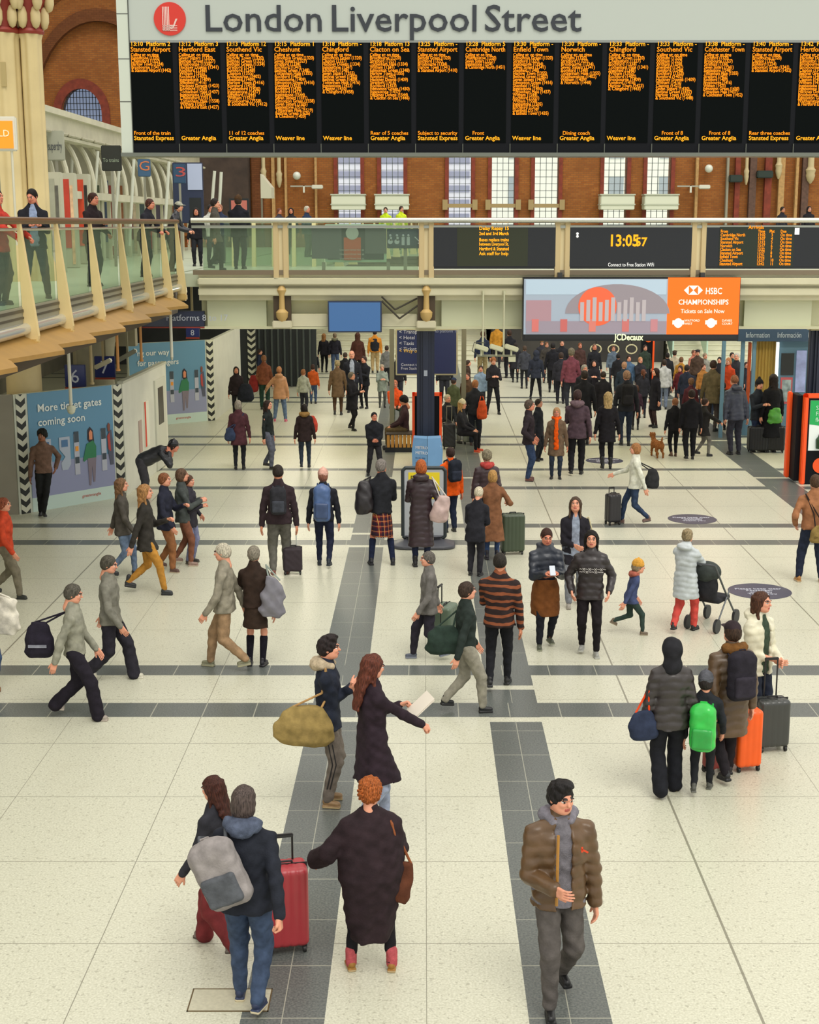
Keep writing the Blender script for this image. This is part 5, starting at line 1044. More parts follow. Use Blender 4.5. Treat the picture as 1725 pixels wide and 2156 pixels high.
g, a, b = sgn('tall navy and pale blue advertising pillar at the end of the walkway', 362, 342, 430, 470, 45., '27304c', name='advert_pillar', cat='advert pillar'); MB().box(a * .0, a * .48, -.02, 0, b * .55, b * .98).build('pale_screen', mat('a9b2cc', .4, emit=.1), g); MB().box(a * .04, a * .42, -.02, 0, 0, b * .42).build('dark_screen', BLK2, g)
for k, (u, u1, c, c2, lb) in enumerate(((98, 128, '9c9c88', '5c5a50', 'pale lattice'), (130, 158, 'b83a28', 'd9b08a', 'red poster'), (160, 188, 'c8452a', '33302c', 'red and black poster'), (190, 214, 'c7ccb8', '47503c', 'pale green'), (216, 238, '40506a', '8d3a34', 'navy'), (240, 262, 'd0cfc0', '8a5a3a', 'cream'), (264, 288, '6a2c30', 'b8a88c', 'maroon'), (290, 320, '3a4a48', 'a34038', 'teal'), (322, 360, '47404c', 'c9c4b0', 'plum'))):
    Yk = 33.5 + 3.3 * k; 
    x0 = at(u, 420, Yk)[0]; x1 = at(u1, 420, Yk)[0]; zt = at(0, 362 + k * 2, Yk)[1] - 4.5
    g = empty('shop', (x0, Yk, 4.5), 0, label='upper level shop with a %s window behind the left walkway' % lb, cat='shop front')
    MB().box(0, x1 - x0, 0, .3, 0, zt, bev=.02).build('frame', mat('bdbba6', .5), g); MB().box(.06, (x1 - x0) * .6, -.02, 0, .5, zt - .15).build('poster', mat(c, .4, emit=.08, var=.25, scale=2), g); MB().box((x1 - x0) * .64, x1 - x0 - .05, -.02, 0, .1, zt - .3).build('display', mat(c2, .4, emit=.08, var=.4, scale=4), g)
b_ = MB()
g = empty('dividing_bars', (0, 42, 4.5), 0, label='slanting thin white steel struts above the left walkway balustrade', cat='strut')
for k, (u, u1, v) in enumerate(((105, 95, 310), (152, 140, 330), (206, 190, 318), (252, 236, 340), (282, 270, 335), (356, 343, 340), (452, 438, 360), (466, 456, 362))):
    x0, z0 = at(u1, 458, 42); x1, z1 = at(u, v, 42); MB().cyl((x0, 0, z0 - 4.5 - .8), (x1, 0, z1 - 4.5), .045, n=8).build('strut', mat('c9cabb', .4), g)
# navy lockers band and wall behind glass on the left of bridge
g = empty('framed_notice', (at(505, 490, 52)[0], 52, 4.5), 0, label='framed red and white notice on the brick wall left of the upper hall', cat='notice'); x, z = at(505, 445, 52); MB().box(-.35, .35, 0, .08, z - 4.5 - .3, z - 4.5 + .45).build('frame', BLK2, g); MB().box(-.28, .28, -.01, 0, z - 4.5 - .25, z - 4.5 + .38).build('notice', mat('b9685c', .5), g)
x, z = at(560, 400, 56); g = empty('awning', (x, 56, z), 0, label='white sloping canopy beside the cream corbels on the upper level', cat='canopy'); MB().poly([(-.2, 0, .6), (.2, 0, .1), (.2, 0, -.3), (-.2, 0, -.3)], (0, 1.2, 0)).build('canopy_panel', mat('c3bfa8', .5), g); MB().box(-.2, -.14, 0, .1, -1.6, -.3).build('leg', mat('6f6a58', .5), g)
# added glowing strips, unseen under the decks, to brighten the lower hall
for x, y in [(x, y) for y in (34.6, 37.2) for x in (-4.2, -1.6, 1.4, 4.4, 7.4, 10.4, 13.4)] + [(-4.1, y) for y in (40.5, 44., 47.5, 51., 54.5)] + [(x, 60.5) for x in (-3, 0, 11.5, 14)]:
    g = empty('fill_strip', (x, y, 4.16 if y < 58 else 4.26), 0, label='added unseen strip of fill light under the upper deck', cat='lamp', group='added fill strips under the deck'); MB().box(-.9, .9, -.08, .08, -.02, .04).build('fill_panel', mat('fff4dc', .5, emit=24.), g)
for y in (16., 20., 24., 28., 32., 38., 44., 50.):
    g = empty('fill_strip', (-9.6, y, 4.16), 0, label='added unseen strip of fill light under the left walkway', cat='lamp', group='added fill strips under the left walkway'); MB().box(-.9, .9, -.08, .08, -.02, .04).build('fill_panel', mat('fff4dd', .5, emit=14.), g)  # weaker glow, also added out of view, for the space below the walkway
# ================================================================ PEOPLE, nearest first
def tartan():
    n = NT('tartan', .85, .2); a = n.ma('ADD', n.x, n.ma('MULTIPLY', n.y, .9))
    f = lambda s, p, w: n.ma('LESS_THAN', n.ma('MODULO', n.ma('ADD', s, 10.), p), w)
    c = n.mix(n.ma('MULTIPLY', f(a, .085, .04), .75), '7d2a28', '1f1e2c'); c = n.mix(n.ma('MULTIPLY', f(n.z, .085, .04), .7), c, '1c1b2a')
    c = n.mix(n.ma('MULTIPLY', f(n.ma('ADD', a, .02), .085, .008), .7), c, 'c9a05c'); return n.col(n.mix(n.ma('MULTIPLY', f(n.ma('ADD', n.z, .02), .085, .007), .7), c, 'cf8a50'))
def knitband():
    n = NT('knit_bands', .85, .2); s_ = n.ma('MODULO', n.ma('ADD', n.ma('ADD', n.z, n.ma('MULTIPLY', n.noise(4, 2), .1)), 10.), .09)
    return n.col(n.mix(n.ma('LESS_THAN', s_, .035), '2f2423', '8a4f34'))
P = person
A_ = P('man in an open olive brown puffer over a grey hoodie walking towards us, front right', 1172, 2112, 1640, 10, hair=('quiff', '1d1a1a'), skin='a', top=('puff', '5b432a', .47), inner='6f6c72', bot=('reg', '55504d'), shoe=('boot', '151516', '111112'), legs='walk', s=.10, L='down', R=(.06, -.15, .60), hy=18, hp=6, hood='77747c', wide=1.08)
mk = MB(); 
B_ = P('person with curly ginger hair in a vast dark plum cloak seen from behind, front centre', 783, 2045, 1645, 186, hair=('curly', '9c5426'), skin='a', top=('cape', '2c2024', .19), bot=('slim', '1c1a1e'), shoe=('shoe', '9a6a24', 'b59f78'), socks='b5555a', legs='wide', L='out', R='strap', hy=-14, hp=10, female=True, wide=1.05)
C_ = P('person in navy jacket and blue jeans carrying a grey backpack, front left', 525, 2120, 1655, 172, hair=('bob', '4b403c'), top=('coat', '23262f', .46), hood='50586a', bot=('reg', '3b4961', 'denim'), shoe=('shoe', '25304e', 'cfc2a0'), legs='walkl', s=.06, L='strap', R='handle', hy=-8)
D_ = P('person with long dark auburn hair and dark red trousers half hidden behind the grey backpack', 462, 2000, 1630, -115, hair=('long', '3e2018'), top=('coat', '2c2c32', .5), bot=('wide', '6e2a2c'), shoe=('shoe', '6d6058', '4a4038'), legs='walk', s=.13, L='fwd', R='back', female=True, hp=12)
E_ = P('young man in profile with a cream hood, navy jacket and grey striped track pants', 693, 1692, 1340, 88, hair=('quiff', '241c1c'), top=('coat', '222734', .47), hood='b8a78c', bot=('reg', '6b625a'), shoe=('shoe', '8a6c48', 'b29a70'), L='fold', R='fold', hy=0)
F_ = P('woman with long auburn hair in a dark plum coat holding papers out', 785, 1745, 1375, 118, hair=('vlong', '5a2f22'), top=('coat', '2b2028', .30), bot=('reg', '8f98ad', 'denim'), shoe=('shoe', 'b9ad98', '9a8a70'), legs='walkl', s=.10, L='phone', R='push', female=True, hp=14)
G_ = P('woman in a hooded quilted black puffer and wide black trousers, back to us', 1405, 1672, 1345, 182, hair=None, hat=('hood', '232327', 'wool'), top=('puff', '35302f', .44), bot=('wide', '1b1c22'), shoe=('shoe', '6f6440', '8f8664'), legs='walk', s=.06, L='down', R='down', female=True, hood=False)
H_ = P('small child in a dark coat and grey hat wearing a bright green rucksack', 1477, 1668, 1418, 165, hair=('short', '2a2422'), hat=('beanie', '55565c'), top=('coat', '24262b', .47), bot=('slim', '1f2024'), shoe=('shoe', '4a4a44', '6a6a60'), legs='walk', s=.09, L='down', R='fwd')
I_ = P('person in a long brown quilted coat and cap with a black backpack', 1530, 1640, 1308, 196, hair=('short', '3a2a20'), hat=('cap', '30262a', 'wool'), top=('puff', '55412c', .30), bot=('reg', '201c20'), shoe=('shoe', '1b1b1e', '141416'), legs='walk', s=.08, L='handle', R='down', wide=1.05, hood='6d4a26')
J_ = P('young woman with long brown hair in a cream white puffer holding a black suitcase handle', 1588, 1558, 1246, 38, hair=('long', '4a2e20'), skin='a', top=('puff', 'd2cdb4', .46), inner='3c4a3c', bot=('slim', '232836'), shoe=('shoe', '2a2a2a', '555555'), L=(.06, -.125, .57), R=(-.02, -.12, .57), female=True, hy=12)
K_ = P('bearded man in a navy puffer over a long brown coat looking at his phone', 1147, 1362, 1112, 8, hair=('crop', '3c241c'), skin='r', top=('puff', '252a35', .53), bot=('slim', '1d1e26'), shoe=('shoe', '4f5244', '8f927c'), legs='walk', s=.05, L='phone', R='phone', hp=16)
t_ = K_['T']; r_ = K_['h']
link('long_coat', mesh_np('lc', *sdf([loft([(.285 * r_, 0, -.0, .115 * r_, .125 * r_), (.36 * r_, 0, 0, .118 * r_, .115 * r_), (.5 * r_, 0, 0, .112 * r_, .09 * r_), (.58 * r_, 0, 0, .09 * r_, .07 * r_)])], .014, nz(9, .005, 1))), K_['root'], cloth('70431f', 'wool'))
L__ = P('young woman with long dark hair in a black puffer with white lettering', 1240, 1378, 1116, -6, hair=('long', '17130f'), skin='a', top=('puff', '2e2829', .46), bot=('slim', '1d181b'), shoe=('shoe', '9a9a94', 'b9b9b2'), legs='walkl', s=.05, L='pocket', R='pocket', female=True, hood=False)
M_ = P('woman in an open black blazer over a pale blue jumper walking behind the couple', 1207, 1275, 1045, 5, hair=('long', '4a3a2c'), skin='a', top=('coat', '232128', .40), inner='8f98a8', bot=('reg', '7d8088', 'denim'), shoe=('shoe', '9a948a', '80786c'), legs='walk', s=.07, L='down', R='clasp', female=True, hy=-14, hp=-12)
N_ = P('man in a brown and black banded jumper and black trousers, back to us', 1050, 1447, 1163, 172, hair=('crop', '29241f'), skin='b', top=('coat', knitband(), .47), bot=('slim', '1c1d22'), shoe=('shoe', '1c1c1e', '2a2a2a'), legs='walk', s=.08, L='phone', R='down', wide=1.1)
O_ = P('person in dark green jacket and pale grey trousers beside the banded jumper man', 980, 1498, 1222, 105, hair=('short', '3a2c24'), top=('coat', '27302c', .5), bot=('reg', '8e8a7c'), shoe=('shoe', '16181a', '202020'), legs='walk', s=.12, L='fwd', R='back')
Q_ = P('person in a grey coat striding left with a green grey wheeled case', 903, 1388, 1158, -80, hair=('short', '5b5650'), top=('coat', '6b6864', .45), bot=('reg', '2a2730'), shoe=('shoe', '4f5664', '8a8f96'), legs='walk', s=.13, L='fwd', R='back')
R_ = P('grey haired woman in a dark brown jacket and skirt with black knee socks', 540, 1402, 1150, 170, hair=('short', '7d7668'), skin='a', top=('coat', '33261f', .50), bot=('skirt', '35281f', 'wool', .33), socks='1c1a22', shoe=('shoe', '26242a', '1a1a1c'), L='strap', R='down', female=True)
S_ = P('pale haired person in grey and tan trousers rushing left beside the silver tote woman', 478, 1408, 1140, -95, hair=('short', 'b3ab98'), top=('coat', '8a8474', .48), bot=('reg', '967a5c'), shoe=('shoe', '7d7c62', 'a5a080'), legs='walk', s=.14, L='fwd', R='back', hp=8)
T_ = P('person in pale grey top walking right, nearer of the two at the left', 165, 1512, 1225, 92, hair=('short', '4f4b42'), top=('coat', '8b8a7b', .5), bot=('wide', '1f1b24'), shoe=('shoe', '9b9186', 'b0a498'), legs='walk', s=.15, L='fwd', R='back', hp=14)
U_ = P('person in grey brown jacket walking right, farther of the two at the left', 238, 1432, 1165, 86, hair=('short', '4a463c'), top=('coat', '77756a', .48), bot=('wide', '28262e'), shoe=('shoe', 'c6c2b0', 'd6d2c2'), legs='walkl', s=.15, L='back', R='fwd', hp=12)
# group walking right, left of frame
P('woman with tan hair and mustard trousers in a dark coat, leading the group walking right', 312, 1250, 1015, 95, hair=('long', '9a7044'), top=('coat', '33302c', .42), bot=('slim', 'b27f36'), shoe=('boot', '26282b', '1c1c1e'), legs='walk', s=.15, L='phone', R='back', female=True)
P('person in navy jacket and tan trousers in the group walking right', 352, 1202, 995, 80, hair=('short', '7a4c30'), top=('coat', '262836', .44), bot=('reg', '8a5c3a'), shoe=('shoe', '5a4038', 'c2b49c'), legs='walk', s=.08, L='phone', R='fwd')
P('person in grey green jacket and brown trousers in the group walking right', 388, 1190, 986, 100, hair=('bob', '5a4434'), top=('coat', '454a48', .46), bot=('slim', '7a4f3c'), shoe=('shoe', '8e7466', 'd0c4ae'), legs='walk', s=.07, L='phone', R='phone', female=True)
P('person in dark clothes with lavender leggings at the front of the group walking right', 402, 1186, 1000, 70, hair=('bun', '4f382a'), top=('coat', '34323a', .42), bot=('slim', '767a98'), shoe=('shoe', '3a3630', '8a8474'), L='pocket', R='phone', female=True)
P('person in dark coat, faded jeans and ankle boots trailing the group walking right', 262, 1214, 1005, 98, hair=('long', '6f5238'), top=('coat', '4a4640', .44), bot=('slim', '5f7088', 'denim'), shoe=('boot', '1f1f22', '17171a'), legs='walkl', s=.10, L='back', R='fwd', female=True)
bend = P('person in a shiny black puffer bending over beside the white hoarding', 300, 1062, 900, 100, h=1.72, hair=('short', '2a201c'), hat=('beanie', '1c1d22', 'shiny'), top=('puff', '1f2026', .5), bot=('reg', '3d3c40'), shoe=('shoe', 'b9a898', 'd8cfc0'), legs='wide', lean=1.15, L=(.08, -.12, .62), R=(.08, -.12, .62), skin='r')
P('man with curly dark hair in a brown zip jacket leaning on the ticket gates hoarding', 97, 1084, 905, 18, hair=('curly', '17140f'), skin='c', top=('coat', '6a5245', .5), bot=('slim', '1b1c1c'), shoe=('shoe', '17171a', '2a2a2a'), legs='cross', L='hip', R='down', hy=-25)
P('person in a bright red jacket cut by the left edge of the photo', 18, 1258, 1045, 88, hair=('short', '8a4a34'), top=('coat', 'c2462a', .5), bot=('reg', '77705f'), shoe=('boot', '2a2c28', '1c1c1c'), legs='walk', s=.13, L='back', R='fwd')
V_ = P('person in blue flared jeans with a white tote bag at the extreme left edge', -22, 1462, 1190, 95, hair=('short', '2a2220'), top=('coat', '2b2a2e', .5), bot=('wide', '3c4f6e', 'denim'), shoe=('shoe', '8a5a34', '6a4a30'), L='down', R='down')
# middle distance
W_ = P('man in dark jacket and grey trousers with black backpack wheeling a plum suitcase', 590, 1212, 978, 184, hair=('crop', '2b231e'), skin='b', top=('coat', '33272b', .48), bot=('reg', '5d5b54'), shoe=('shoe', '7a4438', '5a3a30'), legs='walk', s=.07, L='down', R='down')
X_ = P('man in a pink woollen hat with a blue rucksack walking away', 683, 1193, 988, 178, hair=('short', '8a5a48'), hat=('beanie', 'd3a595'), top=('coat', '23242b', .48), bot=('slim', '20253a', 'denim'), shoe=('shoe', '1d2530', '30363c'), legs='walkl', s=.07, L='down', R='down')
Y_ = P('grey haired man in a black jacket and red tartan kilt with navy knee socks', 805, 1190, 967, 188, hair=('short', '77706a'), skin='r', top=('coat', '222328', .50), bot=('kilt', 'x', tartan(), .28), socks='232a42', shoe=('shoe', '1f2026', '26262a'), legs='wide', L='phone', R='phone', hy=-30)
Z_ = P('woman with auburn hair in a long dark quilted puffer coat facing the yellow notice', 887, 1193, 968, 180, hair=('bob', 'a4562a'), top=('puff', '33252a', .20), bot=('slim', '232a42', 'denim'), shoe=('boot', '17171a', '222226'), L='phone', R='pocket', female=True, hood=True)
AA = P('man in a bright orange jacket leaning by the newspaper stand', 948, 1120, 942, 205, hair=('short', '31201a'), skin='r', top=('coat', 'ea5a12', .44), bot=('reg', '232b3f'), shoe=('shoe', '2a2a2a', '1a1a1a'), L='phone', R='down')
AB = P('white haired man in a black coat bending forward in front of the orange jacket', 1000, 1212, 1030, 160, hair=('short', 'c2b8a0'), skin='a', top=('coat', '232329', .40), bot=('reg', '26252b'), lean=.28, L='lap', R='lap', hp=14)
AC = P('blonde woman in a long camel brown coat seen from behind with a green suitcase', 1036, 1178, 990, 178, hair=('bob', 'a8804a'), top=('coat', '7a5238', .22), bot=('slim', '34486e', 'denim'), shoe=('boot', '23202a', '1a1a1c'), L=(.17, -.10, .62), R=(.17, -.10, .62), female=True, wide=1.05)
AD = P('grey haired man in dark plum padded jacket with a red hood', 1024, 1128, 950, 186, hair=('curly', '7a715c'), top=('puff', '3a2a2e', .48), bot=('reg', '26262c'), L='down', R='down', hood='b04440')
P('man in a black jacket facing us with his hands clasped, left of the navy column', 789, 1000, 868, 6, hair=('crop', '17151a'), skin='r', top=('coat', '202126', .47), bot=('reg', '27262a'), shoe=('shoe', '1a1a1a', '222222'), legs='wide', L='clasp', R='clasp', hy=8, wide=1.1)
P('grey haired woman in a maroon coat at the far left, back to us', 505, 988, 843, 185, hair=('bob', '857d70'), top=('coat', '4a2a30', .36), bot=('slim', '1e2024'), shoe=('shoe', '1a1a1c', '222222'), L='down', R='down', female=True, wide=1.05)
P('woman with long dark hair in a dark green top and grey jeans turned right', 566, 986, 842, 70, hair=('vlong', '2b1d18'), top=('thin', '1f2524', .5), bot=('reg', '575a66', 'denim'), shoe=('shoe', '2a2824', '5c5648'), legs='walk', s=.07, L='down', R='down', female=True)
fh = P('person in a dark brown parka with a fur trimmed hood seen from behind', 643, 985, 850, 182, hair=('bob', '1d1713'), top=('coat', '2c2120', .42), bot=('slim', '2d3642', 'denim'), shoe=('shoe', '22252c', '33353a'), legs='walk', s=.05, L='down', R='down', female=True, hood='8a6a3c')
P('long haired person in black holding a round dark bag near the left of the hall', 500, 880, 772, 10, hair=('long', '17120f'), skin='b', top=('coat', '261e20', .44), bot=('slim', '1c1c1e'), L='down', R='down', female=True)
P('person in a rust brown jacket and dark green trousers with a red bag, back left', 558, 862, 748, 185, hair=('bun', '7a5234'), top=('coat', '70402a', .46), bot=('reg', '223a30'), L='down', R='down', female=True)
P('person in a light tan puffer and blue jeans with pink trainers seen from behind', 590, 888, 772, 178, hair=('short', 'a8734c'), top=('puff', 'b4835c', .42), bot=('reg', '5d708c', 'denim'), shoe=('shoe', 'd0647a', 'd8a0a8'), legs='wide', L='out', R='down', female=True)
P('person in a pale grey jacket with a black shoulder bag, left of the orange jacket', 640, 868, 778, 160, hair=('short', '8a5a38'), top=('coat', 'a3a696', .46), bot=('reg', '2a2c34'), L='down', R='fwd')
P('person in an orange rust jacket and jeans at the back left of the hall', 660, 850, 768, 175, hair=('short', '3c2820'), top=('coat', 'b5501f', .48), bot=('reg', '3c4d6a', 'denim'), L='phone', R='down')
P('person in black beside the navy assistance desk', 580, 800, 712, 150, hair=('short', '241d1a'), top=('coat', '1d1d21', .44), bot=('slim', '1a1a1c'), L='phone', R='down')
P('person in a dark cap standing right of the assistance desk', 662, 808, 738, 175, hair=('short', '26303c'), hat=('cap', '232b3a', 'wool'), top=('coat', '24252b', .44), bot=('slim', '22242c'))
P('woman with long black hair in a black coat behind the assistance desk', 648, 798, 706, -60, hair=('long', '161315'), top=('coat', '1f1b1e', .40), bot=('slim', '1b1b1e'), female=True)
P('blonde person in a black jacket at the foot of the back stairs', 683, 784, 702, 170, hair=('long', '9a6c40'), top=('coat', '26242a', .44), bot=('slim', '1b1b1e'), female=True)
P('person in dark jacket with olive hood at the foot of the back stairs', 706, 786, 701, 180, hair=('short', '7a6a55'), top=('coat', '24232b', .48), bot=('reg', '4a5a78', 'denim'), hood='6c6a55')
P('person in a dark brown coat with a pale bag strap near the stairs', 754, 800, 700, 190, hair=('long', '4a2c20'), top=('coat', '46281f', .42), bot=('slim', '1f1f22'), female=True)
P('person in beige trousers and black waistcoat over an orange top near the stairs', 790, 785, 694, 182, hair=('short', '2a211c'), top=('coat', 'c8822c', .48), bot=('reg', 'b39a6c'), wide=1.1)
vst = list(PEOPLE.values())[-1]; hh_ = vst['h']
link('waistcoat', mesh_np('ws', *sdf([loft([(.5 * hh_, 0, 0, .105 * hh_, .085 * hh_), (.7 * hh_, 0, 0, .11 * hh_, .085 * hh_), (.8 * hh_, 0, 0, .08 * hh_, .07 * hh_)])], .03)), vst['root'], cloth('23242a'))
P('person in a long brown coat walking away in the middle left of the hall', 712, 875, 758, 182, hair=('short', '8a7a58'), top=('coat', '5e4a34', .34), bot=('slim', '4a3626'), legs='walk', s=.06)
P('bald man in a dark suit facing us in the middle left of the hall', 742, 868, 738, 5, hair=None, skin='a', top=('coat', '22232a', .47), inner='9aa2b0', bot=('reg', '22222a'))
P('person in black with both hands on a phone, right of the suited man', 768, 860, 750, -30, hair=('short', '3c2a24'), top=('coat', '1c1d22', .44), bot=('slim', '1b1b20'), L='phone', R='phone')
P('grey haired woman in a flared black coat looking at her phone in profile', 741, 906, 783, 62, hair=('short', '6a6152'), top=('coat', '1d1c21', .36), bot=('slim', '19191b'), L='phone', R='phone', female=True, legs='walk', s=.06)
P('person in a grey green coat with backpack straps holding a phone, left of the column', 805, 858, 768, 8, hair=('short', 'a08f78'), skin='a', top=('coat', '818a80', .38), bot=('slim', '4a4c48'), L='phone', R='phone', hp=15)
P('seated person in an orange coat left of the navy column', 832, 892, 822, 10, h=1.6, legs='sit', hair=('short', 'b06c50'), skin='r', top=('coat', 'd24e1c', .49), bot=('reg', '2c3c30'), L='lap', R='lap', hp=14)
P('person in a maroon top with dark curly hair sitting on the slatted bench in profile', 852, 945, 852, -85, h=1.72, legs='sit', hair=('curly', '15110f'), skin='b', top=('coat', '3c282c', .5), bot=('reg', '5b4c34'), L='lap', R='lap', hp=22)
P('person with a brown beard in a dark coat beyond the seated orange coat', 838, 850, 770, 5, h=1.6, hair=('short', '4a3424'), top=('coat', '201f22', .44))
# right of the column
AE = P('seated blonde person in a cream hat and dark coat right of the column', 972, 950, 822, 70, h=1.66, legs='sit', hair=('long', 'b08a54'), hat=('beanie', 'c7bda0'), skin='a', top=('coat', '25252b', .49), bot=('slim', '1e1d22'), shoe=('shoe', 'd9502c', 'c9b8a0'), L='lap', R='lap', female=True)
P('person in a navy baseball cap and olive coat right of the navy column', 955, 898, 796, 150, hair=('short', '3a2c26'), hat=('cap', '27334c', 'wool'), top=('coat', '4c5238', .42), bot=('reg', '23242a'))
P('bearded man in a brown jacket talking, right of the olive coat', 984, 896, 785, -20, hair=('crop', '4a3124'), skin='r', top=('coat', '4f3a2a', .44), bot=('reg', '22222a'))
AF = P('ginger haired man in a dark jacket with an orange bag near the bench', 1000, 938, 800, 168, hair=('short', '94603c'), top=('coat', '24252b', .47), bot=('reg', '20242e'), shoe=('shoe', '4f3a36', '6a5a50'), L='down', R='phone')
P('person in black leggings and dark jacket reading a leaflet right of the bench', 1038, 872, 752, 8, hair=('bun', '8a5630'), skin='a', top=('coat', '201e22', .48), bot=('slim', '17181d'), L='phone', R='phone', female=True, hp=20, legs='wide')
P('person sitting in a dark coat behind the wheeled black case', 942, 930, 830, 30, h=1.6, legs='sit', hair=('short', 'b5a68c'), top=('coat', '26282c', .49), bot=('reg', '8a8a80'), L='lap', R='lap')
P('small figure in black beside the navy wayfinding board', 936, 850, 782, 0, h=1.6, hair=('short', '3a2a22'), skin='r', top=('coat', '1f2024', .46))
P('person in khaki trousers and navy top beyond the camera rack', 1016, 800, 697, 180, hair=('short', '4a3020'), top=('coat', '262c3e', .48), bot=('wide', '8a7c58'))
P('person in a mustard jacket at the back beyond the camera rack', 1046, 775, 688, 175, h=1.75, hair=('short', '4a3a2a'), top=('coat', 'b8812c', .44), bot=('slim', '25252b'))
P('person in black trousers beyond the right end of the camera rack', 1072, 796, 695, 190, hair=('short', '3a2820'), top=('coat', '1f1f24', .46), bot=('reg', '1c1c22'))
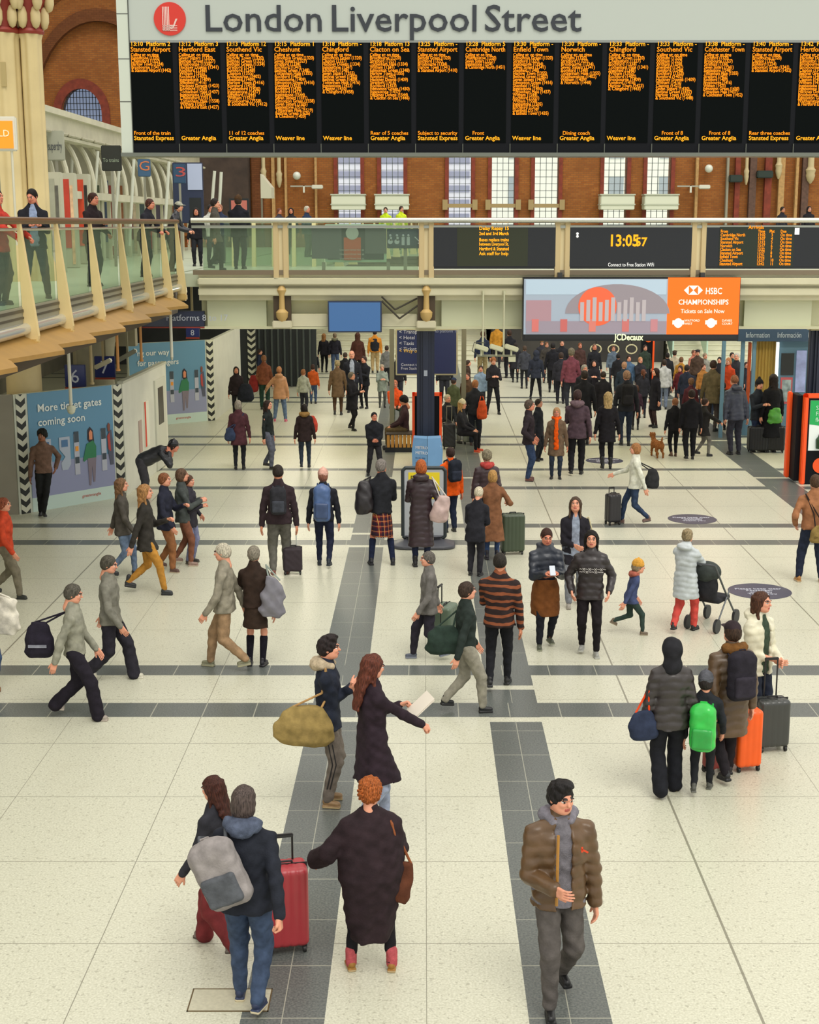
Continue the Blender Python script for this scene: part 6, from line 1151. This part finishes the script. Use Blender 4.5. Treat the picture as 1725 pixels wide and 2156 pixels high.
# right hand crowd, back rows
crowd = [
 ('person with a grey rucksack walking away at the left edge of the right hand crowd', 1104, 818, 728, 180, ('short', '4a3b30'), '3e4048', 'slim', '232429', {}),
 ('person in a slate hooded cape with black trousers left in the right hand crowd', 1128, 842, 738, 175, ('hood', '2c303c'), '2b2f3b', 'slim', '1b1b20', {'legs': 'wide'}),
 ('dark haired person in a long black coat beside the slate hooded figure', 1163, 826, 722, 165, ('short', '1d1a1a'), '1e1e24', 'slim', '1a1a1e', {}),
 ('person in charcoal with mustard straps in the second row of the right hand crowd', 1150, 806, 720, 10, ('short', '6a4630'), '403c38', 'reg', '26262c', {}),
 ('tall bald man in black behind the pink strap rucksack', 1182, 812, 716, 0, ('crop', '5a4a3c'), '222227', 'reg', '1c1c22', {}),
 ('person with bushy grey brown hair and a pink strapped backpack facing away', 1201, 860, 735, 180, ('curly', '6a6250'), '6c3a44', 'reg', '2a2c34', {}),
 ('silver haired man in a black coat facing us in the right hand crowd', 1228, 902, 768, 20, ('short', '8a8578'), '1c1c21', 'reg', '1c1c22', {'skin': 'r'}),
 ('woman with dark hair round a bright face behind the silver haired man', 1249, 862, 758, -5, ('long', '1d1612'), '1e1c22', 'slim', '1b1b1e', {'female': True, 'L': 'phone', 'R': 'phone'}),
 ('balding man in black in the back row looking down', 1250, 822, 724, 10, ('crop', '6a5444'), '202126', 'reg', '202026', {'skin': 'r'}),
 ('short haired man in a long black coat seen from behind, centre of the right crowd', 1268, 905, 782, 182, ('crop', '2c221c'), '1c1a1f', 'slim', '1a1a1e', {'long': .3}),
 ('person in navy reading, right of centre in the right hand crowd', 1312, 876, 762, 160, ('short', 'a0785a'), '26303a', 'reg', '232834', {}),
 ('person with a red lanyard in a blue denim jacket in the back crowd', 1322, 846, 748, 5, ('short', '30211c'), '47607c', 'reg', '2c3444', {}),
 ('person holding a patterned leaflet in the back crowd', 1346, 846, 752, 15, ('short', 'b0805a'), '2a2a30', 'reg', '25252b', {'L': 'phone', 'R': 'phone'}),
 ('woman with long dark hair in a long black coat and boots looking left', 1378, 900, 775, -70, ('vlong', '2c1c16'), '1d1c22', 'slim', '3a2a2c', {'long': .3, 'female': True}),
 ('person in a white jacket and pale jeans walking away in the back crowd', 1396, 862, 757, 178, ('short', '30241c'), 'b2b3b0', 'reg', '6f7a8c', {}),
 ('man in a beige jacket at the back right of the crowd', 1418, 828, 738, 160, ('flatcap', '4a3c30'), 'b5a890', 'reg', '26262c', {}),
 ('dark clothed person left of the beige jacket', 1403, 834, 743, 180, ('short', '1f1a18'), '222226', 'reg', '1c1c20', {}),
 ('person in a salmon jumper near the stairs on the right', 1458, 822, 737, 30, ('crop', '6a4a3a'), 'b0705c', 'reg', '3a3036', {'skin': 'r'}),
 ('person in a dark cap with a tan bag near the stairs on the right', 1466, 832, 736, -10, ('flatcap', '27242a'), '4a3a30', 'reg', '2a2a30', {}),
 ('man in a navy jacket leaning with a maroon bag in the right hand crowd', 1443, 880, 768, 150, ('short', '2c211c'), '252a38', 'reg', '25252b', {}),
 ('woman with brown curls in a maroon coat behind the black clad couple', 1452, 905, 798, 175, ('curly', '6b4c34'), '4a2228', 'slim', '2a2226', {'female': True}),
 ('person with a mustard scarf in the right hand crowd', 1478, 862, 766, 20, ('short', '4a3426'), 'a06c34', 'reg', '30303a', {}),
 ('man with a dark scarf in a long olive coat at the right of the crowd', 1497, 908, 757, 150, ('short', '35261e'), '5a4f38', 'slim', '3c3432', {'long': .40}),
 ('person in a bright rust red jumper near the kiosk', 1530, 872, 753, -40, ('bob', 'b0764a'), 'b5401c', 'reg', '2a2a30', {'female': True}),
 ('white haired man in black near the kiosk', 1547, 862, 743, -20, ('short', 'b5b0a5'), '2c2b30', 'reg', '2a2a30', {}),
 ('person in a large slate blue puffer bending left near the kiosk', 1547, 957, 785, 195, ('crop', '8a5a40'), '363a4c', 'reg', '353540', {'puff': 1, 'lean': .2}),
 ('person in a dark jacket between the kiosk posts', 1568, 862, 762, 0, ('short', '3a2a24'), '27303c', 'reg', '2a2a30', {}),
 ('person in a pointed black woollen hat and denim jacket by the dark suitcases', 1592, 950, 800, 20, ('pompom', '1c1c1f'), '2a2e36', 'slim', '26304a', {'L': 'phone', 'R': 'phone'}),
 ('woman with long dark curls in a long black coat by the dark suitcases', 1622, 952, 786, -160, ('long', '241a16'), '17171b', 'slim', '151518', {'long': .2, 'female': True, 'wide': 1.1}),
 ('person in charcoal between the two back rows, left of the silver haired man', 1180, 850, 742, 175, ('short', '3a2c24'), '2b2b32', 'reg', '22222a', {}),
 ('person with a rust coloured collar in the back row left of the ring lamps', 1220, 806, 722, 5, ('short', '7a4a30'), '4a3430', 'reg', '26262c', {'skin': 'r'}),
 ('person in a faded blue jacket looking up below the ring lamps', 1290, 812, 728, 0, ('short', '5a4030'), '5c6a7a', 'reg', '2c2c34', {}),
 ('person in black with a satchel strap under the maker lettering', 1300, 830, 745, 170, ('short', '1e1a18'), '202024', 'reg', '1e1e22', {}),
 ('tall person in dark green by the black advert totem', 1356, 818, 726, 10, ('short', '3c2c22'), '2e3a30', 'reg', '25252a', {}),
 ('person in an ochre jacket left of the right hand stairs', 1432, 842, 752, 160, ('short', '6a4a30'), 'a5762e', 'reg', '2c2c30', {}),
 ('person in a wine red coat half hidden beside the beige jacket', 1430, 862, 770, -30, ('bob', '3a241c'), '5c2026', 'slim', '26242a', {'female': True}),
 ('person in grey with a pale hood at the foot of the right hand stairs', 1482, 826, 744, 20, ('short', '8a7a64'), '8a887e', 'reg', '33333a', {}),
 ('person in black looking down beside the rust red jumper', 1512, 846, 752, -20, ('short', '1d1918'), '222227', 'reg', '24242a', {}),
 ('person in a dark teal coat between the rust red jumper and the white haired man', 1538, 836, 742, 10, ('short', '2c2422'), '27403f', 'reg', '26262c', {}),
 ('person with a chestnut ponytail in the front of the back crowd', 1352, 880, 778, 185, ('pony', '5c3420'), '26262c', 'slim', '20202a', {'female': True}),
 ('person in light denim and a black scarf behind the kiosk queue', 1505, 880, 790, 170, ('short', '241e1c'), '5f7286', 'reg', '2c3444', {}),
 ('person in a khaki anorak second in the kiosk queue', 1520, 905, 806, 160, ('short', '4a382a'), '4f4f38', 'reg', '2a2a2e', {}),
 ('person in a long charcoal coat at the left edge of the back row', 1085, 805, 722, 178, ('short', '2a2320'), '27272d', 'slim', '1e1e22', {'long': .34}),
 ('person with tan hat in the back row between the grey rucksack and the slate cape', 1140, 795, 716, 0, ('flatcap', '8a6a44'), '33333a', 'reg', '25252b', {}),
 ('short person in plum behind the man in black with the rucksack', 1338, 905, 812, 176, ('bob', '4a3024'), '3f2a38', 'slim', '201e24', {'female': True}),
]
for lb, u, v, vh, rt, hr, tp, bk, bc, kw in crowd:
    kw = dict(kw); lg = kw.pop('long', .44); pf = kw.pop('puff', 0); hat = None
    if hr[0] in ('hood', 'flatcap', 'pompom'): hat = (hr[0], hr[1], 'wool'); hr = ('short', '3a2c24')
    P(lb, u, v, vh, rt, hair=hr, hat=hat, top=('puff' if pf else 'coat', tp, lg), bot=(bk, bc), seed=u, **kw)
# right of centre, middle rows
P('man in a plum jacket and blue jeans standing in profile looking right', 1112, 1012, 842, 82, hair=('short', '55483e'), skin='r', top=('coat', '2e262b', .46), bot=('reg', '2f3f5c', 'denim'), shoe=('shoe', '6a4038', '2a2a2a'), L='pocket', R='pocket')
P('dark coated person directly behind the man in the plum jacket', 1132, 970, 840, 60, hair=('short', '332a25'), top=('coat', '1e2027', .40), bot=('reg', '1e2027'))
P('woman in a taupe coat with a long bright orange scarf', 1170, 1008, 858, -5, hair=('bob', 'a57e58'), skin='r', top=('coat', '6a5644', .33), bot=('slim', '2b3342', 'denim'), shoe=('boot', '1b1b1f', '1b1b1f'), scarf=('ee5a14', .42), female=True, L='down', R='down')
P('person in a mauve hooded jacket and long black coat stooping left of the blonde woman', 1213, 1000, 812, 172, hair=('short', '3a2826'), top=('coat', '4c3c44', .44), bot=('reg', '1a191d'), legs='walk', s=.06, hood='6d5a60', R='down', L='phone')
P('dark coated man with a grey bag behind the mauve jacket', 1228, 935, 780, 180, hair=('short', '2a211d'), top=('coat', '1b1b20', .36), bot=('slim', '1a191d'))
P('woman with very long blonde hair over a long black coat seen from behind', 1277, 988, 825, 180, hair=('vlong', 'a48a5c'), top=('coat', '1a181c', .36), bot=('slim', '1a191d'), shoe=('tall', '17171a', '17171a'), legs='walk', s=.04, female=True)
BB = P('man with a black rucksack and navy jeans walking away in the crowd', 1316, 940, 768, 180, hair=('short', '8a6a54'), top=('coat', '23242a', .47), bot=('slim', '262e40', 'denim'), legs='walk', s=.05)
CC = P('woman in a loose white coat striding left with a dark shoulder bag', 1335, 1104, 930, -95, hair=('bob', '9a6a40'), top=('coat', 'd0d0c0', .46), bot=('slim', '2c3a52', 'denim'), shoe=('shoe', '6a5046', '4a4038'), legs='walk', s=.14, L='back', R=(.15, -.24, .6), female=True)
DD = P('slim person in black holding a dog lead, left of the couple in black', 1418, 962, 838, 188, hair=('short', '8a5a3c'), top=('coat', '1d1c20', .46), bot=('slim', '18171b'), shoe=('shoe', '5a3c2a', '3a2c22'), legs='walk', s=.05, L='down', R='down', hy=10)
P('broad person in a black jacket and black trousers walking away beside the dog walker', 1452, 968, 820, 182, hair=('short', '2a1e1a'), top=('coat', '18171b', .46), bot=('reg', '17171b'), legs='walk', s=.05, wide=1.08)
P('person in grey tights and a dark coat with a pushchair behind the couple in black', 1480, 960, 838, 100, hair=('short', '3a2c26'), top=('coat', '2a2828', .36), bot=('slim', '6f6c66'), shoe=('shoe', '1d1d20', '17171a'), legs='walk', s=.08, L='push', R='push')
EE = P('man in a tan jacket and navy trousers with a khaki satchel at the right edge', 1706, 1226, 1000, 178, hair=('short', '4a3626'), top=('coat', '9c6a48', .50), bot=('reg', '232a3c', 'denim'), shoe=('boot', 'a5743c', 'c8b090'), legs='wide', L='pocket', R='down', wide=1.1)
FF = P('person in a long pale grey white coat and red trousers pushing a pushchair', 1440, 1330, 1112, 145, hair=('bun', '8a7a5c'), top=('puff', 'b9c0c2', .34), bot=('reg', 'c44a42'), shoe=('shoe', '1f1f20', '1a1a1a'), legs='walk', s=.10, L='push', R='push', female=True)
GG = P('running toddler in a mustard hat, blue coat and dark green trousers', 1325, 1335, 1165, 95, h=1.08, hair=('short', '8a7a60'), hat=('beanie', 'd09a42'), top=('coat', '404a6c', .46), bot=('slim', '30403a'), shoe=('shoe', '6a5c4a', '8a7c64'), legs='run', lean=.2, L='fwd', R='back', hood='a86050')
for lb, u, v, vh, rt, hr, tp, bt, k in (
 ('person in navy crossing in front of the dark shutter at the back left', 548, 815, 735, 80, 'short', '232a3c', '25252b', dict(legs='walk', s=.1)),
 ('person in a red jumper behind the brown coat at the back left', 620, 812, 736, 10, 'short', '8c2f26', '2a2a30', {}),
 ('person in a grey hooded top left of the navy wayfinding board', 815, 812, 728, 175, 'short', '6a6a68', '2a2a30', {}),
 ('person in black with a raised collar behind the suited man', 728, 835, 742, 160, 'short', '1e1e22', '1f1f24', {}),
 ('person in dark brown walking right behind the wayfinding board', 985, 842, 758, 85, 'short', '3a2a22', '24242a', dict(legs='walk', s=.1)),
 ('person in a pale blue shirt beyond the bench', 1012, 868, 770, 0, 'short', '8094a8', '2a2c34', {})):
    P(lb, u, v, vh, rt, hair=(hr, '3a2c24'), top=('coat', tp, .45), bot=('reg', bt), seed=u, **k)
# ---- upper level people
def UP(lb, u, Yy, rot, vh=None, **k):
    if u < 420: Yy = max(Yy, 5.98 / ((893 - u) / 3030) / .985)
    x = at(u, 440, Yy)[0]; hd = k.pop('h', 1.72); return P(lb, rot=rot, pos=(x, Yy), h=hd, z0=4.5, **k)
UP('man in a dark suit leaning on the left walkway handrail looking down at his phone', 68, 20.0, 20, h=1.64, hair=('crop', '17130f'), skin='r', top=('coat', '1c1d24', .46), inner='8a98b4', bot=('reg', '26303a'), L='phone', R='phone', hp=20, hy=-30, legs='wide')
UP('person in dark jacket behind the walkway rail, second from the left', 190, 26.5, 60, h=1.66, hair=('short', '3a2018'), skin='r', top=('coat', '2a2023', .46), R='phone', L='lap', lean=.1)
UP('person in black leaning far over the walkway rail in the middle', 300, 28.5, 70, h=1.62, hair=('short', '4a2c24'), skin='r', top=('coat', '26262e', .46), lean=.25, L='push', R='push')
UP('person in a dark cap leaning over the walkway rail, right of the leaning one', 357, 30.2, 85, h=1.6, hair=('short', '2a2a2c'), hat=('cap', 'a8a898', 'wool'), top=('puff', '202128', .46), lean=.3, L='push', R='push')
UP('person with a pale face and long dark hair behind the end of the walkway rail', 413, 33.5, 5, h=1.5, hair=('long', '1f1513'), skin='r', top=('coat', '1c1b20', .46), female=True)
UP('person in white behind the bridge rail near the corner', 443, 40, 30, h=1.6, hair=('short', '2a2524'), skin='r', top=('coat', 'b5b4ac', .46))
UP('close cropped person in navy beside the bridge corner', 463, 41, -10, h=1.62, hair=('crop', '9a6a54'), skin='r', top=('coat', '2c3348', .46))
UP('person in a brown woollen hat and black jacket on the bridge seen from behind', 502, 36, 170, h=1.76, hair=('short', '3a2a22'), hat=('beanie', '4a3624'), top=('coat', '1c1c22', .44), L='phone', R='phone', wide=1.15)
UP('person with a reddish face on the upper level, leftmost of the three distant heads', 588, 52, 40, h=1.6, hair=('short', '6a4030'), skin='r', top=('coat', '3c3a44', .44))
UP('dark haired woman on the upper level, middle of the three distant heads', 613, 52, 0, h=1.62, hair=('long', '1d1512'), skin='r', top=('coat', '26242a', .44), female=True)
UP('white haired person in navy on the upper level, rightmost of the three distant heads', 646, 48, 60, h=1.64, hair=('short', 'b9b3a2'), skin='r', top=('coat', '26334c', .44))
UP('person in hi-visibility yellow by the second window on the upper level', 812, 58.8, 0, h=1.7, hair=('short', '3a2c24'), top=('coat', 'b8d024', .44))
UP('second person in hi-visibility yellow on the upper level, farther right', 845, 59.5, 30, h=1.75, hair=('short', '3a2c24'), top=('coat', 'c3d42c', .44))
UP('dark haired person on the upper level at the far right', 1648, 59, 30, h=1.72, hair=('short', '2a201c'), skin='b', top=('coat', '26242c', .44))
UP('dark figure in the extreme upper right by the brick wall', 1704, 60, 10, h=1.75, hair=('long', '1a1618'), top=('coat', '1e1c22', .44))
UP('person in a red sleeve holding a phone over the rail at the extreme left', -8, 20.5, 70, h=1.6, hair=('short', '2a2020'), skin='r', top=('coat', 'b5382c', .46), L='push', R='push')
UP('person in a furry grey brown coat walking along the bridge behind the glass', 452, 35, 90, h=1.7, hair=('short', '2a221e'), top=('coat', '4f4a42', .40), bot=('reg', '17181a'), legs='walk', s=.08)

# ================================================================ THINGS CARRIED
# brown tote at the cloak's right
tb = wp(B_, -.15, .03, .50); bag('small brown pleated shoulder bag hanging at the right side of the plum cloak', Vector(tb) + Vector((.0, 0, -.02)), math.radians(10), '5a3322', .085, .16, .06, strap=[wp(B_, -.10, .06, .80), wp(B_, -.08, -.02, .83)], sc='8a5030', tilt=.25, name='shoulder_bag')
bk = backpack(C_, 'two tone grey backpack slung on the left shoulder of the person in navy', '8b8583', '54575c', .17, .25, .1, zc=.67, off=-.07 if False else .07, tilt=.0); bk.rotation_euler = (0, .42, C_['root'].rotation_euler.z)
X, Y = flo(604, 1995); suitcase('bright red suitcase beside the person in navy on the dark floor band', X, Y, math.radians(12), 'a5343a', .17, .33, .13, hz=.2)
bag('large olive tan canvas duffel bag hanging behind the young man in the cream hood', wp(E_, -.03, .12, .52) + Vector((0, -.16, 0)), math.radians(6), '8f7a48', .30, .19, .13, strap=[wp(E_, -.1, .02, .70), wp(E_, -.08, 0, .835), wp(E_, -.06, -.02, .70)], sc='b08a58', tilt=.12, vx=.013, name='duffel_bag', dp=.006)
g = empty('paper_sheet', wv(F_, (F_['wR'] + F_['wL']) / 2) + Vector((.08, -.02, .08)), 0, label='white sheets of paper held out by the auburn haired woman', cat='paper'); g.rotation_euler = (.3, -.7, .3); MB().box(-.11, .15, -.08, .08, 0, .004).box(-.10, .16, -.07, .09, .006, .01).build('sheet', mat('d8cfc0', .6), g)
bag('navy tote bag with orange red straps on the left arm of the hooded puffer woman', wp(G_, -.17, .02, .50) if False else wp(G_, .17, .04, .47), math.radians(5), '2b3348', .15, .15, .07, strap=[wp(G_, .13, .0, .70), wp(G_, .11, 0, .80), wp(G_, .14, .03, .66)], sc='d2451c', name='tote_bag', cat='bag', tilt=-.1)
backpack(H_, 'bright green rucksack with a hanging tail on the small child', '35b84a', '2c9a42', .13, .24, .09, zc=.60, kd='shiny')
X, Y = flo(1512, 1632); suitcase('small dark red child suitcase in front of the child with the green rucksack', X, Y + .1, math.radians(30), '8a2a26', .14, .17, .09, hz=.15)
backpack(I_, 'black backpack with pale piping worn by the person in the long brown coat', '25222a', '2e2a33', .15, .25, .09, zc=.70)
X, Y = flo(1566, 1617); suitcase('bright orange hard suitcase pulled by the person in the brown coat', X, Y, math.radians(14), 'ea5a12', .14, .31, .15, hz=.3)
X, Y = flo(1622, 1577); sc_ = suitcase('black hard suitcase with a raised handle held by the girl in the cream puffer', X, Y, math.radians(10), '3b3d3b', .175, .265, .12, hz=.42, shine=.3)
def held_phone(p, lb, c='1c1c20', paper=False):
    c_ = wv(p, (p['wL'] + p['wR']) / 2 + np.array([0, -.075, .05])); g = empty('phone' if not paper else 'leaflet', c_, 0, label=lb, cat='phone' if not paper else 'leaflet'); g.rotation_euler = (-.6, 0, p['root'].rotation_euler.z)
    MB().box(-.038, .038, -.005, .005, -.07, .07, bev=.004).build('case', mat(c, .3), g); MB().box(-.034, .034, .005, .0065, -.064, .064).build('screen', mat('aebccc', .2, emit=.3), g)
held_phone(K_, 'phone held in both hands by the man in the navy puffer', 'b8c0cc')
# lettering on the cropped puffer, tote strap of the blazer woman
hL = L__['h']; 
for k, s_ in enumerate(('~x~x~x~x~', '~~x~~x~~')): text('chest_lettering', s_, .07, (-.15, -.158, (.70 - k * .022) * hL), mat('c2bdb8', .6), L__['root'], ext=.003)
bag('cream tote bag on the shoulder of the woman in the blazer', wp(M_, .14, .03, .56), math.radians(5), 'b9ad96', .13, .15, .05, strap=[wp(M_, .10, .0, .80), wp(M_, .12, -.02, .82)], sc='d8cca8', name='tote_bag')
g_ = MB(); 
bag('dark green holdall carried by the person in the green jacket', wp(O_, .0, .16, .58), math.radians(10), '27362e', .22, .16, .12, strap=[wp(O_, .05, .05, .78)], name='holdall', dp=.01)
X, Y = flo(930, 1362); suitcase('grey green wheeled case trailing behind the pale grey coat', X + .05, Y, math.radians(70), '5a6a58', .19, .27, .13, hz=.25)
bag('shiny silver grey patterned tote bag over the shoulder of the grey haired woman', wp(R_, -.17, .06, .60), math.radians(0), '74727a', .15, .26, .08, strap=[wp(R_, -.13, .05, .78), wp(R_, -.1, 0, .85)], sc='8a948c', kd='shiny', name='tote_bag', tilt=.12, dp=.012)
bag('dark bag with silver trim swinging behind the nearer walker at the left', wp(T_, .02, .22, .60) + Vector((-.05, 0, 0)), math.radians(0), '231f2b', .17, .21, .10, strap=[wp(T_, .02, .05, .80)], name='shoulder_bag', c2='8a8c98')
bag('cream white tote with two dark buttons at the left edge', wp(V_, .13, -.12, .58), math.radians(0), 'd8d2c2', .17, .24, .07, strap=[wp(V_, .1, 0, .8)], name='tote_bag', dp=.012)
backpack(W_, 'black teardrop backpack on the man with the plum suitcase', '2c2c31', '3d4048', .13, .22, .08, zc=.70)
X, Y = flo(617, 1208); suitcase('plum black suitcase with long silver handles beside the walking man', X, Y, math.radians(4), '2d2229', .155, .2, .12, hz=.42, hard=False, shine=.7, hc='d8dcd8')
backpack(X_, 'tall blue rucksack on the man in the pink hat', '4a6390', '3a4c70', .14, .30, .1, zc=.68, kd='puff')
bag('big black drawstring bag on the left shoulder of the kilted man', wp(Y_, .17, .05, .66), math.radians(0), '231f22', .16, .27, .13, strap=[wp(Y_, .1, 0, .84)], name='drawstring_bag', kd='puff', dp=.01)
bag('pale pink backpack hanging from the shoulder of the long puffer woman', wp(Z_, -.18, .08, .56), math.radians(0), 'b9a09a', .16, .22, .1, strap=[wp(Z_, -.12, .04, .8), wp(Z_, -.1, 0, .84)], sc='c9c2b8', name='shoulder_bag', kd='puff', tilt=.25, dp=.01)
backpack(AA, 'black rucksack on the man in the orange jacket', '1e222c', '2a2f3c', .13, .2, .08, zc=.74)
X, Y = flo(1080, 1170); suitcase('dark olive green suitcase on the right of the camel coat', X, Y + .15, math.radians(8), '3e4a38', .2, .33, .13, hard=True)
X, Y = flo(946, 945); suitcase('black wheeled trolley with a tall silver handle right of the orange frame', X, Y, 0, '25272a', .16, .3, .12, hz=.42, hard=False, hc='a8a490')
X, Y = flo(991, 935); suitcase('silver grey hard suitcase by the seated blonde person', X, Y + .05, math.radians(5), '8c9284', .19, .29, .13, shine=.25)
bag('orange and grey floral bag on the arm of the ginger haired man', wp(AF, -.12, .08, .56), 0, 'c24e28', .14, .24, .08, strap=[wp(AF, -.1, 0, .8)], name='shoulder_bag', vx=.022)
bag('white carrier bag beside the grey suitcase', Vector((*flo(984, 900), .72)), 0, 'c9c5b5', .12, .18, .08, name='carrier_bag', vx=.022)
fp = PEOPLE['person in a dark brown parka with a fur trimmed hood seen from behind']; bag('red bag tucked behind the fur hooded parka', wp(fp, -.12, -.06, .68), 0, 'b04030', .12, .2, .07, name='shoulder_bag', vx=.02)
fp = PEOPLE['long haired person in black holding a round dark bag near the left of the hall']; bag('large round navy black bag left of the rust jacket', wp(fp, .17, -.08, .5), 0, '1f222b', .24, .26, .16, name='shoulder_bag', vx=.024)
fp = PEOPLE['person in a rust brown jacket and dark green trousers with a red bag, back left']; bag('dark red shopping bag held low beside the rust jacket', wp(fp, .2, 0, .48), 0, '7a2420', .16, .26, .08, name='shopping_bag', vx=.024, strap=[wp(fp, .17, 0, .56)])
fp = PEOPLE['grey haired woman in a maroon coat at the far left, back to us']; bag('blue patterned handbag at the side of the maroon coat', wp(fp, .12, .07, .52), 0, '2f3a52', .13, .15, .06, name='handbag', vx=.02, strap=[wp(fp, .0, .06, .7), wp(fp, -.08, .04, .82)])
backpack(BB, 'black rucksack on the man in the middle of the right hand crowd', '1a191c', '232226', .15, .27, .1, zc=.69)
bag('dark shoulder bag swinging behind the woman in white', wp(CC, .0, .2, .58), math.radians(0), '2a2a2c', .14, .18, .1, strap=[wp(CC, .05, 0, .8)], name='shoulder_bag', vx=.018)
X, Y = flo(1290, 1104); suitcase('dark upright suitcase rolling behind the woman in white', X, Y, math.radians(20), '262428', .13, .27, .12, hz=.1)
X, Y = flo(1590, 952); suitcase('large black suitcase, left of the pair by the kiosk', X + .05, Y, 0, '1b1d22', .24, .30, .15, hard=True)
X, Y = flo(1622, 952); suitcase('large black suitcase, right of the pair by the kiosk', X + .12, Y, math.radians(-8), '17181b', .22, .30, .15, hard=True)
bag('bright green carrier bag on top of the right hand black suitcase', Vector((X + .02, Y - .2, .95)), 0, '4f9a38', .17, .2, .1, name='carrier_bag', kd='shiny', vx=.02, dp=.015)
bag('khaki canvas satchel with a long strap on the man at the right edge', wp(EE, -.03, .13, .48), 0, '86703f', .16, .14, .07, strap=[wp(EE, .02, .09, .66), wp(EE, .09, .04, .83)], sc='2e221e', name='satchel', c2='6a5630')
# pushchair of the white coat
X, Y = flo(1497, 1318); pc = empty('pushchair', (X, Y, 0), math.radians(145), label='dark folding pushchair pushed by the person in the pale coat', cat='pushchair'); bkm = mat('232426', .5)
MB().tube([(-.22, .45, 1.0), (-.22, .1, .6), (-.22, -.35, .12)], .014).tube([(.22, .45, 1.0), (.22, .1, .6), (.22, -.35, .12)], .014).tube([(-.22, .45, 1.0), (.22, .45, 1.0)], .016).tube([(-.22, .3, .12), (-.22, -.1, .55)], .012).tube([(.22, .3, .12), (.22, -.1, .55)], .012).build('frame', mat('54575a', .4, .5), pc, True)
link('seat', mesh_np('seat', *sdf([bx((0, -.02, .42), (.19, .2, .04), r=.03), cap((-.1, .16, .45), (-.1, .28, .85), .05), cap((.1, .16, .45), (.1, .28, .85), .05), ell((0, .22, .65), (.18, .07, .22))], .018)), pc, cloth('2a2a2e'))
link('canopy', mesh_np('canopy', *sdf([ell((0, .2, .84), (.2, .17, .15)), ell((0, .1, .78), (.175, .17, .15), sub=True)], .015)), pc, cloth('3a3f3c'))
for x in (-.22, .22):
    for y in (-.36, .3): MB().cyl((x - .02, y, .1), (x + .02, y, .1), .10, n=20).build('wheel', bkm, pc, True)
# the dog and its lead
X, Y = flo(1383, 962); dg = empty('dog', (X, Y, 0), math.radians(192), label='small fluffy ginger brown dog walking away beside the dog walker', cat='dog')
link('body', mesh_np('dog', *sdf([ell((0, -.12, .31), (.10, .15, .11)), ell((0, .08, .31), (.095, .16, .10)), ell((0, .2, .33), (.09, .09, .10)), cap((0, -.2, .36), (0, -.29, .46), .06, .055), ell((0, -.33, .50), (.065, .075, .06)), cap((0, -.37, .485), (0, -.44, .47), .032, .022), ell((.055, -.31, .53), (.02, .025, .045)), ell((-.055, -.31, .53), (.02, .025, .045)),
  cap((.06, -.17, .28), (.06, -.19, .14), .04, .026), cap((.06, -.19, .14), (.06, -.19, .02), .026, .024), cap((-.06, -.17, .28), (-.06, -.15, .14), .04, .026), cap((-.06, -.15, .14), (-.06, -.16, .02), .026, .024),
  cap((.06, .2, .3), (.065, .13, .18), .055, .034), cap((.065, .13, .18), (.065, .23, .12), .03, .022), cap((.065, .23, .12), (.065, .22, .02), .022, .024), cap((-.06, .2, .3), (-.065, .16, .18), .055, .034), cap((-.065, .16, .18), (-.065, .26, .12), .03, .022), cap((-.065, .26, .12), (-.065, .25, .02), .022, .024), cap((0, .28, .38), (0, .33, .52), .03, .022, k=.02)], .014, nz(4, .005, 2.5))), dg, cloth('8f5a30', 'knit'))
tag(MB().tube([Vector((X, Y, .42)), Vector(wv(DD, DD['wR'])) * .5 + Vector((X, Y, .42)) * .5 - Vector((0, 0, .08)), wv(DD, DD['wR'])], .006, 5).build('dog_lead', mat('2a2622', .5)), 'thin dark dog lead from the dog to the slim person in black', 'dog lead')
# track pant stripes, jacket mark and phones
MB().tube([Vector(E_['hipR']) * .8 + Vector(E_['kR']) * .2 + Vector((-.085, -.02, 0)), Vector(E_['kR']) + Vector((-.074, -.01, 0)), Vector(E_['kR']) * .35 + Vector(E_['aR']) * .65 + Vector((-.064, 0, 0))], .007, 5).tube([Vector(E_['hipR']) * .8 + Vector(E_['kR']) * .2 + Vector((-.085, .02, 0)), Vector(E_['kR']) + Vector((-.074, .025, 0)), Vector(E_['kR']) * .35 + Vector(E_['aR']) * .65 + Vector((-.062, .03, 0))], .007, 5).build('trouser_stripe', mat('1f1c1c', .7), E_['root'], True)
hA_ = A_['h']; o = MB().box(-.03, .03, -.006, 0, -.006, .006, M=Matrix.Rotation(.5, 4, 'Y')).box(-.025, -.012, -.006, 0, -.01, .03).build('orange_chest_mark', mat('d2421a', .5), A_['root']); o.location = (.13, -.19, .73 * hA_)
MB().tube([(-.06, -.175, .80 * hA_), (-.07, -.205, .66 * hA_), (-.068, -.19, .5 * hA_)], .012, 6).build('ochre_lining_edge', mat('a5742c', .6), A_['root'], True)
print('people', len(PEOPLE), 'objects', len(bpy.data.objects))
